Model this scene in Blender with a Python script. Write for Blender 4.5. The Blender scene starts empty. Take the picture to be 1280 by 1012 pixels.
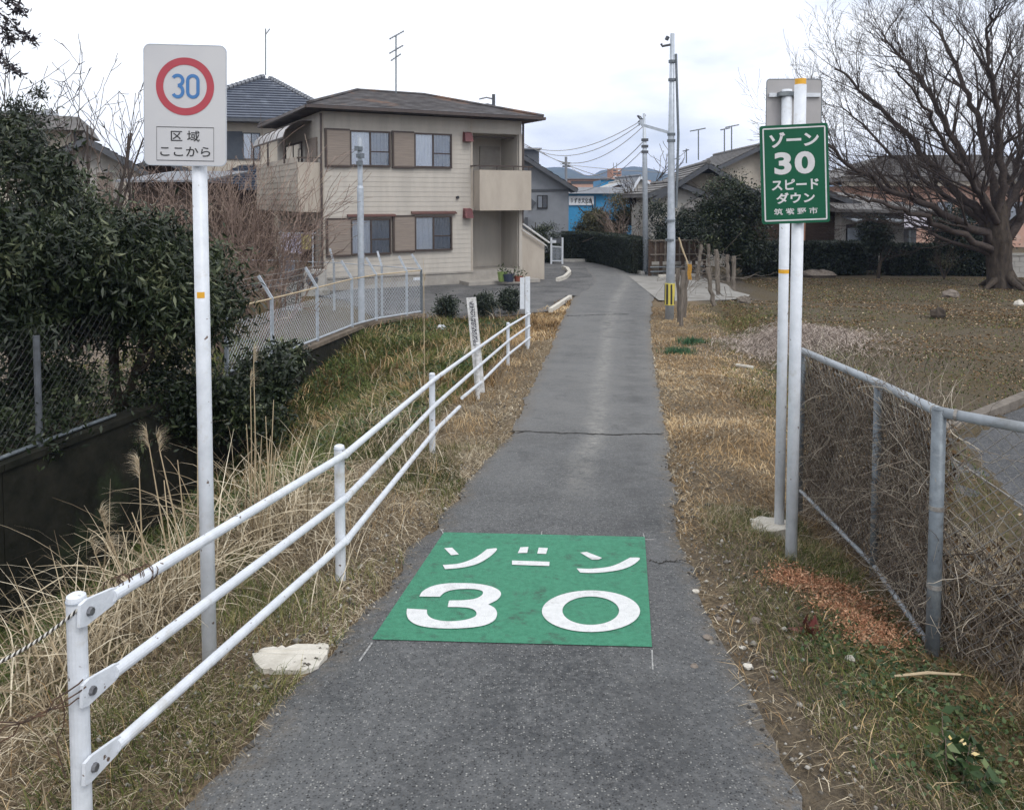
import bpy, math, random
import numpy as np
from mathutils import Vector, Matrix, noise as mn
from mathutils.geometry import tessellate_polygon

R = math.radians
PITCH = R(3.0)
F = 1000.0
V0 = 250.0 + F * math.tan(PITCH)
S = bpy.context.scene
C = S.collection

# ------------------------------------------------------------------ camera, world, sun, exposure
cam_data = bpy.data.cameras.new('camera')
cam_data.sensor_width = 36.0
cam_data.lens = 36.0 * F / 1280.0
cam_data.shift_y = -(506.0 - V0) / 1280.0
cam_data.clip_start = 0.05
cam_data.clip_end = 9000
cam = bpy.data.objects.new('camera', cam_data)
cam.rotation_euler = (R(90) - PITCH, 0, 0)
C.objects.link(cam)
S.camera = cam

SUN_EL, SUN_AZ = R(50), R(150)
world = bpy.data.worlds.new('World')
S.world = world
world.use_nodes = True
wn, wl = world.node_tree.nodes, world.node_tree.links
wn.clear()
wout = wn.new('ShaderNodeOutputWorld')
sky = wn.new('ShaderNodeTexSky')
sky.sky_type = 'NISHITA'
sky.sun_disc = False
sky.sun_elevation = SUN_EL
sky.sun_rotation = SUN_AZ
sky.air_density = 1.0
sky.dust_density = 2.0
bg_sky = wn.new('ShaderNodeBackground')
bg_sky.inputs['Strength'].default_value = 0.12
wl.new(sky.outputs[0], bg_sky.inputs['Color'])
# overcast: an almost closed cloud layer, with a thin place where pale blue shows
tc = wn.new('ShaderNodeTexCoord')
mp = wn.new('ShaderNodeMapping')
mp.inputs['Scale'].default_value = (1.0, 1.0, 2.6)
wl.new(tc.outputs['Generated'], mp.inputs['Vector'])
cn = wn.new('ShaderNodeTexNoise')
cn.inputs['Scale'].default_value = 2.1
cn.inputs['Detail'].default_value = 7
cn.inputs['Roughness'].default_value = 0.52
wl.new(mp.outputs[0], cn.inputs['Vector'])
crmp = wn.new('ShaderNodeValToRGB')
crmp.color_ramp.elements[0].position = 0.31
crmp.color_ramp.elements[0].color = (0.56, 0.61, 0.71, 1)
crmp.color_ramp.elements[1].position = 0.46
crmp.color_ramp.elements[1].color = (0.965, 0.985, 1.02, 1)
nrmz = wn.new('ShaderNodeVectorMath'); nrmz.operation = 'NORMALIZE'
wl.new(tc.outputs['Generated'], nrmz.inputs[0])
dotn = wn.new('ShaderNodeVectorMath'); dotn.operation = 'DOT_PRODUCT'
dotn.inputs[1].default_value = Vector((.40, 1.0, .26)).normalized()
wl.new(nrmz.outputs[0], dotn.inputs[0])
thin = wn.new('ShaderNodeMapRange')
thin.inputs['From Min'].default_value = .90; thin.inputs['From Max'].default_value = .99
thin.inputs['To Min'].default_value = .08; thin.inputs['To Max'].default_value = -.10
wl.new(dotn.outputs['Value'], thin.inputs['Value'])
addn = wn.new('ShaderNodeMath'); addn.operation = 'ADD'
wl.new(cn.outputs['Fac'], addn.inputs[0]); wl.new(thin.outputs[0], addn.inputs[1])
wl.new(addn.outputs[0], crmp.inputs['Fac'])
bg_cloud = wn.new('ShaderNodeBackground')
bg_cloud.inputs['Strength'].default_value = 1.36
wl.new(crmp.outputs[0], bg_cloud.inputs['Color'])
mixw = wn.new('ShaderNodeMixShader')
mixw.inputs['Fac'].default_value = 0.90
wl.new(bg_sky.outputs[0], mixw.inputs[1])
wl.new(bg_cloud.outputs[0], mixw.inputs[2])
wl.new(mixw.outputs[0], wout.inputs['Surface'])

sun_d = bpy.data.lights.new('sun', 'SUN')
sun_d.energy = 1.4
sun_d.angle = R(25)
sun_d.color = (1.0, 0.985, 0.96)
sun = bpy.data.objects.new('sun', sun_d)
sun.rotation_euler = (R(90) - SUN_EL, 0, -SUN_AZ + R(180))
C.objects.link(sun)

S.view_settings.view_transform = 'Standard'
S.view_settings.look = 'None'
S.view_settings.exposure = 0.12
S.view_settings.gamma = 1.0
S.view_settings.use_curve_mapping = False
try:
    S.cycles.use_denoising = True
    S.cycles.max_bounces = 6
    S.cycles.volume_bounces = 0
except Exception:
    pass

# ------------------------------------------------------------------ survey helpers (picture bearings -> metres)
def bearing(px, v):
    xc = (px - 640.0) / F
    yc = -(v - V0) / F
    cp, sp = math.cos(PITCH), math.sin(PITCH)
    return Vector((xc, cp + yc * sp, -sp + yc * cp))

def at_y(px, v, y):
    d = bearing(px, v)
    return d * (y / d.y)

def at_z(px, v, z):
    d = bearing(px, v)
    return d * (z / d.z)

def prof(y):
    y = np.asarray(y, dtype=float)
    u = np.clip(y - 10.0, 0, 10)
    return np.where(y < 10, -1.6 - 0.0855 * y, -2.455 - 0.0855 * u + 0.0855 * u * u / 20.0)

ZL = float(prof(40))

def gnd(px, v, dz=0.0):
    d = bearing(px, v)
    lo, hi = 0.5, 200.0
    for _ in range(50):
        m = 0.5 * (lo + hi)
        if m * d.z > float(prof(m * d.y)) + dz:
            lo = m
        else:
            hi = m
    return d * lo

_L = [gnd(*p) for p in [(215, 1012), (318, 905), (415, 808), (470, 742), (527, 671), (585, 600), (634, 545), (655, 500), (681, 450), (699, 402), (716, 372), (742, 352)]]
_Rr = [gnd(*p) for p in [(1015, 1012), (960, 905), (908, 808), (876, 742), (850, 671), (842, 600), (834, 545), (826, 500), (818, 450), (813, 402), (816, 372), (822, 347)]]
LY = [-8, 0] + [p.y for p in _L] + [60]
LX = [-1.5, -1.12] + [p.x for p in _L] + [_L[-1].x + .6]
RY = [-8, 0] + [p.y for p in _Rr] + [60]
RX = [.6, .8] + [p.x for p in _Rr] + [_Rr[-1].x + .5]
def XL(y): return np.interp(y, LY, LX)
def XR(y): return np.interp(y, RY, RX)

WALL = [(-6.8, -6.0), (-5.12, 7.9), (-3.78, 13.8), (-3.1, 17.2), (-2.02, 18.6)]
def XW(y): return np.interp(y, [p[1] for p in WALL], [p[0] for p in WALL])
WALL_TOP = -2.70

def _nz(x, y, s, seed=0.0):
    # cheap smooth value noise, vectorised
    x = np.asarray(x, float) * s + seed * 17.3
    y = np.asarray(y, float) * s + seed * 7.7
    xi, yi = np.floor(x), np.floor(y)
    xf, yf = x - xi, y - yi
    xf = xf * xf * (3 - 2 * xf); yf = yf * yf * (3 - 2 * yf)
    def h(a, b):
        v = np.sin(a * 127.1 + b * 311.7 + seed) * 43758.5453
        return v - np.floor(v)
    a = h(xi, yi) * (1 - xf) + h(xi + 1, yi) * xf
    b = h(xi, yi + 1) * (1 - xf) + h(xi + 1, yi + 1) * xf
    return a * (1 - yf) + b * yf

def smooth(t):
    t = np.clip(t, 0, 1)
    return t * t * (3 - 2 * t)

LOT = [(2.35, -6.0), (2.75, 2.0), (3.6, 5.5), (4.3, 7.6), (6.0, 9.0), (30, 24), (30, -6)]
def in_lot(x, y, pad=0.0):
    x = np.asarray(x, float); y = np.asarray(y, float)
    ex = np.interp(y, [-6, 2, 5.5, 7.6, 9.0, 24], [2.35, 2.75, 3.6, 4.3, 6.0, 30])
    return (x > ex + pad) & (y < 24)

def terrain(x, y):
    x = np.asarray(x, float); y = np.asarray(y, float)
    p = prof(y)
    xl, xr = XL(y), XR(y)
    n1 = (_nz(x, y, 1.7, 1) - .5) * .07 + (_nz(x, y, 5.1, 2) - .5) * .03
    # left side
    ds = np.interp(y, [2, 4, 7, 10, 14, 18], [.55, .62, .95, 1.15, 1.35, 1.7])
    xe = xl - ds
    xw = XW(y)
    zb = np.interp(y, [0, 9, 12, 14, 16, 17.5, 18.8], [-4.3, -4.4, -3.9, -3.35, -2.92, -2.78, ZL])
    t = np.clip((xe - x) / np.maximum(xe - xw, .2), 0, 1)
    zl = p + (zb - p) * smooth(t) + n1 * np.clip((xl - x) / .3, 0, 1) * np.where(y < 19, 1, .1)
    lot_l = np.where(y < 18.6, -2.80, ZL)
    zl = np.where((x < xw - .12) & (y < 18.6), lot_l, zl)
    zl = np.where((y >= 18.6) & (x < xe), ZL, zl)
    # right side
    zf = np.interp(y, [-6, 8, 15, 22, 24], [-2.25, -2.32, -2.55, -2.86, ZL])
    e = x - xr
    b = smooth((e - .95) / 1.3)
    dip = -.2 * np.exp(-((e - 1.9) / .5) ** 2) * smooth((y - 6) / 2) * smooth((21 - y) / 3)
    fieldn = n1 * np.where(y < 22, 1.3, .1)
    zr = p + .03 * smooth(e / .4) + (zf - p) * b + dip + fieldn * smooth(e / .4)
    zr = zr - .085 * smooth((e - .40) / .35) * smooth((7 - y) / 2) * smooth((1.6 - e) / .3)
    zr = np.where(in_lot(x, y, .1), zf - .035, zr)
    z = np.where(x < xl, zl, np.where(x > xr, zr, p))
    mid = (x > xl + .02) & (x < xr - .02)
    z = np.where(mid, p - .035, z)
    park = (y > 19.0) & (x < xr + .3)
    z = np.where(park, np.minimum(z, ZL - .03), z)
    far = (y > 22.5)
    z = np.where(far, np.minimum(z, ZL - .02), z)
    return z

def tz(x, y):
    return float(terrain(x, y))

# ------------------------------------------------------------------ materials
def new_mat(name):
    m = bpy.data.materials.new(name)
    m.use_nodes = True
    nt = m.node_tree
    return m, nt, nt.nodes['Principled BSDF']

def c4(c):
    return (c[0], c[1], c[2], 1.0)

def mat(name, c1, c2=None, scale=8.0, rough=.7, bump=0.0, bscale=None, metal=0.0, c3=None, stretch=(1, 1, 1), spec=None, detail=6, lo=.35, hi=.65, speck=None):
    m, nt, bs = new_mat(name)
    n, l = nt.nodes, nt.links
    bs.inputs['Roughness'].default_value = rough
    bs.inputs['Metallic'].default_value = metal
    if spec is None and rough >= .8:
        spec = .15
    if spec is not None:
        bs.inputs['Specular IOR Level'].default_value = spec
    if c2 is None:
        c2 = tuple(x * .82 for x in c1)
    tcn = n.new('ShaderNodeTexCoord')
    mpn = n.new('ShaderNodeMapping')
    mpn.inputs['Scale'].default_value = stretch
    l.new(tcn.outputs['Object'], mpn.inputs['Vector'])
    nz = n.new('ShaderNodeTexNoise')
    nz.inputs['Scale'].default_value = scale
    nz.inputs['Detail'].default_value = detail
    nz.inputs['Roughness'].default_value = .65
    l.new(mpn.outputs[0], nz.inputs['Vector'])
    rp = n.new('ShaderNodeValToRGB')
    rp.color_ramp.elements[0].position = lo
    rp.color_ramp.elements[0].color = c4(c1)
    rp.color_ramp.elements[1].position = hi
    rp.color_ramp.elements[1].color = c4(c2)
    l.new(nz.outputs['Fac'], rp.inputs['Fac'])
    col = rp.outputs[0]
    if c3 is not None:
        nz2 = n.new('ShaderNodeTexNoise')
        nz2.inputs['Scale'].default_value = scale * .27
        nz2.inputs['Detail'].default_value = 8
        nz2.inputs['Roughness'].default_value = .7
        l.new(mpn.outputs[0], nz2.inputs['Vector'])
        mr = n.new('ShaderNodeMapRange')
        mr.inputs['From Min'].default_value = .55
        mr.inputs['From Max'].default_value = .68
        l.new(nz2.outputs['Fac'], mr.inputs['Value'])
        mx = n.new('ShaderNodeMix')
        mx.data_type = 'RGBA'
        l.new(mr.outputs[0], mx.inputs['Factor'])
        l.new(col, mx.inputs['A'])
        mx.inputs['B'].default_value = c4(c3)
        col = mx.outputs['Result']
    if speck is not None:
        nz3 = n.new('ShaderNodeTexNoise')
        nz3.inputs['Scale'].default_value = speck[1]
        nz3.inputs['Detail'].default_value = 4
        l.new(mpn.outputs[0], nz3.inputs['Vector'])
        mr3 = n.new('ShaderNodeMapRange')
        mr3.inputs['From Min'].default_value = speck[2]
        mr3.inputs['From Max'].default_value = speck[2] + .03
        l.new(nz3.outputs['Fac'], mr3.inputs['Value'])
        mx3 = n.new('ShaderNodeMix')
        mx3.data_type = 'RGBA'
        l.new(mr3.outputs[0], mx3.inputs['Factor'])
        l.new(col, mx3.inputs['A'])
        mx3.inputs['B'].default_value = c4(speck[0])
        col = mx3.outputs['Result']
    l.new(col, bs.inputs['Base Color'])
    if bump:
        nb = n.new('ShaderNodeTexNoise')
        nb.inputs['Scale'].default_value = bscale or scale * 4
        nb.inputs['Detail'].default_value = 5
        l.new(mpn.outputs[0], nb.inputs['Vector'])
        bn = n.new('ShaderNodeBump')
        bn.inputs['Strength'].default_value = bump
        bn.inputs['Distance'].default_value = .02
        l.new(nb.outputs['Fac'], bn.inputs['Height'])
        l.new(bn.outputs[0], bs.inputs['Normal'])
    return m

def tint_mat(name, stops, rough=.75, trans=0.0, spec=.25):
    """colour per blade or leaf from the random 'tint' attribute"""
    m, nt, bs = new_mat(name)
    n, l = nt.nodes, nt.links
    at = n.new('ShaderNodeAttribute')
    at.attribute_name = 'tint'
    rp = n.new('ShaderNodeValToRGB')
    els = rp.color_ramp.elements
    els[0].position = stops[0][0]; els[0].color = c4(stops[0][1])
    els[1].position = stops[-1][0]; els[1].color = c4(stops[-1][1])
    for pos, c in stops[1:-1]:
        e = els.new(pos); e.color = c4(c)
    l.new(at.outputs['Fac'], rp.inputs['Fac'])
    l.new(rp.outputs[0], bs.inputs['Base Color'])
    bs.inputs['Roughness'].default_value = rough
    bs.inputs['Specular IOR Level'].default_value = spec
    if trans:
        tr = n.new('ShaderNodeBsdfTranslucent')
        l.new(rp.outputs[0], tr.inputs['Color'])
        mx = n.new('ShaderNodeMixShader')
        mx.inputs[0].default_value = trans
        l.new(bs.outputs[0], mx.inputs[1]); l.new(tr.outputs[0], mx.inputs[2])
        l.new(mx.outputs[0], n['Material Output'].inputs['Surface'])
    return m

# ------------------------------------------------------------------ mesh building
class MB:
    def __init__(s):
        s.v = []; s.f = []
    def add(s, vs, fs):
        b = len(s.v)
        s.v.extend([tuple(p) for p in vs])
        s.f.extend([tuple(i + b for i in f) for f in fs])
        return s
    def hexa(s, P):   # 8 corners: bottom 4 ccw, top 4 ccw
        return s.add(P, [(3, 2, 1, 0), (4, 5, 6, 7), (0, 1, 5, 4), (1, 2, 6, 5), (2, 3, 7, 6), (3, 0, 4, 7)])
    def box(s, x0, x1, y0, y1, z0, z1, fr=None):
        P = [(x0, y0, z0), (x1, y0, z0), (x1, y1, z0), (x0, y1, z0), (x0, y0, z1), (x1, y0, z1), (x1, y1, z1), (x0, y1, z1)]
        if fr: P = [fr.p(*q) for q in P]
        return s.hexa(P)
    def tube(s, pts, radii, n=8, cap=True):
        pts = [Vector(p) for p in pts]
        if not hasattr(radii, '__len__'): radii = [radii] * len(pts)
        b = len(s.v)
        up = None
        for i, p in enumerate(pts):
            if i == 0: t = pts[1] - pts[0]
            elif i == len(pts) - 1: t = pts[-1] - pts[-2]
            else: t = pts[i + 1] - pts[i - 1]
            if t.length < 1e-9: t = Vector((0, 0, 1))
            t.normalize()
            if up is None:
                up = Vector((0, 0, 1)) if abs(t.z) < .9 else Vector((1, 0, 0))
            a = t.cross(up)
            if a.length < 1e-5: a = t.cross(Vector((0, 1, 0)))
            a.normalize()
            up = a.cross(t)
            for k in range(n):
                th = 2 * math.pi * k / n
                q = p + (a * math.cos(th) + up * math.sin(th)) * radii[i]
                s.v.append((q.x, q.y, q.z))
        for i in range(len(pts) - 1):
            for k in range(n):
                k2 = (k + 1) % n
                s.f.append((b + i * n + k, b + i * n + k2, b + (i + 1) * n + k2, b + (i + 1) * n + k))
        if cap:
            s.f.append(tuple(b + k for k in range(n))[::-1])
            s.f.append(tuple(b + (len(pts) - 1) * n + k for k in range(n)))
        return s
    def bar(s, p0, p1, w, h, up=Vector((0, 0, 1))):
        p0, p1 = Vector(p0), Vector(p1)
        t = (p1 - p0).normalized()
        a = t.cross(up)
        if a.length < 1e-5: a = t.cross(Vector((1, 0, 0)))
        a.normalize()
        u = a.cross(t)
        a *= w / 2; u *= h / 2
        return s.hexa([p0 - a - u, p0 + a - u, p1 + a - u, p1 - a - u, p0 - a + u, p0 + a + u, p1 + a + u, p1 - a + u])
    def prism(s, poly, z0, z1, xf=None):
        n = len(poly)
        vs = [(x, y, z0) for x, y in poly] + [(x, y, z1) for x, y in poly]
        if xf: vs = [xf(*q) for q in vs]
        tri = tessellate_polygon([[Vector((x, y, 0)) for x, y in poly]])
        fs = [tuple(t) for t in tri] + [tuple(i + n for i in t) for t in tri]
        fs += [(i, (i + 1) % n, (i + 1) % n + n, i + n) for i in range(n)]
        return s.add(vs, fs)
    def blob(s, c, r, seg=10, rings=6, jit=.1, rng=random):
        vs = []; fs = []
        for i in range(rings + 1):
            ph = math.pi * i / rings
            for k in range(seg):
                th = 2 * math.pi * k / seg
                j = 1 + rng.uniform(-jit, jit)
                vs.append((c[0] + r[0] * j * math.sin(ph) * math.cos(th), c[1] + r[1] * j * math.sin(ph) * math.sin(th), c[2] + r[2] * j * math.cos(ph)))
        for i in range(rings):
            for k in range(seg):
                k2 = (k + 1) % seg
                fs.append((i * seg + k, (i + 1) * seg + k, (i + 1) * seg + k2, i * seg + k2))
        return s.add(vs, fs)

class Frame:
    """local t (along the front), s (into the depth), z (height above the camera's own level)"""
    def __init__(s, x, y, ang):
        s.o = Vector((x, y, 0)); s.a = Vector((math.cos(ang), math.sin(ang), 0)); s.b = Vector((-math.sin(ang), math.cos(ang), 0))
    def p(s, t, d, z):
        return s.o + s.a * t + s.b * d + Vector((0, 0, z))

def origin_of(o):
    v = Vector((0, 0, 0))
    while o is not None:
        v += Vector(o.location); o = o.parent
    return v

def tag(o, label=None, cat=None, group=None, kind=None):
    if label: o['label'] = label
    if cat: o['category'] = cat
    if group: o['group'] = group
    if kind: o['kind'] = kind
    return o

def thing(name, loc, label, cat, group=None):
    o = bpy.data.objects.new(name, None)
    o.location = loc
    o.empty_display_size = .2
    C.objects.link(o)
    return tag(o, label, cat, group)

def put(name, mb, m, parent=None, sm=False, loc=None, kind=None, label=None, cat=None, group=None):
    me = bpy.data.meshes.new(name)
    org = origin_of(parent) if parent else (Vector(loc) if loc is not None else Vector((0, 0, 0)))
    vs = mb.v
    if org.length > 0:
        vs = [(a - org.x, b - org.y, c - org.z) for a, b, c in vs]
    me.from_pydata(vs, [], mb.f)
    if sm:
        me.polygons.foreach_set('use_smooth', [True] * len(me.polygons))
    me.materials.append(m)
    me.update()
    o = bpy.data.objects.new(name, me)
    if parent: o.parent = parent
    elif loc is not None: o.location = loc
    C.objects.link(o)
    return tag(o, label, cat, group, kind)

def clean_normals(o):
    import bmesh
    bm = bmesh.new(); bm.from_mesh(o.data)
    bmesh.ops.recalc_face_normals(bm, faces=bm.faces)
    bm.to_mesh(o.data); bm.free()

def copy_tree(o, parent=None, loc=None):
    c = o.copy(); C.objects.link(c)
    if parent is not None: c.parent = parent
    if loc is not None: c.location = loc
    for ch in list(o.children):
        copy_tree(ch, c)
    return c

def np_mesh(name, verts, faces, m, tint=None, parent=None, sm=False, kind=None, label=None, cat=None, group=None, loc=None):
    """faces: (n,k) int array, or list of such arrays"""
    if not isinstance(faces, (list, tuple)): faces = [faces]
    verts = np.asarray(verts, np.float32)
    org = origin_of(parent) if parent else (Vector(loc) if loc is not None else Vector((0, 0, 0)))
    verts = verts - np.array(org, np.float32)
    me = bpy.data.meshes.new(name)
    me.vertices.add(len(verts))
    me.vertices.foreach_set('co', verts.ravel())
    idx = np.concatenate([f.ravel() for f in faces]).astype(np.int32)
    sizes = np.concatenate([np.full(len(f), f.shape[1], np.int32) for f in faces])
    starts = np.concatenate([[0], np.cumsum(sizes)[:-1]]).astype(np.int32)
    me.loops.add(len(idx))
    me.loops.foreach_set('vertex_index', idx)
    me.polygons.add(len(sizes))
    me.polygons.foreach_set('loop_start', starts)
    if sm: me.polygons.foreach_set('use_smooth', np.ones(len(sizes), bool))
    me.materials.append(m)
    if tint is not None:
        a = me.attributes.new('tint', 'FLOAT', 'POINT')
        a.data.foreach_set('value', np.asarray(tint, np.float32))
    me.update(calc_edges=True)
    me.validate()
    o = bpy.data.objects.new(name, me)
    if parent: o.parent = parent
    elif loc is not None: o.location = loc
    C.objects.link(o)
    return tag(o, label, cat, group, kind)

rs = np.random.RandomState(7)

def blades(P, h, w, lean, rng=rs, azim=None, tint=None):
    """bent grass blades: base points P (n,3), heights h, widths w, lean = horizontal reach / height"""
    n = len(P)
    az = rng.uniform(0, 2 * np.pi, n) if azim is None else azim
    d = np.stack([np.cos(az), np.sin(az), np.zeros(n)], 1)
    sx = rng.uniform(0, 2 * np.pi, n)
    side = np.stack([np.cos(sx), np.sin(sx), np.zeros(n)], 1) * (w / 2)[:, None]
    up = np.array([0, 0, 1.0])
    hh = h[:, None]; ll = lean[:, None]
    norm = 1 / np.sqrt(1 + ll * ll)
    m1 = P + (up * .55 + d * ll * .30) * hh * norm
    tip = P + (up * .85 + d * ll * 1.0) * hh * norm
    droop = np.clip(ll - 1.2, 0, 3) * .18 * hh
    tip = tip - up * droop
    V = np.stack([P - side, P + side, m1 - side * .8, m1 + side * .8, tip], 1).reshape(-1, 3)
    b = np.arange(n) * 5
    quads = np.stack([b, b + 1, b + 3, b + 2], 1)
    tris = np.stack([b + 2, b + 3, b + 4], 1)
    t = rng.rand(n) if tint is None else tint
    return V, [quads, tris], np.repeat(t, 5)

def arcs(P, L, w, az, el, curl, rng=rs, segs=6):
    """long arching blades: start steep, bend over by curl radians along their length"""
    n = len(P)
    d = np.stack([np.cos(az), np.sin(az), np.zeros(n)], 1)
    side = np.stack([-np.sin(az), np.cos(az), np.zeros(n)], 1)
    tw = rng.uniform(-.8, .8, n)[:, None]
    side = side * np.cos(tw) + np.array([0, 0, 1.0]) * np.sin(tw)
    rows = []; q = P.copy(); a = el.copy(); kink = rng.randint(2, segs + 3, n)
    for s_ in range(segs + 1):
        ww = (w * (1 - (s_ / segs) ** 2) / 2 + .0004)[:, None]
        rows.append(np.stack([q - side * ww, q + side * ww], 1))
        a = a - curl / segs - np.where(kink == s_, rng.uniform(.3, 1.2, n), 0)
        q = q + (d * np.cos(a)[:, None] + np.array([0, 0, 1.0]) * np.sin(a)[:, None]) * (L / segs)[:, None]
    V = np.stack(rows, 1).reshape(-1, 3)
    m = (segs + 1) * 2
    b = (np.arange(n) * m)[:, None] + (np.arange(segs) * 2)[None, :]
    b = b.ravel()
    Q = np.stack([b, b + 1, b + 3, b + 2], 1)
    return V, [Q], np.repeat(rng.rand(n), m)

def leaves(P, size, width, rng=rs, down=0.0, flat=0.0, outdir=None):
    """two-facet leaves at P; size (n,) lengths"""
    n = len(P)
    d = rng.normal(size=(n, 3))
    if outdir is not None: d = d * .7 + outdir
    d[:, 2] = d[:, 2] * (1 - flat) - down
    d /= np.linalg.norm(d, axis=1)[:, None] + 1e-9
    r = rng.normal(size=(n, 3))
    s = np.cross(d, r); s /= np.linalg.norm(s, axis=1)[:, None] + 1e-9
    nrm = np.cross(d, s)
    L = size[:, None]; W = (size * width)[:, None] / 2
    mid = P + d * L * .45 - nrm * W * .35
    tip = P + d * L
    V = np.stack([P, P + d * L * .4 + s * W, tip, P + d * L * .4 - s * W], 1).reshape(-1, 3)
    b = np.arange(n) * 4
    q = np.stack([b, b + 1, b + 2], 1)
    q2 = np.stack([b, b + 2, b + 3], 1)
    V[0::4] += (nrm * W * .25)
    return V, [q, q2], np.repeat(rng.rand(n), 4)

def grow(mb, p, d, L, r, depth, rng, prm, tips=None):
    """one branch and its children"""
    n = prm.get('segs', 4)
    pts = [Vector(p)]; rad = [r]
    d = Vector(d).normalized()
    rend = max(r * prm.get('taper', .55), prm.get('rmin', .004))
    for i in range(n):
        w = prm.get('wig', .18)
        d = (d + Vector((rng.gauss(0, w), rng.gauss(0, w), rng.gauss(0, w) + prm.get('trop', .06)))).normalized()
        pts.append(pts[-1] + d * (L / n))
        rad.append(r + (rend - r) * (i + 1) / n)
    sides = 8 if r > .12 else (5 if r > .03 else 3)
    mb.tube(pts, rad, sides, cap=False)
    if tips is not None and depth <= prm.get('tipdepth', 1):
        tips.extend(pts[1:])
    if depth <= 0: return
    k = prm['kids'][min(depth, len(prm['kids']) - 1)]
    for i in range(k):
        f = prm.get('from', .25) + (1 - prm.get('from', .25)) * (i + rng.random()) / k
        f = min(f, .999)
        j = int(f * n); fr = f * n - j
        q = pts[j].lerp(pts[j + 1], fr)
        bd = (pts[j + 1] - pts[j]).normalized()
        ax = bd.cross(Vector((rng.gauss(0, 1), rng.gauss(0, 1), rng.gauss(0, 1))))
        if ax.length < 1e-4: continue
        ang = R(rng.uniform(*prm.get('ang', (22, 50))))
        nd = Matrix.Rotation(ang, 3, ax.normalized()) @ bd
        rr = (r + (rend - r) * f) * prm.get('rk', .62)
        grow(mb, q, nd, L * rng.uniform(*prm.get('lk', (.45, .75))), max(rr, prm.get('rmin', .004)), depth - 1, rng, prm, tips)

def crown_points(lobes, n, rng=rs, clump=.25, shell=.55, nclump=60):
    """points in lumpy clumps inside ellipsoid lobes: (centre, radii)"""
    cs = []
    vol = np.array([l[1][0] * l[1][1] * l[1][2] for l in lobes]) ** .67
    pick = rng.choice(len(lobes), nclump, p=vol / vol.sum())
    for i in pick:
        c, r = lobes[i]
        u = rng.normal(size=3); u /= np.linalg.norm(u)
        cs.append(np.array(c) + u * np.array(r) * rng.uniform(shell, 1.0))
    cs = np.array(cs)
    k = rng.randint(0, nclump, n)
    sz = rng.uniform(.6, 1.3, nclump)[k][:, None]
    return cs[k] + rng.normal(size=(n, 3)) * clump * sz * np.array([1, 1, .75])

def text_mb(body, fr, cx, cz, w, h, depth=.0012, bold=0.0, gap=0.0):
    """lettering on a panel; fr(a, b, c) -> world: a right, b up, c out"""
    cu = bpy.data.curves.new('lettering', 'FONT')
    cu.body = body; cu.size = 1.0; cu.offset = bold; cu.resolution_u = 5
    cu.space_character = 1.0 + gap
    o = bpy.data.objects.new('lettering_source', cu)
    C.objects.link(o)
    bpy.context.view_layer.update()
    me = bpy.data.meshes.new_from_object(o.evaluated_get(bpy.context.evaluated_depsgraph_get()))
    vs = np.array([v.co[:] for v in me.vertices])
    fs = [tuple(p.vertices) for p in me.polygons]
    C.objects.unlink(o); bpy.data.objects.remove(o); bpy.data.curves.remove(cu); bpy.data.meshes.remove(me)
    lo, hi = vs.min(0), vs.max(0)
    mb = MB()
    k = (vs - (lo + hi) / 2) / np.maximum(hi - lo, 1e-6)
    mb.add([fr(cx + a * w, cz + b * h, depth) for a, b, _ in k], fs)
    return mb

def stroke_mb(mb, pts, w, fr, c, closed=False):
    """flat painted stroke of width w through 2-D points"""
    P = [Vector((a, b)) for a, b in pts]
    n = len(P)
    vs = []
    for i in range(n):
        if closed: t = P[(i + 1) % n] - P[i - 1]
        else: t = P[min(i + 1, n - 1)] - P[max(i - 1, 0)]
        t.normalize()
        nn = Vector((-t.y, t.x)) * w / 2
        vs += [fr(P[i].x + nn.x, P[i].y + nn.y, c), fr(P[i].x - nn.x, P[i].y - nn.y, c)]
    m = n if closed else n - 1
    fs = [(2 * i, 2 * i + 1, 2 * ((i + 1) % n) + 1, 2 * ((i + 1) % n)) for i in range(m)]
    return mb.add(vs, fs)

def link_mesh(mb, A, B, z0a, z1a, z0b, z1b, pitch, r):
    """woven diamond wires between upright lines A and B"""
    A, B = Vector((A[0], A[1], 0)), Vector((B[0], B[1], 0))
    L = (B - A).length; H = ((z1a - z0a) + (z1b - z0b)) / 2
    def pt(u, w):   # u metres along, w metres up
        f = u / L
        p = A.lerp(B, f)
        lo = z0a + (z0b - z0a) * f; hi = z1a + (z1b - z1a) * f
        p.z = lo + (hi - lo) * w / H
        return p
    k = H / 1.05
    for sgn in (1, -1):
        u = -H
        while u < L + H:
            a, b = (u, u + H * .95) if sgn > 0 else (u + H * .95, u)
            # clip to 0..L
            w0, w1 = 0.0, H
            du = b - a
            t0, t1 = 0.0, 1.0
            for lim in (0, L):
                pass
            if abs(du) > 1e-9:
                ta, tb = (0 - a) / du, (L - a) / du
                t0, t1 = max(t0, min(ta, tb)), min(t1, max(ta, tb))
            if t1 - t0 > .01:
                q0, q1 = pt(a + du * t0, H * t0), pt(a + du * t1, H * t1)
                mb.tube([q0, q1], r, 3, cap=False)
            u += pitch
    return mb
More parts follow.
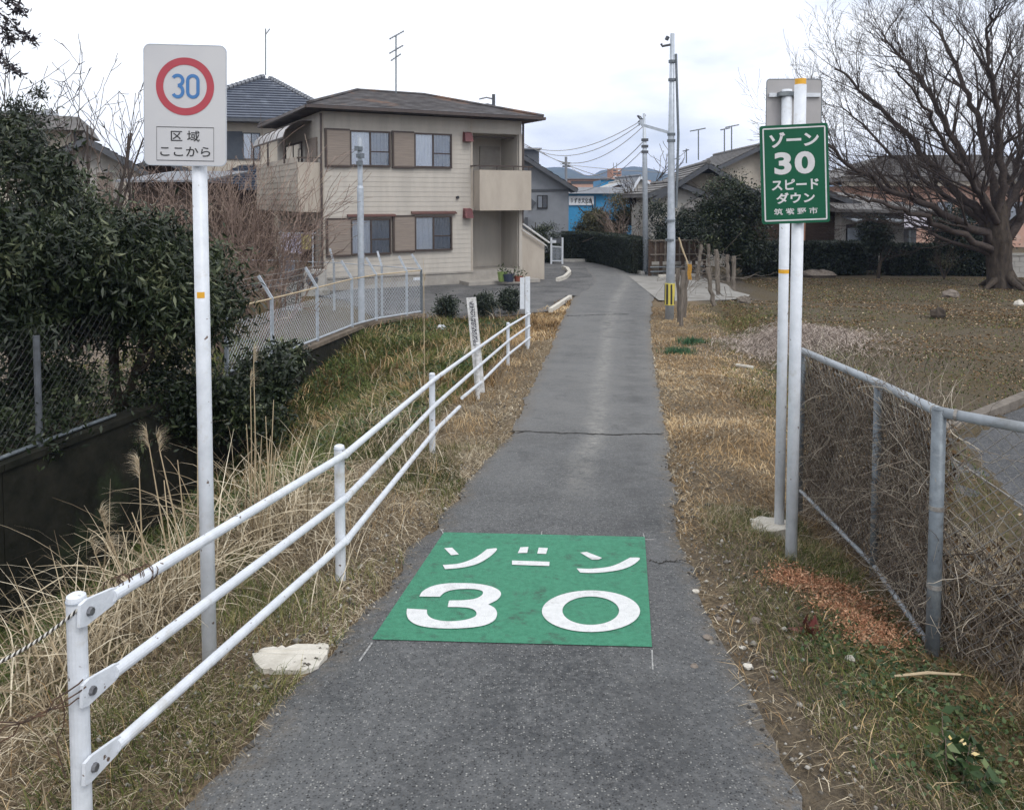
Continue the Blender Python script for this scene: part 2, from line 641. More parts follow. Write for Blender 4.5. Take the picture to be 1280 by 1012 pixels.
# ------------------------------------------------------------------ materials used often
M = {}
M['white'] = mat('white_paint', (.66, .69, .735), (.56, .59, .63), scale=14, rough=.42, bump=.10, c3=(.46, .45, .42), speck=((.13, .09, .07), 34, .69))
M['white_old'] = mat('old_white_paint', (.74, .74, .74), (.45, .44, .42), scale=30, rough=.6, bump=.3, c3=(.33, .31, .28))
M['galv'] = mat('galvanised_steel', (.17, .195, .215), (.115, .132, .148), scale=22, rough=.5, metal=.35, bump=.12, c3=(.23, .25, .26))
M['galv_light'] = mat('pale_galvanised_steel', (.48, .52, .575), (.36, .40, .445), scale=10, rough=.45, metal=.25, bump=.05)
M['wire'] = mat('wire_galvanised', (.38, .37, .35), (.20, .18, .16), scale=30, rough=.55, metal=.4)
M['bolt'] = mat('bolt_steel', (.13, .13, .14), (.25, .25, .26), scale=60, rough=.4, metal=.7)
M['concrete'] = mat('concrete', (.42, .41, .38), (.30, .29, .27), scale=9, rough=.9, bump=.3, c3=(.22, .21, .18))
M['concrete_pale'] = mat('pale_concrete', (.62, .59, .53), (.50, .47, .41), scale=12, rough=.9, bump=.3, c3=(.40, .37, .32))
M['shade_concrete'] = mat('shade_dark_concrete', (.010, .011, .008), (.026, .025, .019), scale=3, rough=.9, bump=.5, bscale=14, c3=(.03, .045, .02))  # tree shade is put into the near-black base; only the green patches are moss
M['wood_grey'] = mat('weathered_wood', (.22, .19, .16), (.10, .086, .072), scale=7, rough=.85, bump=.4, stretch=(6, 6, .7))
M['bamboo'] = mat('dry_bamboo', (.50, .40, .26), (.36, .28, .18), scale=9, rough=.6)
M['bark'] = mat('bark', (.085, .068, .054), (.040, .033, .028), scale=9, rough=.95, bump=.7, bscale=26, stretch=(1, 1, .35))
M['twig'] = mat('twig_bark', (.085, .068, .060), (.048, .039, .035), scale=12, rough=.9)
M['red_twig'] = mat('red_twig_bark', (.30, .225, .185), (.14, .10, .085), scale=3, rough=.9, c3=(.46, .38, .30))
M['black'] = mat('dark_plastic', (.02, .02, .022), (.03, .03, .033), rough=.5)
M['lettering_black'] = mat('black_lettering', (.015, .015, .018), (.02, .02, .02), rough=.5)
M['yellow'] = mat('yellow_tape', (.80, .42, .03), (.70, .36, .03), rough=.5)
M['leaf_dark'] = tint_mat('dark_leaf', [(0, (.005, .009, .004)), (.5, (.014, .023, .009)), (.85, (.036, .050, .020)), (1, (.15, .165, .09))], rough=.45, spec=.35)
M['leaf_mid'] = tint_mat('mid_leaf', [(0, (.020, .030, .014)), (.6, (.050, .068, .030)), (1, (.11, .13, .06))], rough=.5, spec=.4)
M['leaf_olive'] = tint_mat('olive_leaf', [(0, (.035, .035, .018)), (.6, (.085, .085, .045)), (1, (.17, .15, .09))], rough=.55)
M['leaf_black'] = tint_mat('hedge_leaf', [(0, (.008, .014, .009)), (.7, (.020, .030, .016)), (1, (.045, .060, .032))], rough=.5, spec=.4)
M['straw'] = tint_mat('dead_grass', [(0, (.075, .055, .035)), (.35, (.22, .17, .105)), (.65, (.46, .38, .26)), (1, (.78, .70, .54))], rough=.7, trans=.12)
M['straw_gold'] = tint_mat('golden_dead_grass', [(0, (.065, .038, .017)), (.35, (.26, .16, .072)), (.7, (.53, .37, .19)), (1, (.78, .63, .41))], rough=.7, trans=.12)
M['green_grass'] = tint_mat('green_grass', [(0, (.014, .024, .006)), (.45, (.060, .088, .018)), (.8, (.155, .18, .048)), (1, (.38, .33, .15))], rough=.6, trans=.15)
M['litter'] = tint_mat('leaf_litter', [(0, (.035, .022, .011)), (.55, (.145, .085, .038)), (.88, (.27, .175, .09)), (1, (.60, .48, .34))], rough=.8)

# ------------------------------------------------------------------ the ground as one sheet
def ground_material():
    m, nt, bs = new_mat('ground_soil')
    n, l = nt.nodes, nt.links
    tcn = n.new('ShaderNodeTexCoord')
    def noise_node(s, d=6, r=.65):
        q = n.new('ShaderNodeTexNoise'); q.inputs['Scale'].default_value = s; q.inputs['Detail'].default_value = d; q.inputs['Roughness'].default_value = r
        l.new(tcn.outputs['Object'], q.inputs['Vector']); return q
    def ramp(src, a, b, lo=.35, hi=.65):
        q = n.new('ShaderNodeValToRGB'); q.color_ramp.elements[0].position = lo; q.color_ramp.elements[0].color = c4(a)
        q.color_ramp.elements[1].position = hi; q.color_ramp.elements[1].color = c4(b); l.new(src, q.inputs['Fac']); return q.outputs[0]
    soil = ramp(noise_node(22).outputs['Fac'], (.060, .050, .040), (.15, .128, .10))
    green = ramp(noise_node(30).outputs['Fac'], (.042, .036, .014), (.15, .105, .045))
    straw = ramp(noise_node(55, 8, .8).outputs['Fac'], (.055, .040, .026), (.28, .21, .13), .4, .6)
    cur = soil
    for name, colr in (('green', green), ('dry', straw)):
        at = n.new('ShaderNodeAttribute'); at.attribute_name = name
        mx = n.new('ShaderNodeMix'); mx.data_type = 'RGBA'
        l.new(at.outputs['Fac'], mx.inputs['Factor']); l.new(cur, mx.inputs['A']); l.new(colr, mx.inputs['B'])
        cur = mx.outputs['Result']
    l.new(cur, bs.inputs['Base Color'])
    bs.inputs['Roughness'].default_value = .95
    bs.inputs['Specular IOR Level'].default_value = .15
    b = n.new('ShaderNodeBump'); b.inputs['Strength'].default_value = .8; b.inputs['Distance'].default_value = .03
    l.new(noise_node(60, 6, .7).outputs['Fac'], b.inputs['Height']); l.new(b.outputs[0], bs.inputs['Normal'])
    return m

def axis(parts):
    out = []
    for a, b, s in parts:
        out.append(np.arange(a, b, s))
    return np.concatenate(out)
gx = np.concatenate([[-4000, -1500, -600, -250, -120], axis([(-60, -20, 4), (-20, -8, .6), (-8, 6, .09), (6, 20, .5), (20, 60, 4)]), [60, 120, 250, 600, 1500, 4000]])
gy = np.concatenate([[-400, -60, -20], axis([(-8, 1, .6), (1, 20, .11), (20, 34, .5), (34, 80, 4)]), [80, 120, 250, 600, 1500, 5000]])
GX, GY = np.meshgrid(gx, gy)
GZ = terrain(GX, GY)
ny, nx = GX.shape
gv = np.stack([GX.ravel(), GY.ravel(), GZ.ravel()], 1)
ii = (np.arange(ny - 1)[:, None] * nx + np.arange(nx - 1)[None, :]).ravel()
gf = np.stack([ii, ii + 1, ii + nx + 1, ii + nx], 1)
M['ground'] = ground_material()
ground = np_mesh('ground', gv, gf, M['ground'], sm=True, kind='structure')

def masks(x, y):
    """how green and how straw-covered the ground is"""
    xl, xr = XL(y), XR(y)
    n = _nz(x, y, .9, 5) * .6 + _nz(x, y, 2.7, 6) * .4
    e = x - xr; d = xl - x
    right = e > 0
    green = np.where(right, smooth((e - 1.2) / .8) * smooth((3.4 - e) / 1.4) * .9 * (y < 22) + .42 * (e > 3), smooth((d - 1.3) / .8))
    green = green + np.where(right & (y < 4.2), smooth((e - .35) / .3), 0)
    green = np.clip(green * (.35 + 1.1 * n), 0, 1)
    straw = np.where(right, smooth((1.9 - e) / .9) * np.where(y < 4.5, .55, 1), smooth((1.9 - d) / 1.2))
    straw = np.clip(straw * (.4 + 1.0 * _nz(x, y, 1.5, 9)), 0, 1) * (np.asarray(y) < 24)
    green = np.where((~right) & (x < XW(y)) & (y < 19), .4, green)
    return green, straw
ga, gs = masks(gv[:, 0], gv[:, 1])
for nm, arr in (('green', ga), ('dry', gs)):
    at = ground.data.attributes.new(nm, 'FLOAT', 'POINT'); at.data.foreach_set('value', arr.astype(np.float32))

# ------------------------------------------------------------------ the lane
def asphalt_material(name, a, b, streak=True, speck=True):
    m, nt, bs = new_mat(name)
    n, l = nt.nodes, nt.links
    tcn = n.new('ShaderNodeTexCoord')
    def nzn(s, d=5, r=.6):
        q = n.new('ShaderNodeTexNoise'); q.inputs['Scale'].default_value = s; q.inputs['Detail'].default_value = d; q.inputs['Roughness'].default_value = r
        l.new(tcn.outputs['Object'], q.inputs['Vector']); return q.outputs['Fac']
    def rng_(src, lo, hi, a0=0, a1=1):
        q = n.new('ShaderNodeMapRange'); q.inputs['From Min'].default_value = lo; q.inputs['From Max'].default_value = hi
        q.inputs['To Min'].default_value = a0; q.inputs['To Max'].default_value = a1
        l.new(src, q.inputs['Value']); return q.outputs[0]
    def mix(f, A, B):
        q = n.new('ShaderNodeMix'); q.data_type = 'RGBA'
        l.new(f, q.inputs['Factor'])
        for k, s in (('A', A), ('B', B)):
            if isinstance(s, tuple): q.inputs[k].default_value = c4(s)
            else: l.new(s, q.inputs[k])
        return q.outputs['Result']
    def mul(x, y):
        q = n.new('ShaderNodeMath'); q.operation = 'MULTIPLY'
        l.new(x, q.inputs[0])
        if isinstance(y, float): q.inputs[1].default_value = y
        else: l.new(y, q.inputs[1])
        return q.outputs[0]
    col = mix(rng_(nzn(1.3), .35, .65), a, b)
    col = mix(mul(rng_(nzn(5.5, 8, .7), .5, .75), .5), col, tuple(x * 1.35 for x in b))
    vo = n.new('ShaderNodeTexVoronoi'); vo.inputs['Scale'].default_value = 120
    l.new(tcn.outputs['Object'], vo.inputs['Vector'])
    sep = n.new('ShaderNodeSeparateColor'); l.new(vo.outputs['Color'], sep.inputs[0])
    if speck:
        near = rng_(vo.outputs['Distance'], .25, .5, 1, 0)
        col = mix(mul(mul(near, rng_(sep.outputs[0], .55, .95)), .9), col, (.36, .355, .335))
        col = mix(mul(mul(near, rng_(sep.outputs[1], .35, .7)), .9), col, (.013, .013, .014))
        col = mix(mul(rng_(nzn(38, 3, .6), .45, .75), .45), col, (.20, .20, .20))
    if streak:
        at = n.new('ShaderNodeUVMap')
        sx = n.new('ShaderNodeSeparateXYZ'); l.new(at.outputs[0], sx.inputs[0])
        # worn gravelly streak along the middle, past the painted pad
        d = n.new('ShaderNodeMath'); d.operation = 'SUBTRACT'; l.new(sx.outputs['X'], d.inputs[0]); d.inputs[1].default_value = .545
        ab = n.new('ShaderNodeMath'); ab.operation = 'ABSOLUTE'; l.new(d.outputs[0], ab.inputs[0])
        f = rng_(ab.outputs[0], .02, .10, 1, 0)
        f = mul(f, rng_(nzn(6, 10, .9), .43, .58))
        f = mul(f, rng_(sx.outputs['Y'], 5.0, 7.0))
        col = mix(mul(f, .85), col, (.30, .29, .265))
        # paler beyond the painted pad: grazing light is put into the colour
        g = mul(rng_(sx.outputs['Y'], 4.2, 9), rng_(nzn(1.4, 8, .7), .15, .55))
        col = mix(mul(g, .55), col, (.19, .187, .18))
        # blotchy patches and stains
        col = mix(mul(rng_(nzn(2.6, 9, .75), .54, .66), .45), col, (.045, .046, .048))
        col = mix(mul(rng_(nzn(4.1, 10, .85), .60, .70), .5), col, (.24, .235, .22))
        # dirty edges
        for edge, lo, hi in (('X', .10, .0), ('X', .92, 1.0)):
            e = rng_(sx.outputs['X'], lo, hi)
            e = mul(e, rng_(nzn(16, 6, .8), .42, .6))
            col = mix(mul(e, .7), col, (.16, .13, .095))
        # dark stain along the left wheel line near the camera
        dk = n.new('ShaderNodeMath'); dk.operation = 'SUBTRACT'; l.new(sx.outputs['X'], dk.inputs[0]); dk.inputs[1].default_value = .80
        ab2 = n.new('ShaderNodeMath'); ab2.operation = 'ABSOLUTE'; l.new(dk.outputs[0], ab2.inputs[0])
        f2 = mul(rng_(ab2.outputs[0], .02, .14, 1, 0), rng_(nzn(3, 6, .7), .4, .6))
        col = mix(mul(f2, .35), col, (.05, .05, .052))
    l.new(col, bs.inputs['Base Color'])
    bs.inputs['Roughness'].default_value = .82
    bs.inputs['Specular IOR Level'].default_value = .2
    b = n.new('ShaderNodeBump'); b.inputs['Strength'].default_value = .7; b.inputs['Distance'].default_value = .006
    l.new(vo.outputs['Distance'], b.inputs['Height']); l.new(b.outputs[0], bs.inputs['Normal'])
    return m
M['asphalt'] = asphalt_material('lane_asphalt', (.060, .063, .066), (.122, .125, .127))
M['asphalt_lot'] = asphalt_material('lot_asphalt', (.06, .06, .062), (.14, .137, .134), streak=False)
M['asphalt_dark'] = asphalt_material('dark_asphalt', (.05, .052, .057), (.075, .077, .082), streak=False)

ROAD_LIFT = .012
ys = np.concatenate([np.arange(-6, 1.5, .5), np.arange(1.5, 12, .06), np.arange(12, 34, .2)])
nc = 15
rv, ruv = [], []
for y in ys:
    a, b = float(XL(y)), float(XR(y))
    a += (_nz(0, y, 3.1, 3) - .5) * .10 + (_nz(0, y, 11, 4) - .5) * .05
    b += (_nz(5, y, 2.7, 7) - .5) * .10 + (_nz(5, y, 12, 8) - .5) * .05
    for k in range(nc):
        u = k / (nc - 1)
        edge = -.02 if k in (0, nc - 1) else 0
        rv.append((a + (b - a) * u, y, float(prof(y)) + ROAD_LIFT + edge)); ruv.append((u, y))
rv = np.array(rv)
ii = (np.arange(len(ys) - 1)[:, None] * nc + np.arange(nc - 1)[None, :]).ravel()
rf = np.stack([ii, ii + 1, ii + nc + 1, ii + nc], 1)
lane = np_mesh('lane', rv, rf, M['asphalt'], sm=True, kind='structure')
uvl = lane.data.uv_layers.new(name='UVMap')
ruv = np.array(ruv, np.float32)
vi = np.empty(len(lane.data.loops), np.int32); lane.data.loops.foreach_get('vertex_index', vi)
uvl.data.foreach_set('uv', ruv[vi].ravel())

# transverse crack with crumbled edge, a thin proud strip of dark filler
def crack(y0, seed, w, u0=0.0, u1=1.0, slope=0.0):
    rng = random.Random(seed)
    mb = MB(); top = []; bot = []
    k = 46
    yy = y0
    for i in range(k + 1):
        f = u0 + (u1 - u0) * i / k
        yy += rng.gauss(0, .012)
        y = yy + slope * f
        x = float(XL(y)) + (float(XR(y)) - float(XL(y))) * f
        ww = w * rng.uniform(.4, 1.3)
        z = float(prof(y)) + ROAD_LIFT + .003
        top.append((x, y + ww, float(prof(y + ww)) + ROAD_LIFT + .003)); bot.append((x, y - ww, float(prof(y - ww)) + ROAD_LIFT + .003))
    vs = bot + top
    mb.add(vs, [(i, i + 1, i + 1 + k + 1, i + k + 1) for i in range(k)])
    return mb
M['crack'] = mat('crack_dark', (.022, .021, .020), (.045, .042, .038), scale=40, rough=1)
o = put('asphalt_crack', crack(gnd(740, 541).y, 3, .020, .0, .98, -.05), M['crack'], kind='structure')
o = put('asphalt_crack', crack(gnd(820, 703).y, 9, .008, .86, .99), M['crack'], kind='structure')
o = put('asphalt_crack', crack(gnd(760, 395).y, 5, .035, .05, .75, .3), M['crack'], kind='structure')

# forecourt in front of the house, and the lane turning behind the hedge
mb = MB()
fc = [(-3.3, 19.3), (-.6, 19.4), (.9, 20.6), (1.55, 22.2), (1.6, 24.0), (5.4, 24.0), (5.6, 30.2), (5.4, 33.5), (4.6, 36.5), (3.2, 41), (1.2, 41), (1.0, 34), (.2, 33), (-8, 33), (-9, 27), (-4.8, 23)]
def sheet(poly, z): 
    m_ = MB(); tri = tessellate_polygon([[Vector((x, y, 0)) for x, y in poly]])
    m_.add([(x, y, z) for x, y in poly], [tuple(t) for t in tri]); return m_
o = put('forecourt', sheet(fc, ZL + .006), M['asphalt_lot'], kind='structure'); clean_normals(o)
M['pale_slab'] = mat('worn_concrete_slab', (.30, .29, .27), (.22, .21, .195), scale=1.6, rough=.9, bump=.2, bscale=60, c3=(.16, .15, .13))
br = [(4.2, 22.8), (4.9, 22.55), (5.6, 22.8), (6.2, 22.9), (6.9, 23.3), (7.2, 24.1), (7.0, 25.2), (7.3, 27), (7.1, 30.0), (4.4, 30.2)]
o = put('side_lane', sheet(br, ZL + .0185), M['pale_slab'], kind='structure'); clean_normals(o)
lp = [(2.35, -5.5), (2.5, 2.0), (3.15, 5.5), (4.25, 7.7), (6.1, 9.1), (22, 19), (22, -5.5)]
zf_ = -2.30
o = put('lower_car_park', sheet(lp, zf_ + .0), M['asphalt_dark'], kind='structure'); clean_normals(o)
# kerb along the car park
M['kerb_old'] = mat('weathered_kerb', (.20, .175, .15), (.12, .105, .09), scale=8, rough=.95, bump=.4)
mb = MB()
ky = [(4.20, 7.72), (6.05, 9.2), (14, 14.2)]
for a, b in zip(ky[:-1], ky[1:]):
    mb.bar((a[0], a[1], -2.275), (b[0], b[1], -2.275), .12, .12)
put('kerb', mb, M['kerb_old'], kind='structure')

yp = [(-9.6, 12.5), (-6.6, 10.4), (-5.4, 10.8), (-5.0, 13.0), (-6.2, 17), (-9.5, 17.5), (-12, 15)]
M['yard'] = mat('pale_leaf_strewn_yard', (.30, .25, .20), (.10, .075, .055), scale=9, rough=.95, c3=(.30, .17, .09), lo=.42, hi=.58)
o = put('yard', sheet(yp, -2.784), M['yard'], kind='structure'); clean_normals(o)

# sunken gutter blocks and stray kerb stones beside the forecourt
def px_line_bar(mb, p, q, w, h, dz=0.0):
    a, b = gnd(*p), gnd(*q)
    a.z += dz; b.z += dz
    mb.bar(a, b, w, h)
t = tag(put('kerb_stone', (lambda m_: (px_line_bar(m_, (688, 390), (713, 373), .10, .12, .04), m_)[1])(MB()), M['concrete_pale'], loc=gnd(700, 383)),
        'pale kerb stone lying at the grassy corner where the lane meets the forecourt', 'kerb stone')
mb = MB()
cp = [gnd(697, 352), gnd(706, 349), gnd(712, 343), gnd(709, 338), gnd(704, 336.5)]
for a, b in zip(cp[:-1], cp[1:]):
    a = a.copy(); b = b.copy(); a.z = b.z = ZL + .07
    mb.bar(a, b, .13, .13)
tag(put('kerb_stone', mb, M['concrete_pale'], loc=cp[0]), 'curved white-painted kerb at the corner of the planting strip past the house', 'kerb stone')

# ------------------------------------------------------------------ road marking: green pad with white lettering
pad = thing('road_marking', gnd(640, 740), 'green painted road marking with white lettering and a big 30', 'road marking')
M['pad_green'] = mat('green_road_paint', (.034, .215, .120), (.062, .300, .178), scale=38, rough=.75, bump=.9, bscale=160, c3=(.045, .13, .085), lo=.30, hi=.62, detail=10)
M['pad_white'] = mat('white_road_paint', (.66, .67, .67), (.78, .79, .79), scale=30, rough=.65, bump=.7, bscale=150, c3=(.52, .53, .52), lo=.3, hi=.6, detail=10)
M['chalk'] = mat('chalk', (.40, .40, .39), (.2, .2, .2), scale=60, rough=1)
pc = [gnd(465, 803), gnd(815, 812.5), gnd(806, 674), gnd(555, 668)]
mb = MB()
N = 12
for j in range(N + 1):
    for i in range(N + 1):
        u, w = i / N, j / N
        p = (pc[0].lerp(pc[1], u)).lerp(pc[3].lerp(pc[2], u), w)
        mb.v.append((p.x, p.y, float(prof(p.y)) + ROAD_LIFT + .004))
for j in range(N):
    for i in range(N):
        b = j * (N + 1) + i
        mb.f.append((b, b + 1, b + N + 2, b + N + 1))
put('green_coat', mb, M['pad_green'], pad)
def crop(x, y): return gnd(430 + x / 3.048, 640 + y / 3.048, ROAD_LIFT + .008)
def spline(pts, n=6):
    out = []
    m = len(pts)
    for i in range(m - 1):
        p0 = pts[max(i - 1, 0)]; p1 = pts[i]; p2 = pts[i + 1]; p3 = pts[min(i + 2, m - 1)]
        for k in range(n):
            t = k / n
            f = lambda a, b, c, d: .5 * ((2 * b) + (-a + c) * t + (2 * a - 5 * b + 4 * c - d) * t * t + (-a + 3 * b - 3 * c + d) * t ** 3)
            out.append((f(p0[0], p1[0], p2[0], p3[0]), f(p0[1], p1[1], p2[1], p3[1])))
    out.append(pts[-1])
    return out
def glyph(pts, name='letter'):
    P = [crop(*q) for q in pts]
    tri = tessellate_polygon([[Vector((p.x, p.y, 0)) for p in P]])
    mb = MB(); mb.add([(p.x, p.y, p.z) for p in P], [tuple(t) for t in tri])
    return mb
def merge(*ms):
    o_ = MB()
    for m_ in ms: o_.add(m_.v, m_.f)
    return o_
tri3 = spline([(287, 320), (300, 300), (335, 281), (385, 271), (440, 269), (500, 271), (555, 280), (590, 296), (598, 314), (583, 333), (550, 350)]) + \
       spline([(550, 350), (575, 365), (583, 388), (570, 413), (525, 432), (440, 441), (350, 440), (285, 430), (250, 411), (239, 388), (240, 366)])[1:] + \
       [(316, 370)] + spline([(316, 372), (318, 388), (335, 403), (370, 412), (415, 414), (465, 408), (500, 395), (503, 378), (485, 366), (450, 361), (395, 360)])[1:] + \
       [(400, 336)] + spline([(400, 335), (455, 334), (500, 328), (525, 315), (528, 301), (505, 293), (465, 291), (420, 294), (385, 304), (365, 321)])[1:]
zo = []
for i in range(48):
    th = 2 * math.pi * i / 48
    zo.append(crop(941 + 187 * math.cos(th), 376 + 79 * math.sin(th)))
for i in range(48):
    th = 2 * math.pi * i / 48
    zo.append(crop(940 + 108 * math.cos(th), 374 + 54 * math.sin(th)))
mbz = MB(); mbz.add(zo, [(i, (i + 1) % 48, 48 + (i + 1) % 48, 48 + i) for i in range(48)])
marks = [
    ('letter', merge(glyph([(382, 136), (412, 134), (438, 160), (408, 163)]),
                     glyph(spline([(545, 140), (583, 138), (560, 165), (510, 195), (450, 210), (385, 216)]) + spline([(376, 200), (440, 194), (500, 172), (545, 140)])))),
    ('letter', merge(glyph([(672, 133), (703, 131), (698, 154), (662, 155)]), glyph([(742, 134), (777, 136), (770, 158), (736, 157)]), glyph([(640, 183), (783, 188), (782, 204), (640, 199)]))),
    ('letter', merge(glyph([(900, 153), (924, 150), (983, 173), (970, 180), (945, 180)]),
                     glyph(spline([(1090, 172), (1128, 175), (1095, 203), (1040, 221), (960, 230), (900, 229)]) + spline([(886, 213), (950, 214), (1025, 203), (1090, 172)])))),
    ('digit', glyph(tri3)), ('digit', mbz)]
for nm, g in marks:
    clean_normals(put(nm, g, M['pad_white'], pad))
mb = MB()
for a, b, w in (((555, 668), (551, 661), .006), ((677, 664), (677, 672), .006), ((806, 674), (804, 666), .006), ((465, 803), (449, 826), .008), ((815, 812), (816, 836), .006), ((795, 674), (820, 674), .005)):
    P = gnd(*a, ROAD_LIFT + .002); Q = gnd(*b, ROAD_LIFT + .002)
    mb.bar(P, Q, w, .002)
put('chalk_mark', mb, M['chalk'], pad, kind='stuff')

# white concrete pads and lumps
def slab_from_px(pts, z_up, th, name, label, cat, m_, dz=0.0):
    P0_ = [gnd(*q) for q in pts]
    P = []
    rj = random.Random(len(name))
    for a_, b_ in zip(P0_, P0_[1:] + P0_[:1]):
        for k_ in range(4):
            q_ = a_.lerp(b_, k_ / 4); P.append(Vector((q_.x + rj.gauss(0, .0045), q_.y + rj.gauss(0, .0045), q_.z)))
    mb = MB()
    n = len(P)
    zz = sum(p.z for p in P) / n
    vs = []
    for p in P: vs.append((p.x, p.y, tz(p.x, p.y) - th))
    for p in P: vs.append((p.x, p.y, float(prof(p.y)) + z_up + random.Random(int(p.x * 999)).uniform(-.006, .006)))
    tri = tessellate_polygon([[Vector((p.x, p.y, 0)) for p in P]])
    mb.add(vs, [tuple(i + n for i in t) for t in tri] + [(i, (i + 1) % n, (i + 1) % n + n, i + n) for i in range(n)])
    o_ = put(name, mb, m_, loc=P[0])
    clean_normals(o_)
    return tag(o_, label, cat)
slab_from_px([(314, 822), (330, 813), (352, 812), (375, 808), (413, 807), (408, 820), (398, 834), (380, 842), (345, 841), (325, 838)], .012, .06, 'concrete_patch',
             'flat white concrete patch in the grass by the left lane edge', 'concrete patch', M['concrete_pale'])
slab_from_px([(938, 652), (952, 648), (985, 653), (984, 665), (958, 668), (940, 664)], .018, .06, 'concrete_footing', 'white concrete footing around the rear sign pole', 'footing', M['concrete_pale'])
slab_from_px([(966, 706), (978, 700), (1004, 703), (1002, 716), (980, 718)], .02, .06, 'concrete_footing', 'small grey concrete footing around the front sign pole', 'footing', M['concrete'])

# ------------------------------------------------------------------ white guard rail on the left
def on_prof(x, y, up=0.0): return Vector((x, y, float(prof(y)) + up))
tops = [(95, 742), (424, 556), (540, 466), (597, 428), (635, 403), (660, 389)]
PH = .70
posts = []
for (px, v) in tops:
    d = bearing(px, v)
    lo, hi = .5, 60
    for _ in range(50):
        m_ = .5 * (lo + hi)
        if m_ * d.z > float(prof(m_ * d.y)) + PH: lo = m_
        else: hi = m_
    posts.append(d * lo)
gr = thing('guard_rail', (posts[0].x, posts[0].y, posts[0].z - PH), 'white three-rail pipe guard rail along the left of the lane', 'guard rail')
for i, p in enumerate(posts):
    mb = MB()
    r = .026
    base = Vector((p.x, p.y, p.z - PH - .35))
    mb.tube([base, Vector((p.x, p.y, p.z - .012)), Vector((p.x, p.y, p.z - .004)), Vector((p.x, p.y, p.z))], [r, r, r * .95, r * .7], 18)
    po = put('post', mb, M['white'] if i != 3 else M['white_old'], gr, sm=False)
    mb = MB(); mb.tube([Vector((p.x, p.y, p.z - .022)), Vector((p.x, p.y, p.z - .016))], r * 1.06, 18)
    put('cap_ring', mb, M['galv_light'], po)
hts = [-.045, -.27, -.49]
for h in hts:
    for i in range(len(posts) - 1):
        a = posts[i] + Vector((0, 0, h)); b = posts[i + 1] + Vector((0, 0, h))
        t_ = (b - a).normalized()
        off = Vector((t_.y, -t_.x, 0)).normalized() * .035
        a2, b2 = a + off, b + off
        if i == 0:
            a2 = a2 + t_ * .10
        r = .0180
        mb = MB()
        if i == 2 and h == hts[2]:
            # the low rail has parted and its two ends miss each other
            m1 = a2.lerp(b2, .44); m2 = a2.lerp(b2, .40) + Vector((0, .0, .045))
            mb.tube([a2, m1 - Vector((0, 0, .02))], r, 12)
            put('rail', mb, M['white'], gr)
            mb = MB(); mb.tube([m2 + t_ * .28, b2], r, 12)
            put('rail', mb, M['white'], gr)
        else:
            mb.tube([a2, b2 + t_ * .0], r, 14)
            put('rail', mb, M['white'], gr, sm=False)
        if i == 0:   # flattened bolted lug on the end post
            mb = MB()
            side = off.normalized()
            c0 = a + side * .034
            up = side.cross(t_).normalized()
            vs = []
            pr = [(-.035, -.030), (-.035, .030), (-.01, .036), (.10, .024), (.115, .020), (.115, -.020), (.10, -.024), (-.01, -.036)]
            n = len(pr)
            for th in (-.004, .006):
                for u_, w_ in pr: vs.append(c0 + t_ * u_ + up * w_ + side * th)
            mb.add(vs, [tuple(range(n))[::-1], tuple(range(n, 2 * n))] + [(k, (k + 1) % n, (k + 1) % n + n, k + n) for k in range(n)])
            lug = put('lug', mb, M['white'], gr); clean_normals(lug)
            mb = MB(); mb.tube([c0 + side * .006, c0 + side * .016], [.013, .011], 8)
            put('bolt', mb, M['bolt'], lug)
        else:
            mb = MB(); mb.tube([a + off * -.1, a2 + off * .5], .012, 8); mb.tube([a2 - t_ * .03, a2 + t_ * .03], r * 1.12, 12)
            bk = put('bracket', mb, M['white'], gr)

# twisted rope from the end post towards the left edge
P0 = posts[0] + Vector((.02, -.02, -.03))
P1 = at_y(-60, 850, posts[0].y - .15)
for ph, m_, lab in ((0, 'rope_white', 'part'), (math.pi, 'rope_dark', 'part')):
    M[m_] = mat(m_, (.62, .60, .55) if ph == 0 else (.05, .045, .04), None, scale=50, rough=.9)
rope = thing('rope', P0, 'thin twisted black and white rope tied to the top of the near guard rail post', 'rope')
for ph, m_ in ((0, 'rope_white'), (math.pi, 'rope_dark')):
    pts = []
    for i in range(260):
        f = i / 259
        q = P0.lerp(P1, f); q.z -= .10 * f * (1 - f)
        th = f * 46 * math.pi + ph
        pts.append(q + Vector((0, math.cos(th) * .0028, math.sin(th) * .0028)))
    mb = MB(); mb.tube(pts, .0030, 6)
    put('strand', mb, M[m_], rope, sm=True)
# loose old wires around the near post
w_ = thing('fence_wire', posts[0] + Vector((0, 0, -.3)), 'rusty loose wire looped around the near guard rail post', 'wire')
mb = MB(); rng = random.Random(4)
for k in range(3):
    a = posts[0] + Vector((.035, -.035, -.27 + .03 * k)); b = at_y(-60, 905 + 30 * k, 2.0)
    pts = [a.lerp(b, i / 14) + Vector((rng.gauss(0, .006), rng.gauss(0, .006), -.08 * (i / 14) * (1 - i / 14) + rng.gauss(0, .006))) for i in range(15)]
    mb.tube(pts, .0022, 5)
pts = [posts[0] + Vector((-.034 + .012 * math.sin(i * .8), -.034, -.27 - .22 * i / 9 + .01 * math.cos(i))) for i in range(10)]
mb.tube(pts, .0018, 5)
M['rust_wire'] = mat('rust_wire', (.05, .04, .035), (.12, .07, .045), scale=40, rough=.9)
put('strand', mb, M['rust_wire'], w_, kind='stuff')

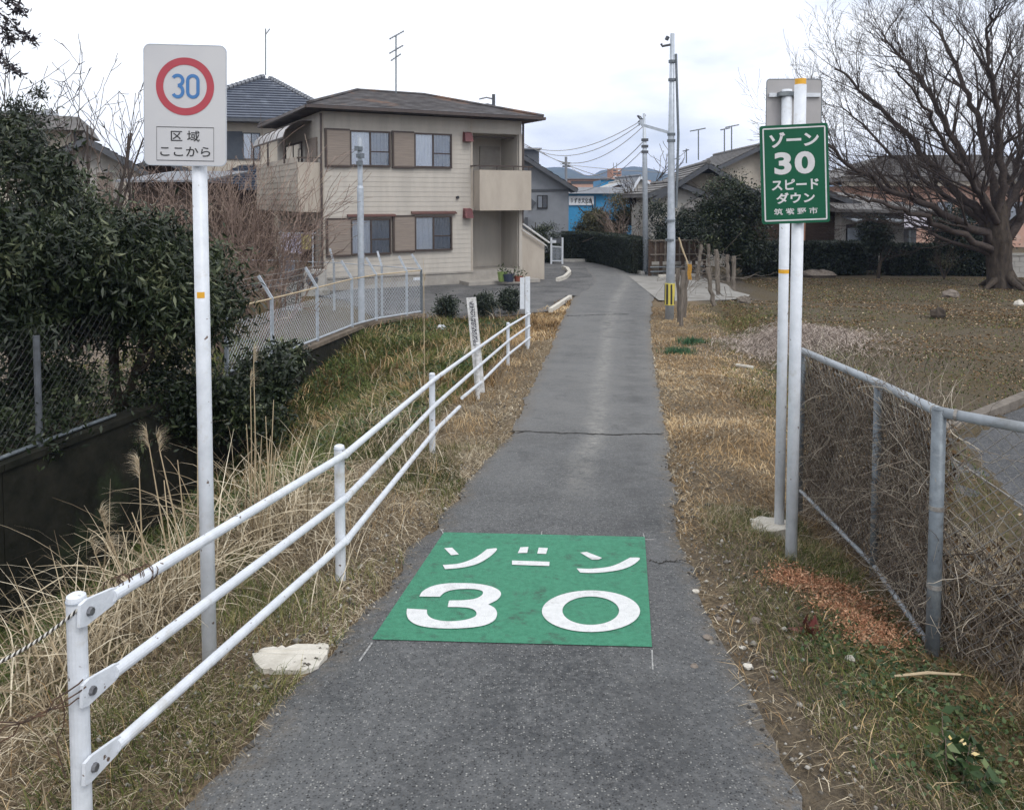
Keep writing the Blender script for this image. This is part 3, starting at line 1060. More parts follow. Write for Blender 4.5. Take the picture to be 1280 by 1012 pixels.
# dry vine twined on the top rail near its end
mb = MB(); a = posts[0] + Vector((.035, .12, -.045)); b = posts[0].lerp(posts[1], .15) + Vector((.03, 0, -.045))
for k in range(5):
    pts = []
    ph = rng.random() * 6
    for i in range(36):
        f = i / 35
        q = a.lerp(b, f)
        th = f * (14 + 3 * k) + ph
        pts.append(q + Vector((math.cos(th) * (.024 + .006 * rng.random()), 0, math.sin(th) * (.024 + .006 * rng.random()))))
    mb.tube(pts, .0013, 4)
tag(put('dry_vine', mb, M['rust_wire'], loc=a), 'dry black vine twined round the near end of the top guard rail', 'vine')

# leaning peeling board behind the third-from-far post, and twin white marker boards at the far end
p3 = posts[3]
b0 = Vector((p3.x + .03, p3.y + .03, p3.z - .62)); b1 = at_y(589, 372, p3.y + .02)
mb = MB(); mb.bar(b0, b1, .115, .03, up=Vector((0, 1, 0)))
brd = put('marker_board', mb, M['white_old'], loc=b0)
tag(brd, 'leaning white marker board with peeling black print, strapped to a guard rail post', 'marker board')
M['flaked_print'] = mat('flaked_print', (.06, .06, .07), (.74, .74, .74), scale=90, rough=.8, lo=.50, hi=.56)
mb = MB()
tt = (b1 - b0).normalized(); aa = tt.cross(Vector((0, 1, 0))).normalized()
nn = Vector((0, -1, 0))
def on_board(u, w): return b0.lerp(b1, u) + aa * w + nn * .0175
mb.add([on_board(.50, -.03), on_board(.50, .03), on_board(.96, .03), on_board(.96, -.03)], [(0, 1, 2, 3)])
put('print', mb, M['flaked_print'], brd)
p5 = posts[5]
mk = thing('marker_board', (p5.x, p5.y + .05, p5.z - PH), 'pair of upright white marker boards at the far end of the guard rail', 'marker board')
for (x0, x1, vt, vb) in ((650, 655.6, 347, 386), (656.6, 662.5, 346, 432)):
    a = at_y(x0, vt, p5.y + .06); b = at_y(x1, vb, p5.y + .06)
    mb = MB(); mb.box(a.x, b.x, a.y - .015, a.y + .015, b.z, a.z)
    put('board', mb, M['white'], mk)

# ------------------------------------------------------------------ signs
def pole(name, parent, x, y, z0, z1, r, m_, n=20, topcap=True):
    mb = MB(); mb.tube([(x, y, z0), (x, y, z1)], r, n)
    o_ = put(name, mb, m_, parent, sm=False)
    for p_ in o_.data.polygons:
        if len(p_.vertices) == 4: p_.use_smooth = True
    return o_
M['sign_face'] = mat('reflective_sheet', (.55, .55, .56), (.50, .50, .52), scale=3, rough=.45, bump=.02)
M['sign_back'] = mat('aluminium_back', (.40, .38, .38), (.34, .33, .33), scale=4, rough=.5, metal=.15)
M['red'] = mat('sign_red', (.42, .055, .075), (.36, .045, .065), scale=6, rough=.5)
M['blue'] = mat('sign_blue', (.045, .16, .40), (.06, .19, .42), scale=40, rough=.5)
M['sgreen'] = mat('sign_green', (.006, .095, .048), (.005, .08, .040), scale=5, rough=.5, spec=.25)
M['sletter'] = mat('sign_white_letter', (.62, .62, .62), (.55, .55, .55), scale=30, rough=.5)

def rrect(w, h, r, n=7):
    pts = []
    for cx, cy, a0 in ((w / 2 - r, h / 2 - r, 0), (-w / 2 + r, h / 2 - r, 90), (-w / 2 + r, -h / 2 + r, 180), (w / 2 - r, -h / 2 + r, 270)):
        for k in range(n + 1):
            a = R(a0 + 90 * k / n); pts.append((cx + r * math.cos(a), cy + r * math.sin(a)))
    return pts

LS = gnd(262, 826)
sign1 = thing('zone_sign', LS, 'white 30 sign with red ring on a white pole behind the left guard rail', 'road sign')
zt = at_y(261, 62, LS.y).z
pole('pole', sign1, LS.x, LS.y, LS.z - .5, zt, .0282, M['white'])
mb = MB(); mb.tube([(LS.x, LS.y, zt), (LS.x, LS.y, zt + .012)], [.0305, .02], 16); put('cap', mb, M['galv_light'], sign1)
q = at_y(263.5, 369, LS.y - .031)
mb = MB()
for k in range(6):
    a0 = R(-80 + k * 10); a1 = R(-70 + k * 10)
    f_ = lambda a, z: (LS.x + .0290 * math.sin(a), LS.y - .0290 * math.cos(a), z)
    mb.add([f_(a0 + R(60), q.z - .012), f_(a1 + R(60), q.z - .012), f_(a1 + R(60), q.z + .012), f_(a0 + R(60), q.z + .012)], [(0, 1, 2, 3)])
put('sticker', mb, M['yellow'], sign1)
c1 = at_y(231.5, 132, LS.y - .045)
yaw = R(3); roll = R(1.0)
ra = Vector((math.cos(yaw) * math.cos(roll), math.sin(yaw), -math.sin(roll) + .0)).normalized()
na = Vector((math.sin(yaw), -math.cos(yaw), 0))
ua = na.cross(ra).normalized()
if ua.z < 0: ua = -ua
def f1(a, b, c): return c1 + ra * a * .925 + ua * b * .93 + na * c
SW, SH = .340, .500
mb = MB(); mb.prism(rrect(SW, SH, .028), -.003, 0, f1)
clean_normals(put('panel', mb, M['sign_face'], sign1))
# raised thin rim line
mb = MB(); stroke_mb(mb, rrect(SW - .004, SH - .004, .027), .003, f1, .0006, closed=True)
put('rim', mb, M['galv_light'], sign1)
mb = MB(); cz = .078; stroke_mb(mb, [(.0 + .104 * math.cos(R(5 * k)), cz + .104 * math.sin(R(5 * k))) for k in range(72)], .030, f1, .0012, closed=True)
put('red_ring', mb, M['red'], sign1)
def dig3(cx, cz, w, h):
    r1 = h * .235; r2 = h * .265
    pts = []
    for a in range(150, -91, -12): pts.append((cx + w * .5 * math.cos(R(a)), cz + h / 2 - r1 + r1 * math.sin(R(a))))
    pts[-1] = (cx + w * .02, cz + h / 2 - 2 * r1)
    pts2 = []
    for a in range(90, -151, -12): pts2.append((cx + w * .5 * math.cos(R(a)), cz - h / 2 + r2 + r2 * math.sin(R(a))))
    pts2[0] = (cx + w * .02, cz + h / 2 - 2 * r1)
    return pts, pts2
def dig0(cx, cz, w, h):
    r_ = w / 2
    pts = []
    for a in range(0, 181, 12): pts.append((cx + r_ * math.cos(R(a)), cz + h / 2 - r_ + r_ * math.sin(R(a))))
    for a in range(180, 361, 12): pts.append((cx + r_ * math.cos(R(a)), cz - h / 2 + r_ + r_ * math.sin(R(a))))
    return pts
mb = MB()
a_, b_ = dig3(-.030, cz + .001, .042, .088)
stroke_mb(mb, a_, .0135, f1, .0016); stroke_mb(mb, b_, .0135, f1, .0019)
put('digit', mb, M['blue'], sign1)
mb = MB(); stroke_mb(mb, dig0(.032, cz + .001, .042, .088), .0135, f1, .0016, closed=True)
put('digit', mb, M['blue'], sign1)
mb = MB(); stroke_mb(mb, [(-.117, -.090), (.117, -.090), (.117, -.228), (-.117, -.228)], .0028, f1, .0012, closed=True)
put('box_line', mb, M['lettering_black'], sign1)
put('lettering', text_mb('区 域', f1, .0, -.126, .118, .045, .0014, bold=.006), M['lettering_black'], sign1)
put('lettering', text_mb('ここから', f1, .0, -.190, .205, .040, .0014, bold=.008), M['lettering_black'], sign1)
mb = MB()
for zz in (.17, -.17):
    mb.bar(f1(-.06, zz, -.008), f1(.12, zz, -.008), .008, .02)
put('clamp', mb, M['galv_light'], sign1)

# right: the back of a second such sign, on the rear pole
RB = gnd(974, 657)
sign2 = thing('zone_sign', RB, 'back of a grey-white road sign on the rear pole above the green sign', 'road sign')
zt = at_y(973, 112, RB.y).z
pole('pole', sign2, RB.x, RB.y, RB.z - .4, zt, .0300, M['white'])
c2 = at_y(992, 151, RB.y + .045)
def f2(a, b, c): return c2 + Vector((a, 0, 0)) + Vector((0, 0, b)) + Vector((0, -c, 0))
mb = MB(); mb.prism(rrect(.340, .505, .022), -.003, 0, f2); clean_normals(put('panel', mb, M['sign_back'], sign2))
mb = MB(); stroke_mb(mb, rrect(.336, .501, .021), .005, f2, .001, closed=True); put('rim', mb, M['galv'], sign2)
mb = MB()
zr_ = at_y(990, 118, RB.y).z - c2.z
mb.box(c2.x - .155, c2.x + .155, RB.y + .028, RB.y + .042, c2.z + zr_ - .012, c2.z + zr_ + .012)
put('rail', mb, M['white'], sign2)
mb = MB(); mb.tube([(RB.x, RB.y, c2.z + zr_ - .015), (RB.x, RB.y, c2.z + zr_ + .015)], .033, 16); mb.box(RB.x - .05, RB.x + .05, RB.y - .035, RB.y + .03, c2.z + zr_ - .012, c2.z + zr_ + .012)
put('clamp', mb, M['galv'], sign2)
mb = MB(); qz = at_y(974, 339, RB.y).z
mb.tube([(RB.x, RB.y, qz - .012), (RB.x, RB.y, qz + .012)], .0308, 18); put('sticker', mb, M['yellow'], sign2)

# right: green sign on the front pole
RF = gnd(988.5, 704)
sign3 = thing('zone_sign', RF, 'green rectangular zone 30 sign with white lettering on the front right pole', 'road sign')
zt = at_y(981, 106, RF.y).z
lean_top = at_y(994, 270, RF.y).x
tp = at_y(981, 110, RF.y)
mb = MB(); mb.tube([(RF.x, RF.y, RF.z - .4), (RF.x + .004, RF.y, zt)], .0305, 20)
po = put('pole', mb, M['white'], sign3)
for p_ in po.data.polygons:
    if len(p_.vertices) == 4: p_.use_smooth = True
mb = MB(); mb.tube([(RF.x + .004, RF.y, zt), (RF.x + .004, RF.y, zt + .03)], .0285, 16); put('cap', mb, M['yellow'], sign3)
c3 = at_y(993.5, 217.5, RF.y - .045)
yaw3, roll3 = R(-7), R(-2.4)
r3 = Vector((math.cos(yaw3), math.sin(yaw3), math.sin(-roll3))).normalized()
n3 = Vector((math.sin(yaw3), -math.cos(yaw3), 0))
u3 = n3.cross(r3).normalized()
if u3.z < 0: u3 = -u3
def f3(a, b, c): return c3 + r3 * a * .95 + u3 * b * .955 + n3 * c
W3, H3 = .360, .538
mb = MB(); mb.prism(rrect(W3, H3, .012, 4), -.014, 0, f3); clean_normals(put('panel', mb, M['sgreen'], sign3))
mb = MB(); stroke_mb(mb, rrect(W3 - .034, H3 - .036, .004, 3), .0075, f3, .0012, closed=True); put('border', mb, M['sletter'], sign3)
for body, b, w, h, bold, gap in (('ゾーン', .188, .262, .084, .034, -.02), ('30', .060, .215, .122, .040, .12), ('スピード', -.057, .250, .060, .030, .0), ('ダウン', -.130, .205, .060, .030, .05), ('筑 紫 野 市', -.203, .232, .036, .012, .0)):
    put('lettering', text_mb(body, f3, .0, b, w, h, .0014, bold=bold, gap=gap), M['sletter'], sign3)
mb = MB()
for zz in (.15, -.15): mb.bar(f3(-.12, zz, -.022), f3(.12, zz, -.022), .01, .02)
put('clamp', mb, M['galv'], sign3)
# ------------------------------------------------------------------ chain link fence on the right
cf = thing('chain_link_fence', gnd(1163, 850), 'grey chain link fence overgrown with dead vines on the right of the lane', 'fence')
FP = [(at_y(1003, 436, 5.37), 1.06, .022), (at_y(1098, 476, 4.15), 1.08, .021), (at_y(1174, 511, 3.24), 1.10, .0275)]
d_ = Vector((.78, -.62, 0)).normalized()
pn = at_y(1282, 531, 3.03)
FP.append((FP[2][0] + (pn - FP[2][0]) * 5.2, 1.1, .024))
for i, (p, h, r) in enumerate(FP):
    mb = MB(); mb.tube([(p.x, p.y, p.z - h - .3), (p.x, p.y, p.z - (.0 if i == 2 else .02))], r, 16)
    po = put('post', mb, M['galv'], cf)
    for q_ in po.data.polygons:
        if len(q_.vertices) == 4: q_.use_smooth = True
    if i == 2:
        mb = MB(); mb.tube([(p.x, p.y, p.z), (p.x, p.y, p.z + .006)], [r * 1.05, r * .8], 16); put('cap', mb, M['galv'], po)
    for hh in (.42, .75):
        mb = MB(); mb.tube([(p.x, p.y, p.z - hh), (p.x, p.y, p.z - hh + .018)], r * 1.1, 16); put('band', mb, M['wire'], po)
M['galv_rail'] = mat('rail_galvanised', (.40, .43, .46), (.27, .295, .32), scale=8, rough=.5, metal=.25, c3=(.2, .2, .19), bump=.1)
for i in range(3):
    a, b = FP[i][0], FP[i + 1][0]
    mb = MB(); mb.tube([a + Vector((0, 0, -.012)), b + Vector((0, 0, -.012))], .0215, 16)
    ro = put('top_rail', mb, M['galv_rail'], cf)
    for q_ in ro.data.polygons:
        if len(q_.vertices) == 4: q_.use_smooth = True
    lo_a = a - Vector((0, 0, FP[i][1] - .09)); lo_b = b - Vector((0, 0, FP[i + 1][1] - .09))
    if i < 2:
        mb = MB(); mb.tube([lo_a, lo_b], .013, 10); put('bottom_rail', mb, M['galv_rail'], cf)
    mb = MB()
    link_mesh(mb, a + Vector((.03, .02, 0)), b + Vector((.03, .02, 0)), lo_a.z - .02, a.z - .03, lo_b.z - .02, b.z - .03, .062, .0021)
    put('wire_mesh', mb, M['wire'], cf, kind='stuff')
    if i in (1, 2):
        mb = MB(); t_ = (b - a).normalized()
        for k in (.04, .5 if i == 2 else .96):
            c_ = a.lerp(b, k); mb.tube([c_ - t_ * .006 - Vector((0, 0, .012)), c_ + t_ * .006 - Vector((0, 0, .012))], .0235, 14)
        put('rail_band', mb, M['wire'], cf, kind='stuff')
# stiff diagonal stay wire
mb = MB(); a = at_y(1043, 465, 4.9); b = at_y(1290, 640, 3.2)
mb.tube([a, a.lerp(b, .5) + Vector((0, 0, -.02)), b], .0045, 6); put('stay_wire', mb, M['wire'], cf)

# dead vines through the mesh
def tangle(n, seg, pos, vdir, step, r, rng, wob=.35):
    """n thin tubes at once"""
    P = pos.copy(); d = vdir / np.linalg.norm(vdir, axis=1)[:, None]
    rings = []
    for s_ in range(seg):
        side = np.cross(d, np.array([0.31, .72, .21])); side /= np.linalg.norm(side, axis=1)[:, None] + 1e-9
        up = np.cross(side, d)
        rr = r[:, None] * (1 - .5 * s_ / seg)
        ring = [P + side * rr, P - side * .5 * rr + up * .87 * rr, P - side * .5 * rr - up * .87 * rr]
        rings.append(np.stack(ring, 1))
        d = d + rng.normal(size=d.shape) * wob; d /= np.linalg.norm(d, axis=1)[:, None]
        P = P + d * step[:, None]
    V = np.stack(rings, 1).reshape(-1, 3)
    b = (np.arange(n) * seg * 3)[:, None, None] + (np.arange(seg - 1) * 3)[None, :, None]
    q = []
    for k in range(3):
        k2 = (k + 1) % 3
        q.append(np.stack([b[..., 0] + k, b[..., 0] + k2, b[..., 0] + 3 + k2, b[..., 0] + 3 + k], -1).reshape(-1, 4))
    t = np.repeat(rng.rand(n), seg * 3)
    return V, np.concatenate(q), t
M['vine'] = tint_mat('dead_vine', [(0, (.07, .053, .042)), (.5, (.18, .145, .115)), (.8, (.32, .27, .21)), (1, (.55, .49, .40))], rough=.85)
rv_ = np.random.RandomState(12)
def fence_vines(a, b, ha, hb, n, dens_top=.95, spread=.05):
    f = rv_.rand(n); w = rv_.rand(n) ** 1.1 * dens_top
    A = np.array(a); B = np.array(b)
    P = A + (B - A) * f[:, None]
    h = ha + (hb - ha) * f
    P[:, 2] = P[:, 2] - h + w * h
    t = (B - A) / np.linalg.norm(B - A); nrm = np.array([-t[1], t[0], 0])
    P = P + np.array([.028, .02, 0]) + np.abs(rv_.normal(size=n) * spread)[:, None] * np.array([.8, .6, 0])
    d = rv_.normal(size=(n, 3)) * np.array([.25, .25, 1.8]) + t * rv_.normal(size=n)[:, None] * .5
    return P, d
allV, allq, allt, off = [], [], [], 0
for (i, n, dt) in ((0, 3600, .92), (1, 2900, .92), (2, 3000, .5)):
    P, d = fence_vines(FP[i][0], FP[i + 1][0], FP[i][1], FP[i + 1][1], n, dt)
    V, q, t = tangle(n, 8, P, d, rv_.uniform(.012, .05, n), rv_.uniform(.0011, .0026, n), rv_, .24)
    allV.append(V); allq.append(q + off); allt.append(t); off += len(V)
V = np.concatenate(allV)
for (p, h, r) in FP: pass
np_mesh('dead_vines', V, np.concatenate(allq), M['vine'], np.concatenate(allt), kind='stuff', label='tangle of dead brown vines growing through the chain link fence')
n = 9000
ff = rv_.rand(n)
seg = rv_.choice(3, n, p=[.42, .34, .24])
A = np.array([FP[k][0] for k in seg]); B = np.array([FP[k + 1][0] for k in seg]); H = np.array([FP[k][1] for k in seg])
P = A + (B - A) * ff[:, None]; P[:, 2] -= H * (1 - rv_.rand(n) * np.where(seg == 2, .5, .93))
P += np.abs(rv_.normal(size=(n, 3))) * .03 + np.array([.05, .035, 0])
V, q, t = leaves(P, rv_.uniform(.015, .045, n), .45, rv_, down=.5)
np_mesh('dead_vine_leaves', V, q, M['litter'], t, kind='stuff', label='withered leaves hanging in the vines of the chain link fence')

# ------------------------------------------------------------------ retaining wall and fence on the far side of the ditch
mb = MB()
wpts = [(-6.95, -7.0)] + WALL[1:]
segs_ = []
for (a, b) in zip(wpts[:-1], wpts[1:]):
    a = Vector((a[0], a[1], 0)); b = Vector((b[0], b[1], 0))
    t_ = (b - a).normalized(); nrm = Vector((-t_.y, t_.x, 0))
    L_ = (b - a).length; k = max(1, round(L_ / 2.4))
    for j in range(k):
        segs_.append((a.lerp(b, j / k) + t_ * .006, a.lerp(b, (j + 1) / k) - t_ * .006, nrm))
M['coping'] = mat('earthy_coping', (.20, .165, .13), (.10, .082, .066), scale=5, rough=.95, bump=.4)
rw = thing('retaining_wall', (-5.1, 7.9, -4.4), 'concrete retaining wall, shade-dark in colour, along the far side of the ditch', 'retaining wall')
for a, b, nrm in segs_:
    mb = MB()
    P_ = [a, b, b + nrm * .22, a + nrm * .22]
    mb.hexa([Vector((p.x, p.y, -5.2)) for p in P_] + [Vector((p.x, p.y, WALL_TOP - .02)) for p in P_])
    o = put('wall_panel', mb, M['shade_concrete'], rw); clean_normals(o)
mb = MB()
for a, b, nrm in segs_[5:]: pass
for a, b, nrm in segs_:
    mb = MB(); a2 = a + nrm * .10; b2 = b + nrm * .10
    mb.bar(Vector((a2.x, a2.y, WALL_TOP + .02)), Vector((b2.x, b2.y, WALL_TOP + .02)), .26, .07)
    put('coping', mb, M['coping'] if a.y > 13 else M['shade_concrete'], rw)  # coping under the trees takes the same shade-darkened colour as the wall

lf = thing('wire_fence', (-3.8, 13.9, WALL_TOP), 'galvanised mesh fence with outward bent barbed wire arms on the retaining wall', 'fence')
TOPZ = -1.62
def wl_at(px, v0=None):
    d = bearing(px, 400)
    best = None
    for (a, b) in zip(wpts[:-1], wpts[1:]):
        ax, ay, bx, by = a[0], a[1], b[0], b[1]
        # solve a + f (b-a) = s d
        den = (bx - ax) * d.y - (by - ay) * d.x
        if abs(den) < 1e-9: continue
        f = (ay * d.x - ax * d.y) / den * 1.0
        if -0.001 <= f <= 1.001:
            best = Vector((ax + (bx - ax) * f, ay + (by - ay) * f, 0)); 
    return best
fpx = [290, 347, 403, 446, 476, 514, 532]
fpts = []
for px in fpx:
    q = wl_at(px)
    if q is None: continue
    fpts.append(Vector((q.x - .10, q.y + .02, 0)))
# the row that turns the corner, out to the lot side
pts_posts = fpts
for i, q in enumerate(pts_posts):
    mb = MB()
    base = Vector((q.x, q.y, WALL_TOP + .02)); topp = Vector((q.x, q.y, TOPZ))
    mb.bar(base, topp, .05, .05, up=Vector((0, 1, 0)))
    po = put('post', mb, M['galv_light'] if i < len(pts_posts) - 1 else M['galv'], lf)
    armd = Vector((-.22, .02, .36)) if i != len(pts_posts) - 2 else Vector((-.18, .02, .34))
    mb = MB(); mb.bar(topp - Vector((0, 0, .01)), topp + armd, .045, .04, up=Vector((0, 1, 0)))
    put('arm', mb, M['galv_light'], po)
for a, b in zip(pts_posts[:-1], pts_posts[1:]):
    mb = MB(); link_mesh(mb, a, b, WALL_TOP + .08, TOPZ - .22, WALL_TOP + .08, TOPZ - .22, .085, .0026)
    put('wire_mesh', mb, M['galv_light'], lf, kind='stuff')
    mb = MB(); mb.tube([Vector((a.x, a.y, TOPZ - .02)), Vector((b.x, b.y, TOPZ - .02))], .014, 8); put('top_rail', mb, M['bamboo'], lf)
    mb = MB(); mb.tube([Vector((a.x, a.y, WALL_TOP + .1)), Vector((b.x, b.y, WALL_TOP + .1))], .02, 8); put('bottom_rail', mb, M['galv_light'], lf)
    for k in (.45, .72, .98):
        mb = MB()
        A_ = Vector((a.x - .22 * k, a.y, TOPZ + .36 * k)); B_ = Vector((b.x - .22 * k, b.y, TOPZ + .36 * k))
        mb.tube([A_, A_.lerp(B_, .5) - Vector((0, 0, .02)), B_], .0035, 4); put('barbed_wire', mb, M['wire'], lf)
# left stretch of the bank fence, lost in the dark trees: one post, a low rail and a slack mesh
M['old_post'] = mat('dull_post', (.10, .11, .125), (.06, .066, .075), scale=9, rough=.7)
lf3 = thing('wire_fence', (-4.95, 8.3, WALL_TOP), 'short dim stretch of old mesh fence under the dark evergreens at the left edge', 'fence')
fl = [wl_at(px) for px in (-45, 55, 150)]
fl = [Vector((q.x - .10, q.y + .02, 0)) for q in fl if q is not None]
for q in fl[:2]:
    mb = MB(); mb.tube([Vector((q.x, q.y, WALL_TOP)), Vector((q.x, q.y, -1.45))], .035, 10); put('post', mb, M['old_post'], lf3)
for a, b in zip(fl[:-1], fl[1:]):
    mb = MB(); mb.tube([Vector((a.x, a.y, WALL_TOP + .09)), Vector((b.x, b.y, WALL_TOP + .09))], .022, 8); put('bottom_rail', mb, M['galv'], lf3)
    mb = MB(); link_mesh(mb, a, b, WALL_TOP + .1, -1.35, WALL_TOP + .1, -1.35, .10, .0012); put('wire_mesh', mb, M['black'], lf3, kind='stuff')
# return leg of the fence around the lot, seen behind
lf2 = thing('wire_fence', (-6.0, 19.6, -2.8), 'second mesh fence line running back towards the left side of the house', 'fence')
rp = [Vector((-2.15, 18.7, 0)), Vector((-3.2, 19.6, 0)), Vector((-4.6, 20.6, 0)), Vector((-6.2, 21.4, 0)), Vector((-8.0, 21.8, 0))]
for i, q in enumerate(rp[1:]):
    mb = MB(); mb.bar(Vector((q.x, q.y, -2.85)), Vector((q.x, q.y, TOPZ)), .05, .05, up=Vector((0, 1, 0)))
    po = put('post', mb, M['galv_light'], lf2)
    mb = MB(); mb.bar(Vector((q.x, q.y, TOPZ - .01)), Vector((q.x - .12, q.y + .1, TOPZ + .36)), .045, .04, up=Vector((0, 1, 0))); put('arm', mb, M['galv_light'], po)
for a, b in zip(rp[:-1], rp[1:]):
    mb = MB(); link_mesh(mb, a, b, -2.75, TOPZ - .2, -2.75, TOPZ - .2, .10, .003); put('wire_mesh', mb, M['galv_light'], lf2, kind='stuff')
    mb = MB(); mb.tube([Vector((a.x, a.y, TOPZ)), Vector((b.x, b.y, TOPZ))], .012, 6); put('top_rail', mb, M['galv_light'], lf2)

# grey steel camera post standing behind the fence
sp = at_z(452, 402, -2.8)
sp = at_y(452, 402, 17.6)
st = thing('steel_post', (sp.x, sp.y, -2.85), 'tall plain grey steel post with small fittings on top, by the wire fence', 'post')
zt = at_y(452, 172, sp.y).z
mb = MB(); mb.tube([(sp.x, sp.y, -2.9), (sp.x, sp.y, at_y(452, 235, sp.y).z), (sp.x, sp.y, at_y(452, 232, sp.y).z), (sp.x, sp.y, zt)], [.075, .072, .055, .055], 16)
put('pole', mb, M['galv_light'], st)
for v_, dx in ((195, .07), (204, .03), (186, -.05)):
    z_ = at_y(452, v_, sp.y).z
    mb = MB(); mb.tube([(sp.x, sp.y - .06, z_ - .04), (sp.x, sp.y - .06, z_ + .04)], .075, 12); o = put('collar', mb, M['galv'], st)
    mb = MB(); mb.box(sp.x + dx - .04, sp.x + dx + .04, sp.y - .16, sp.y - .06, z_ - .05, z_ + .05); put('fitting', mb, M['galv'], st)

# ------------------------------------------------------------------ generic building pieces
def siding(fr, t0, t1, d, z0, z1, pitch=.16, proud=.012, side=-1):
    """lapped boards on a wall face at depth d, proud towards the viewer"""
    mb = MB(); z = z0
    while z < z1 - .01:
        zt_ = min(z + pitch, z1)
        P_ = [(t0, d, z), (t1, d, z), (t1, d + side * .004, zt_), (t0, d + side * .004, zt_)]
        a = [fr.p(t0, d + side * proud, z), fr.p(t1, d + side * proud, z), fr.p(t1, d + side * .003, zt_), fr.p(t0, d + side * .003, zt_)]
        b = [fr.p(t0, d, z), fr.p(t1, d, z)]
        mb.add(a + b, [(0, 1, 2, 3), (4, 5, 1, 0)])
        z += pitch
    return mb
def hip_roof(fr, t0, t1, s0, s1, ze, ra_, rb_, th=.12):
    """ra_, rb_ = ridge ends (t, s, z)"""
    mb = MB()
    e = [(t0, s0, ze), (t1, s0, ze), (t1, s1, ze), (t0, s1, ze)]
    vs = [fr.p(*q) for q in e] + [fr.p(*ra_), fr.p(*rb_)] + [fr.p(q[0], q[1], ze - th) for q in e]
    mb.add(vs, [(0, 1, 5, 4), (1, 2, 5), (2, 3, 4, 5), (3, 0, 4), (6, 7, 1, 0), (7, 8, 2, 1), (8, 9, 3, 2), (9, 6, 0, 3), (9, 8, 7, 6)])
    return mb
def tile_rows(fr, quad, n, th=.05, jag=0):
    """courses of roof tile stepping down a roof slope: quad = eave a, eave b, ridge b, ridge a in local coords"""
    mb = MB()
    ea, eb, rb_, ra_ = [Vector(q) for q in quad]
    nrm = (eb - ea).cross(ra_ - ea)
    if nrm.length < 1e-6: nrm = (eb - ea).cross(rb_ - ea)
    nrm.normalize()
    if nrm.z < 0: nrm = -nrm
    for i in range(n):
        f0, f1_ = i / n, (i + 1) / n
        a0, b0_ = ea.lerp(ra_, f0), eb.lerp(rb_, f0)
        a1, b1_ = ea.lerp(ra_, f1_), eb.lerp(rb_, f1_)
        vs = [a0 + nrm * th, b0_ + nrm * th, b1_ + nrm * .006, a1 + nrm * .006, a0, b0_]
        mb.add([fr.p(*q) for q in vs], [(0, 1, 2, 3), (4, 5, 1, 0)])
    return mb
def window(parent, fr, t0, t1, z0, z1, d, side=-1, frame_m=None, glass_m=None, fw=.05, mull=1, curtain=True, shutter=None, cross=False, proud=.06):
    """framed window standing proud of the wall face at depth d"""
    def bx(mb, a, b, da, db, c, e):
        lo, hi = sorted((d + side * da, d + side * db))
        mb.box(a, b, lo, hi, c, e, fr)
    mb = MB()
    bx(mb, t0, t1, .0, proud, z1 - fw, z1); bx(mb, t0, t1, .0, proud + .015, z0, z0 + fw)
    bx(mb, t0, t0 + fw, .0, proud - .002, z0 + fw, z1 - fw); bx(mb, t1 - fw, t1, .0, proud - .002, z0 + fw, z1 - fw)
    for k in range(mull):
        c = t0 + (t1 - t0) * (k + 1) / (mull + 1)
        bx(mb, c - fw * .45, c + fw * .45, .0, proud - .01, z0 + fw, z1 - fw)
    w = put('window', mb, frame_m, parent)
    cells = mull + 1
    for k in range(cells):
        a = t0 + (t1 - t0) * k / cells + fw * (1 if k == 0 else .45); b = t0 + (t1 - t0) * (k + 1) / cells - fw * (1 if k == cells - 1 else .45)
        if glass_m is not None:
            mb = MB(); bx(mb, a, b, .030, .034, z0 + fw, z1 - fw); put('pane', mb, glass_m, w)
        if curtain:
            mb = MB(); n_ = 14
            vs = []
            for i in range(n_ + 1):
                tt_ = a + (b - a) * i / n_
                vs.append(fr.p(tt_, d + side * (.012 + .008 * math.sin(i * 2.4 + k)), z0 + fw)); vs.append(fr.p(tt_, d + side * (.012 + .008 * math.sin(i * 2.4 + k)), z1 - fw))
            mb.add(vs, [(2 * i, 2 * i + 2, 2 * i + 3, 2 * i + 1) for i in range(n_)])
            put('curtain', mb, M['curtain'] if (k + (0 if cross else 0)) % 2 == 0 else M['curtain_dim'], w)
        if cross and k == 1:
            mb = MB(); zc = z0 + (z1 - z0) * .42; bx(mb, a, b, .03, .045, zc - .02, zc + .02); put('sash', mb, frame_m, w)
    return w
def glass(name, tintc=(.55, .6, .66), rough=.06):
    m, nt, bs = new_mat(name)
    gl = nt.nodes.new('ShaderNodeBsdfGlossy'); gl.inputs['Roughness'].default_value = rough; gl.inputs['Color'].default_value = (.9, .92, .95, 1)
    tr = nt.nodes.new('ShaderNodeBsdfTransparent'); tr.inputs['Color'].default_value = c4(tintc)
    fz = nt.nodes.new('ShaderNodeFresnel'); fz.inputs['IOR'].default_value = 1.6
    mr = nt.nodes.new('ShaderNodeMath'); mr.operation = 'ADD'; mr.inputs[1].default_value = .02; nt.links.new(fz.outputs[0], mr.inputs[0])
    mx = nt.nodes.new('ShaderNodeMixShader')
    nt.links.new(mr.outputs[0], mx.inputs[0]); nt.links.new(tr.outputs[0], mx.inputs[1]); nt.links.new(gl.outputs[0], mx.inputs[2])
    nt.links.new(mx.outputs[0], nt.nodes['Material Output'].inputs['Surface'])
    return m
M['glass'] = glass('window_glass', (.96, .98, 1.0))
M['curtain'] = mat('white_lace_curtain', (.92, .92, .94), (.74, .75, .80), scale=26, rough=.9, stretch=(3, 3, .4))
M['curtain_dim'] = mat('grey_lace_curtain', (.34, .36, .40), (.24, .26, .30), scale=22, rough=.9, stretch=(3, 3, .5))
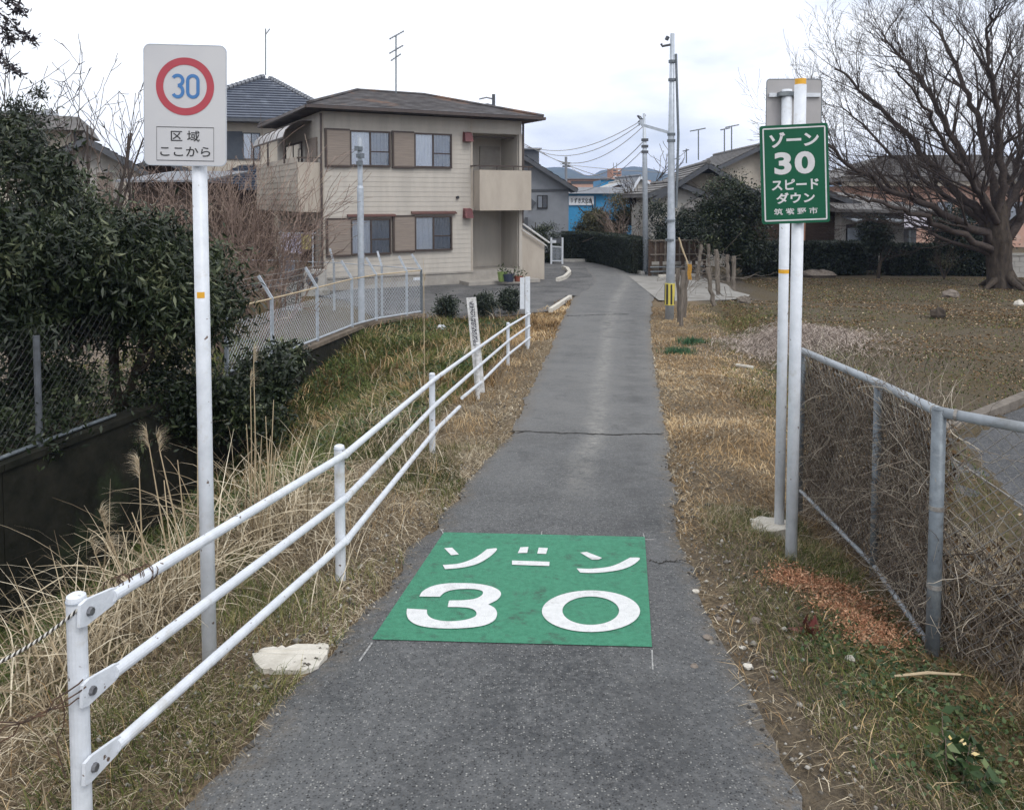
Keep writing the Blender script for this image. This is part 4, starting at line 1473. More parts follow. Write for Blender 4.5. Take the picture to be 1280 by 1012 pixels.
M['beige'] = mat('beige_siding', (.47, .435, .385), (.40, .37, .33), scale=1.6, rough=.75, bump=.08, bscale=40, c3=(.36, .32, .27), stretch=(1.8, 1.8, .3))
M['beige_panel'] = mat('beige_panel', (.45, .40, .34), (.37, .325, .275), scale=1.3, rough=.8, bump=.1, bscale=30, c3=(.27, .225, .17), stretch=(1.4, 1.4, .5))
M['foundation'] = mat('foundation_render', (.36, .335, .30), (.28, .26, .235), scale=3, rough=.9, bump=.15)
M['brown_frame'] = mat('brown_aluminium', (.045, .030, .024), (.06, .042, .034), scale=8, rough=.45)
M['shutter'] = mat('brown_shutter_box', (.25, .205, .17), (.19, .155, .13), scale=5, rough=.6, bump=.2, stretch=(.4, .4, 9))
M['gutter'] = mat('brown_gutter', (.075, .055, .048), (.055, .042, .038), scale=6, rough=.5)
M['slate'] = mat('brown_slate_roof', (.055, .050, .050), (.120, .114, .116), scale=2.0, rough=.85, bump=.2, bscale=40, c3=(.19, .115, .08))
M['redbox'] = mat('faded_red_hood', (.15, .042, .045), (.085, .028, .030), scale=9, rough=.6, c3=(.26, .10, .10))
M['hood'] = mat('red_brown_hood', (.13, .062, .052), (.09, .042, .037), scale=9, rough=.6)
M['dark_in'] = mat('dark_interior', (.02, .02, .022), (.03, .03, .03), rough=.8)
M['door'] = mat('dark_door', (.03, .028, .03), (.045, .042, .045), rough=.4)
M['bluetile'] = mat('blue_grey_roof_tile', (.115, .130, .165), (.080, .092, .12), scale=6, rough=.45, c3=(.17, .19, .23))
M['navytile'] = mat('navy_roof_tile', (.035, .045, .065), (.055, .065, .09), scale=6, rough=.4)
M['cream'] = mat('cream_render', (.50, .45, .38), (.42, .38, .32), scale=2.5, rough=.85, bump=.05, c3=(.38, .34, .29))
M['offwhite'] = mat('offwhite_render', (.48, .46, .43), (.38, .365, .34), scale=2.2, rough=.85, c3=(.30, .28, .25))
M['greysiding'] = mat('blue_grey_siding', (.225, .24, .265), (.20, .213, .235), scale=3, rough=.75)
M['greydark'] = mat('dark_grey_trim', (.06, .065, .075), (.08, .085, .095), scale=5, rough=.6)
M['browntile'] = mat('grey_brown_roof_tile', (.11, .105, .10), (.16, .15, .145), scale=5, rough=.7, c3=(.08, .075, .07))
M['brownwood'] = mat('dark_brown_boards', (.085, .06, .045), (.055, .04, .032), scale=5, rough=.85, stretch=(1, 1, 5))
M['bluewall'] = mat('bright_blue_wall', (.035, .26, .50), (.03, .21, .42), scale=4, rough=.6)
M['salmon'] = mat('salmon_wall', (.50, .31, .24), (.40, .26, .21), scale=2.5, rough=.85, c3=(.52, .42, .36))
M['orange'] = mat('orange_tile_tower', (.45, .25, .17), (.36, .20, .14), scale=1.2, rough=.8)
M['grey_roof'] = mat('plain_grey_roof', (.16, .17, .19), (.20, .21, .23), scale=2, rough=.7)

# ------------------------------------------------------------------ the beige two-storey house
HF = Frame(-5.95, 25.2, math.atan2(.465, .886))
G = ZL
house = thing('house', (HF.o.x, HF.o.y, G), 'beige two-storey house with brown shuttered windows and two balconies', 'house')
D = 6.8; TW = 7.1; ZT = 2.78; TR = 5.19
mb = MB()
mb.box(0, TR, 0, D, -2.45, ZT, HF)
mb.box(TR, TW, 1.35, D, -2.45, ZT, HF)
mb.box(TR, TW, 0, 1.35, -.36, -.22, HF)          # floor between the two recesses
mb.box(TR, TW, 0, 1.35, 2.30, ZT, HF)
mb.box(TW - .12, TW, .10, 1.35, -2.45, -.36, HF)   # right cheek walls of the recesses
mb.box(TW - .12, TW, .10, 1.35, -.22, 2.30, HF)
put('wall', mb, M['beige'], house)
put('siding', merge(siding(HF, -.012, TR, 0, -2.45, ZT - .05), siding(HF, TR, TW, 0, 2.32, ZT - .05)), M['beige'], house, kind='stuff')
# side wall boards face left
HS = Frame(0, 0, 0); HS.o = HF.o; HS.a = HF.b; HS.b = -HF.a * -1
HS.a = HF.b; HS.b = HF.a       # t runs back, depth runs to the right
put('siding', siding(HS, 0, D, 0, -2.45, ZT - .05), M['beige'], house, kind='stuff')
mb = MB(); mb.box(.012, TW - .01, .012, D, G - .2, -2.452, HF); put('foundation', mb, M['foundation'], house)
mb = MB(); mb.box(3.0, 3.3, .004, .02, -2.68, -2.58, HF); put('vent', mb, M['white'], house)
mb = MB(); mb.box(TR - .5, TW + .35, -.75, .10, G - .05, G + .12, HF); put('porch_step', mb, M['foundation'], house)
for a, b in ((.0, .06), (TR - .05, TR + .012)):
    mb = MB(); mb.box(a - .02, b - .02, -.025, .03, -2.45, ZT - .02, HF); put('corner_trim', mb, M['beige_panel'], house)
mb = MB(); mb.box(-.02, TR, -.022, .01, -2.50, -2.44, HF); put('base_trim', mb, M['foundation'], house)
rt = put('roof', hip_roof(HF, -.55, TW + .55, -.55, D + .55, 2.90, (2.1, 3.1, 3.92), (4.7, 3.2, 3.92), .10), M['slate'], house); clean_normals(rt)
RA, RB_ = (2.1, 3.1, 3.92), (4.7, 3.2, 3.92)
put('slate_course', merge(
    tile_rows(HF, [(-.57, -.57, 2.90), (TW + .57, -.57, 2.90), RB_, RA], 13, .022),
    tile_rows(HF, [(-.57, D + .57, 2.90), (-.57, -.57, 2.90), RA, RA], 13, .022),
    tile_rows(HF, [(TW + .57, -.57, 2.90), (TW + .57, D + .57, 2.90), RB_, RB_], 13, .022)), M['slate'], rt, kind='stuff')
mb = MB()
for a, b in (((-.57, -.57, 2.93), RA), ((TW + .57, -.57, 2.93), RB_), (RA, RB_), ((-.57, D + .57, 2.93), RA)):
    mb.tube([HF.p(a[0], a[1], a[2] + .02), HF.p(b[0], b[1], b[2] + .03)], .055, 6)
put('ridge_cap', mb, M['slate'], rt)
mb = MB()
mb.box(-.62, TW + .62, -.66, -.55, 2.80, 2.89, HF); mb.box(-.66, -.55, -.55, D + .55, 2.80, 2.89, HF); mb.box(TW + .55, TW + .66, -.55, D + .5, 2.80, 2.89, HF)
put('gutter', mb, M['gutter'], house)
mb = MB(); mb.tube([HF.p(-.05, -.06, 2.70), HF.p(-.05, -.06, G + .05)], .035, 8); put('downpipe', mb, M['gutter'], house)
mb = MB(); mb.tube([HF.p(TW + .05, -.03, 2.70), HF.p(TW + .05, -.03, -.4)], .04, 8); put('downpipe', mb, M['gutter'], house)
for z0, z1 in ((G + .1, -.36), (1.05, 2.32)):
    mb = MB(); mb.box(TW - .10, TW + .02, -.02, .10, z0, z1, HF); put('column', mb, M['beige'], house)
# windows with shutter boxes
for (s0, s1, w1, z0, z1, hood) in ((.10, .86, 2.22, 1.07, 2.22, False), (2.30, 3.03, 4.39, 1.07, 2.22, False), (.10, .86, 2.22, -1.77, -.60, True), (2.30, 3.03, 4.39, -1.70, -.53, True)):
    w = window(house, HF, s1, w1, z0, z1, -.012, frame_m=M['brown_frame'], glass_m=M['glass'], fw=.055, cross=True, proud=.075)
    mb = MB(); mb.box(s0, s1, -.085, 0, z0, z1, HF); sh = put('shutter_box', mb, M['shutter'], house)
    mb = MB()
    for k in range(14):
        zz = z0 + .06 + (z1 - z0 - .12) * k / 14
        mb.add([HF.p(s0 + .05, -.094, zz), HF.p(s1 - .04, -.094, zz), HF.p(s1 - .04, -.087, zz + .068), HF.p(s0 + .05, -.087, zz + .068), HF.p(s0 + .05, -.086, zz), HF.p(s1 - .04, -.086, zz)], [(0, 1, 2, 3), (4, 5, 1, 0)])
    put('slat', mb, M['shutter'], sh, kind='stuff')
    mb = MB(); mb.box(s0 - .03, s0 + .03, -.10, 0, z0 - .03, z1 + .03, HF); mb.box(s0 + .03, s1, -.10, 0, z0 - .03, z0 + .03, HF); mb.box(s0 + .03, s1, -.10, 0, z1 - .02, z1 + .03, HF)
    put('frame', mb, M['brown_frame'], sh)
    if hood:
        mb = MB()
        mb.hexa([HF.p(s1 - .10, -.15, z1 + .06), HF.p(w1 + .15, -.15, z1 + .06), HF.p(w1 + .15, 0, z1 + .09), HF.p(s1 - .10, 0, z1 + .09),
                 HF.p(s1 - .10, -.15, z1 + .10), HF.p(w1 + .15, -.15, z1 + .10), HF.p(w1 + .15, 0, z1 + .15), HF.p(s1 - .10, 0, z1 + .15)])
        put('window_hood', mb, M['hood'], w)
for z0 in (1.98, -.62):
    mb = MB()
    mb.hexa([HF.p(4.80, -.28, z0), HF.p(5.10, -.28, z0), HF.p(5.10, -.02, z0), HF.p(4.80, -.02, z0), HF.p(4.82, -.20, z0 + .30), HF.p(5.08, -.20, z0 + .30), HF.p(5.08, -.02, z0 + .34), HF.p(4.82, -.02, z0 + .34)])
    put('vent_hood', mb, M['redbox'], house)
mb = MB(); mb.tube([HF.p(4.60, -.02, .09), HF.p(4.60, -.10, .09)], .05, 10); put('vent', mb, M['black'], house)
# right balcony
mb = MB()
mb.box(5.22, 7.22, -.50, -.40, -.36, 1.02, HF); mb.box(5.22, 5.32, -.40, 0.0, -.36, 1.02, HF); mb.box(7.12, 7.22, -.40, .05, -.36, 1.02, HF); mb.box(5.32, 7.12, -.40, .0, -.36, -.26, HF)
bal = put('balcony', mb, M['beige_panel'], house)
mb = MB()
mb.bar(HF.p(5.1, -.45, 1.16), HF.p(7.3, -.45, 1.16), .05, .045)
mb.bar(HF.p(5.12, -.45, 1.16), HF.p(5.12, -.0, 1.16), .05, .045)
for t_ in (5.25, 5.9, 6.55, 7.15): mb.bar(HF.p(t_, -.45, 1.02), HF.p(t_, -.45, 1.15), .035, .035, up=Vector((0, 1, 0)))
put('handrail', mb, M['brown_frame'], bal)
mb = MB(); mb.box(TR + .02, TW - .14, .30, .345, 2.18, 2.225, HF); put('drying_pole', mb, M['brown_frame'], bal)
# back windows inside the recesses: a door below, sliding doors above
mb = MB(); mb.box(TR + .003, TR + .05, .10, .95, -2.72, -.55, HF); dr = put('door', mb, M['door'], house)
mb = MB(); mb.tube([HF.p(TR + .06, .22, -1.70), HF.p(TR + .11, .22, -1.70)], .03, 8); put('handle', mb, M['galv_light'], dr)
mb = MB(); mb.box(TR + .30, TR + .42, 1.31, 1.347, -1.55, -1.30, HF); put('intercom', mb, M['black'], house)
mb = MB(); mb.box(TR + .05, TW - .14, 1.25, 1.345, -2.75, -2.42, HF); put('skirting', mb, M['foundation'], house)
mb = MB(); mb.box(TR + .9, TW - .2, 1.30, 1.346, -.15, 1.95, HF); put('sliding_door', mb, M['foundation'], house)
# low sloping wall of the side stair
mb = MB(); P_ = [(TW + .02, -2.88), (TW + .98, -2.88), (TW + .98, -1.55), (TW + .02, -.95)]
mb.prism([(a, b) for a, b in P_], 0, .12, lambda a, b, c: HF.p(a, .06 + c, b)); sw = put('stair_wall', mb, M['beige_panel'], house); clean_normals(sw)
mb = MB(); mb.bar(HF.p(TW + .05, .0, -.85), HF.p(TW + 1.15, .0, -1.55), .10, .05); mb.bar(HF.p(TW + .0, -.05, -1.05), HF.p(TW + 1.0, -.05, -1.65), .05, .03); put('stair_coping', mb, M['white_old'], sw)
mb = MB(); mb.box(TW + .0, TW + .25, .3, .9, -.95, -.25, HF); put('meter_box', mb, M['brown_frame'], house)
mb = MB(); mb.box(TW + .0, TW + .30, .25, .95, -.23, -.19, HF); put('meter_hood', mb, M['offwhite'], house)
# left balcony
mb = MB()
mb.box(-.78, -.68, .0, D + .1, -.38, 1.17, HF); mb.box(-.68, -.015, .0, .10, -.38, 1.17, HF); mb.box(-.68, -.015, .10, D, -.38, -.28, HF); mb.box(-.68, -.015, D, D + .1, -.38, 1.17, HF)
balL = put('balcony', mb, M['beige_panel'], house)
mb = MB()
for k in range(9):
    z = -.36 + .19 * k
    mb.add([HF.p(-.797, .0, z), HF.p(-.797, D + .1, z), HF.p(-.783, D + .1, z + .18), HF.p(-.783, .0, z + .18)], [(0, 1, 2, 3)])
put('siding', mb, M['beige_panel'], balL, kind='stuff')
mb = MB()
mb.bar(HF.p(-.73, -.02, 1.31), HF.p(-.73, D + .1, 1.31), .05, .045); mb.bar(HF.p(-.73, .03, 1.31), HF.p(-.02, .03, 1.31), .05, .045)
for s_ in (.05, 1.3, 2.6, 3.9, 5.2, 6.7): mb.bar(HF.p(-.73, s_, 1.17), HF.p(-.73, s_, 1.30), .035, .035, up=Vector((1, 0, 0)))
put('handrail', mb, M['brown_frame'], balL)
# curved awning over it with its panels and posts
aw = put('awning', (lambda m_: m_)(MB().box(-.95, -.9, 1.25, D + .05, 1.98, 2.03, HF)), M['brown_frame'], house)
M['awning'] = mat('smoky_awning_panel', (.46, .44, .43), (.36, .345, .34), scale=5, rough=.3)
for k in range(5):
    s0 = 1.3 + k * 1.1; s1 = s0 + 1.04
    mb = MB(); vs = []
    prof_ = [(-.01, 2.56), (-.35, 2.55), (-.65, 2.44), (-.85, 2.25), (-.93, 2.03)]
    for (t_, z_) in prof_: vs += [HF.p(t_, s0, z_), HF.p(t_, s1, z_)]
    mb.add(vs, [(2 * i, 2 * i + 1, 2 * i + 3, 2 * i + 2) for i in range(4)])
    mb.add([v + Vector((0, 0, -.01)) for v in vs], [(2 * i, 2 * i + 2, 2 * i + 3, 2 * i + 1) for i in range(4)])
    put('panel', mb, M['awning'], aw)
    mb = MB()
    for q0, q1 in zip(prof_[:-1], prof_[1:]): mb.bar(HF.p(q0[0], s0 - .03, q0[1] + .01), HF.p(q1[0], s0 - .03, q1[1] + .01), .03, .03)
    put('rib', mb, M['brown_frame'], aw)
mb = MB()
for s_ in (1.3, 4.0, D): mb.bar(HF.p(-.90, s_, 1.17), HF.p(-.90, s_, 2.0), .05, .05, up=Vector((1, 0, 0)))
put('post', mb, M['brown_frame'], aw)
window(house, HS, 2.6, 5.2, -.2, 2.0, -.005, side=-1, frame_m=M['brown_frame'], glass_m=M['glass'], curtain=False, fw=.06)
mb = MB(); mb.box(.55, 2.0, -.06, -.005, .0, 2.0, HS); put('shutter_box', mb, M['shutter'], house)
# ground floor side: sliding window in the dark under the balcony
window(house, HS, 1.0, 3.0, -2.3, -.8, -.005, side=-1, frame_m=M['brown_frame'], glass_m=M['glass'], curtain=True)

# TV antennas
def antenna(px, vb, vt, y, label, arms, group='roof aerials', name='tv_antenna', lean=0):
    a = at_y(px, vb, y); b = at_y(px + lean, vt, y)
    t_ = thing(name, a, label, 'antenna', group)
    mb = MB(); mb.tube([a, b], .028 if y < 40 else .035, 6); put('mast', mb, M['galv'], t_)
    for (v, l0, l1, dv, n_) in arms:
        p = at_y(px + l0, v + dv, y); q = at_y(px + l1, v - dv, y)
        p.y += .5; q.y -= .2
        mb = MB(); mb.tube([p, q], .02 if y < 40 else .03, 4)
        for k in range(n_):
            c_ = p.lerp(q, (k + .5) / n_)
            mb.tube([c_ + Vector((-.02, -.18, 0)), c_ + Vector((.02, .18, 0))], .006, 3)
            mb.tube([c_ + Vector((0, 0, -.05)), c_ + Vector((0, 0, .05))], .006, 3)
        put('boom', mb, M['galv'], t_)
    return t_
antenna(495, 117, 45, 28.6, 'tall roof aerial with three tilted booms on the beige house', [(43, -11, 11, 2.6, 7), (61, -11, 10, 2.8, 7), (71, -9, 7, 2, 5)])
mb = MB(); a = HF.p(3.4, 3.1, 3.9)
antenna(332, 94, 36, 38, 'thin aerial mast with one short boom on the blue tiled roof', [(39, -4, 7, 1.5, 4)])

# laundry, under the left balcony
def cloth(name, P4, m_, label, seed, nx_=10, nz_=8, amp=.04):
    rng = random.Random(seed); mb = MB(); a, b, c_, d0 = P4
    for j in range(nz_ + 1):
        for i in range(nx_ + 1):
            p = a.lerp(b, i / nx_).lerp(d0.lerp(c_, i / nx_), j / nz_)
            p = p + Vector((0, amp * math.sin(i * 1.7 + seed) * (.3 + j / nz_), amp * .4 * math.sin(i * 2.1)))
            mb.v.append(tuple(p))
    for j in range(nz_):
        for i in range(nx_):
            k = j * (nx_ + 1) + i; mb.f.append((k, k + 1, k + nx_ + 2, k + nx_ + 1))
    return tag(put(name, mb, m_, sm=True, loc=a), label, 'laundry', 'laundry under the left balcony')
M['lilac'] = mat('pale_lilac_cloth', (.62, .60, .70), (.30, .28, .40), scale=9, rough=.9)
M['lime'] = mat('yellow_green_towel', (.42, .38, .14), (.34, .31, .12), scale=7, rough=.9)
M['greycloth'] = mat('blue_grey_cloth', (.19, .21, .25), (.12, .13, .16), scale=7, rough=.9)
yL = 24.9
cloth('hanging_laundry', [at_y(352, 292, yL), at_y(376, 292, yL), at_y(377, 317, yL), at_y(354, 316, yL)], M['lilac'], 'pale lilac patterned washing hung beside the house corner', 1)
cloth('hanging_laundry', [at_y(376, 293, yL), at_y(389, 294, yL), at_y(388, 312, yL), at_y(377, 311, yL)], M['lime'], 'yellow green towel hung nearest the house corner', 2)
cloth('hanging_laundry', [at_y(353, 317, yL + .2), at_y(368, 317, yL + .2), at_y(368, 345, yL + .2), at_y(354, 345, yL + .2)], M['greycloth'], 'blue grey washing hanging below the lilac one', 3)
ds = thing('drying_rack', at_y(372, 352, yL), 'metal laundry pole stand beside the left corner of the house', 'laundry rack')
for px in (351, 391):
    mb = MB(); mb.tube([at_y(px, 354, yL), at_y(px, 288, yL)], .025, 8); put('post', mb, M['galv_light'], ds)
mb = MB(); mb.tube([at_y(346, 291, yL), at_y(396, 292, yL)], .016, 8); put('pole', mb, M['galv_light'], ds)
# speckled stone slab
M['speckle'] = mat('speckled_panel', (.68, .68, .66), (.12, .12, .12), scale=34, rough=.9, lo=.44, hi=.5)
a = at_y(353, 392, 21.0); b = at_y(376, 352, 21.0)
mb = MB(); mb.box(a.x, b.x, 21.0, 21.06, a.z, b.z)
tag(put('speckled_board', mb, M['speckle'], loc=a), 'black and white speckled board standing behind the mesh fence', 'board')
# air conditioner
a = at_y(380, 342, 24.2); mb = MB(); mb.box(a.x, a.x + .62, 24.2, 24.5, -2.72, -2.12)
ac = thing('air_conditioner', (a.x, 24.2, -2.75), 'grey outdoor air conditioner unit beside the house corner', 'air conditioner')
put('casing', mb, M['offwhite'], ac)
mb = MB(); mb.tube([(a.x + .24, 24.195, -2.42), (a.x + .24, 24.185, -2.42)], .19, 16); put('fan_grille', mb, M['greydark'], ac)
mb = MB(); mb.box(a.x - .1, a.x + .7, 24.15, 24.55, -2.95, -2.72); put('stand', mb, M['concrete'], ac)
# low planter row behind the mesh fence and plant pots on the porch
def pot(px, v, y, r, h, m_, label, leafm, lr, n):
    p = at_y(px, v, y)
    z0 = G + .13
    t_ = thing('potted_plant', (p.x, p.y, z0), label, 'potted plant', 'pots on the porch step')
    mb = MB(); mb.tube([(p.x, p.y, z0), (p.x, p.y, z0 + h * .9), (p.x, p.y, z0 + h)], [r * .75, r, r * 1.05], 12); put('pot', mb, m_, t_)
    P = rs.normal(size=(n, 3)) * lr * np.array([1, 1, .8]) + np.array([p.x, p.y, z0 + h + lr])
    V, q, tt_ = leaves(P, rs.uniform(.06, .14, n), .4); np_mesh('foliage', V, q, leafm, tt_, parent=t_)
M['pot_green'] = mat('green_plastic_pot', (.20, .28, .08), (.16, .22, .07), rough=.5)
M['pot_blue'] = mat('dark_blue_pot', (.03, .04, .07), (.05, .06, .09), rough=.4)
M['pot_red'] = mat('terracotta_pot', (.30, .10, .06), (.24, .08, .05), rough=.7)
pot(628, 345, 27.0, .17, .32, M['pot_green'], 'green pot on the porch step, leftmost of the three', M['leaf_mid'], .08, 40)
pot(636, 346, 26.9, .20, .26, M['pot_blue'], 'dark blue rounded pot in the middle on the porch step', M['leaf_dark'], .07, 30)
pot(648, 344, 27.0, .16, .18, M['pot_red'], 'low terracotta pot with an upright green plant on the porch step', M['leaf_mid'], .15, 70)
# ------------------------------------------------------------------ other buildings
def simple_window(parent, fr, t0, t1, z0, z1, d, m_=None, side=-1, curtain=True, mull=1):
    return window(parent, fr, t0, t1, z0, z1, d, side=side, frame_m=m_ or M['greydark'], glass_m=M['glass'], curtain=curtain, mull=mull, fw=.05)

# blue tiled house behind, left
BF = Frame(at_y(218, 250, 37).x, 37, R(14))
bh = thing('house', (BF.o.x, 37, G), 'cream house with blue-grey tiled hip roof behind the road sign', 'house')
W = 6.9; DD = 7
mb = MB(); mb.box(0, W, 0, DD, G - .2, 3.75, BF); put('wall', mb, M['cream'], bh)
re = [(-.8, -.8, 3.75), (W + .8, -.8, 3.75), (W + .8, DD + .8, 3.75), (-.8, DD + .8, 3.75)]
pk = BF.p(4.9, 3.3, 5.9)
ra1, rb1 = (3.9, 3.2, 6.2), (4.1, 3.8, 6.2)
r_ = put('roof', hip_roof(BF, -.8, W + .8, -.8, DD + .8, 3.75, ra1, rb1, .14), M['bluetile'], bh); clean_normals(r_)
put('tile_course', merge(tile_rows(BF, [(-.8, -.8, 3.75), (W + .8, -.8, 3.75), ra1, ra1], 17, .07), tile_rows(BF, [(W + .8, -.8, 3.75), (W + .8, DD + .8, 3.75), rb1, rb1], 17, .07), tile_rows(BF, [(-.8, DD + .8, 3.75), (-.8, -.8, 3.75), ra1, ra1], 17, .07)), M['bluetile'], r_, kind='stuff')
mb = MB()
for a, b in (((-.8, -.8, 3.8), ra1), ((W + .8, -.8, 3.8), rb1), ((-.8, DD + .8, 3.8), ra1)):
    A, B = BF.p(*a), BF.p(*b); A.z += .1; B.z += .1
    for k in range(26):
        q0 = A.lerp(B, k / 26); q1 = A.lerp(B, (k + .85) / 26)
        mb.tube([q0, q1], [.14, .11], 6)
put('ridge_tiles', mb, M['grey_roof'], r_, kind='stuff')
mb = MB(); mb.box(-.85, W + .85, -.88, -.80, 3.6, 3.74, BF); put('gutter', mb, M['greydark'], bh)
def bt(px): # t on the front of this house for a bearing
    k = (px - 640) / 1000
    return (k * BF.o.y - BF.o.x) / (BF.a.x - k * BF.a.y)
M['navy'] = mat('navy_shutter', (.035, .045, .06), (.05, .06, .075), scale=4, rough=.5)
mb = MB(); mb.box(bt(284), bt(305), -.08, 0, 1.9, 3.2, BF); put('shutter', mb, M['navy'], bh)
simple_window(bh, BF, bt(305), bt(327), 1.9, 3.15, -.005)
# lower lean-to roofs of dark tile
for (p0, p1, zt_, zb_, dd) in ((262, 318, 1.65, .55, 2.2),):
    a0, a1 = bt(p0), bt(p1) + 1.2
    lr = put('porch_roof', hip_roof(BF, a0 - .4, a1, -dd, 0, zb_, (a0 + 1.5, -.02, zt_), (a1, -.02, zt_), .1), M['navytile'], bh); clean_normals(lr)
    put('tile_course', tile_rows(BF, [(a0 - .4, -dd, zb_), (a1, -dd, zb_), (a1, -.02, zt_), (a0 + 1.5, -.02, zt_)], 9, .06), M['navytile'], lr, kind='stuff')
    mb = MB(); mb.box(a0, a1 - .3, -dd + .5, -.0, G - .2, zb_ - .02, BF); put('porch_wall', mb, M['brownwood'], bh)
simple_window(bh, BF, bt(255), bt(275), -1.6, -.4, -2.2 + .5 - .01 if False else -1.71)

# flat-roofed house far left and gabled house in front of it
LF = Frame(at_y(-30, 250, 40).x, 40, R(22))
l1 = thing('house', (LF.o.x, 40, G), 'pale house with a grey mansard edged roof above the left trees', 'house')
Wt = (-.543 * LF.o.y - LF.o.x) / (LF.a.x + .543 * LF.a.y)
mb = MB(); mb.box(0, Wt, 0, 7, G - .2, 3.7, LF); put('wall', mb, M['cream'], l1)
mb = MB()
mb.hexa([LF.p(-.6, -.9, 3.55), LF.p(Wt + .5, -.9, 3.55), LF.p(Wt + .5, 7.5, 3.55), LF.p(-.6, 7.5, 3.55), LF.p(-.2, -.55, 4.35), LF.p(Wt + .25, -.55, 4.25), LF.p(Wt + .1, 7.2, 4.3), LF.p(-.2, 7.2, 4.3)])
rr_ = put('roof', mb, M['browntile'], l1)
mb = MB(); mb.hexa([LF.p(2.6, -.3, 4.3), LF.p(Wt - .7, -.3, 4.3), LF.p(Wt - .7, 6, 4.3), LF.p(2.6, 6, 4.3), LF.p(3.0, 1, 4.75), LF.p(Wt - 1.2, .8, 4.7), LF.p(Wt - 1.3, 5, 4.7), LF.p(3.0, 5, 4.7)]); put('roof_cap', mb, M['grey_roof'], rr_)
mb = MB(); mb.box(Wt - .06, Wt + .06, -.08, .04, G, 3.55, LF); put('downpipe', mb, M['greydark'], l1)
mb = MB(); mb.box(Wt - 3.6, Wt - 2.6, -.05, 0, 1.4, 2.9, LF); put('shutter', mb, M['shutter'], l1)
simple_window(l1, LF, Wt - 5.6, Wt - 3.6, 1.4, 2.9, -.005)

def gable_house(fr, w, d, z0, ze, zr, wallm, roofm, name, label, over=.5, trim=None, tpk=None, rows=0, group=None):
    """gable wall faces the viewer, ridge runs into the depth"""
    t = thing('house', fr.p(0, 0, z0), label, 'house', group)
    pkx = w / 2 if tpk is None else tpk
    mb = MB(); vs = [fr.p(*q) for q in ((0, 0, z0), (w, 0, z0), (w, 0, ze), (pkx, 0, zr - .08), (0, 0, ze), (0, d, z0), (w, d, z0), (w, d, ze), (pkx, d, zr - .08), (0, d, ze))]
    mb.add(vs, [(0, 1, 2, 3, 4), (9, 8, 7, 6, 5), (0, 5, 6, 1), (1, 6, 7, 2), (2, 7, 8, 3), (3, 8, 9, 4), (4, 9, 5, 0)])
    put('wall', mb, wallm, t)
    sl = (zr - ze) / pkx; sr = (zr - ze) / (w - pkx)
    mb = MB()
    th = .14
    for (xa, za, xb, zb_) in ((-over, ze - over * sl, pkx, zr), (pkx, zr, w + over, ze - over * sr)):
        mb.hexa([fr.p(xa, -over, za), fr.p(xb, -over, zb_), fr.p(xb, d + over, zb_), fr.p(xa, d + over, za), fr.p(xa, -over, za + th), fr.p(xb, -over, zb_ + th), fr.p(xb, d + over, zb_ + th), fr.p(xa, d + over, za + th)])
    ro = put('roof', mb, roofm, t)
    if rows:
        m2 = merge(tile_rows(fr, [(-over - .01, d + over, ze - over * sl + th), (-over - .01, -over - .01, ze - over * sl + th), (pkx, -over - .01, zr + th), (pkx, d + over, zr + th)], rows, .045),
                   tile_rows(fr, [(w + over + .01, -over - .01, ze - over * sr + th), (w + over + .01, d + over, ze - over * sr + th), (pkx, d + over, zr + th), (pkx, -over - .01, zr + th)], rows, .045))
        put('tile_course', m2, roofm, ro, kind='stuff')
    mb = MB(); mb.tube([fr.p(pkx, -over - .05, zr + th + .05), fr.p(pkx, d + over, zr + th + .05)], .10, 6); put('ridge_cap', mb, roofm, ro)
    mb = MB()
    for (xa, za, xb, zb_) in ((-over, ze - over * sl, pkx, zr), (pkx, zr, w + over, ze - over * sr)):
        mb.bar(fr.p(xa, -over - .03, za + .02), fr.p(xb, -over - .03, zb_ + .02), .05, .20)
    put('bargeboard', mb, trim or M['greydark'], ro)
    return t
# small gabled house left
GF = Frame(at_y(52, 250, 27).x, 27, R(27))
w_ = (-.478 * GF.o.y - GF.o.x) / (GF.a.x + .478 * GF.a.y)
g1 = gable_house(GF, w_, 4, G - .2, at_y(50, 205, 27).z, at_y(110, 176, 27).z, M['offwhite'], M['browntile'], 'g', 'low off-white gabled house with brown shutters behind the bare shrubs', rows=8, over=.6, tpk=(-.530 * GF.o.y - GF.o.x) / (GF.a.x + .530 * GF.a.y))
def gtw(fr, px):
    k = (px - 640) / 1000
    return (k * fr.o.y - fr.o.x) / (fr.a.x - k * fr.a.y)
mb = MB(); mb.box(gtw(GF, 123), gtw(GF, 142), -.06, 0, -.9, .95, GF); put('shutter', mb, M['shutter'], g1)
mb = MB(); mb.box(gtw(GF, 80), gtw(GF, 120), -.05, 0, -.35, -.25, GF); put('trim_band', mb, M['redbox'], g1)
simple_window(g1, GF, gtw(GF, 84), gtw(GF, 104), -.2, .8, -.004)
mb = MB(); mb.box(gtw(GF, 155), gtw(GF, 176) , -.4, 5, G - .2, at_y(160, 205, 27).z, GF); put('side_wing', mb, M['cream'], g1)
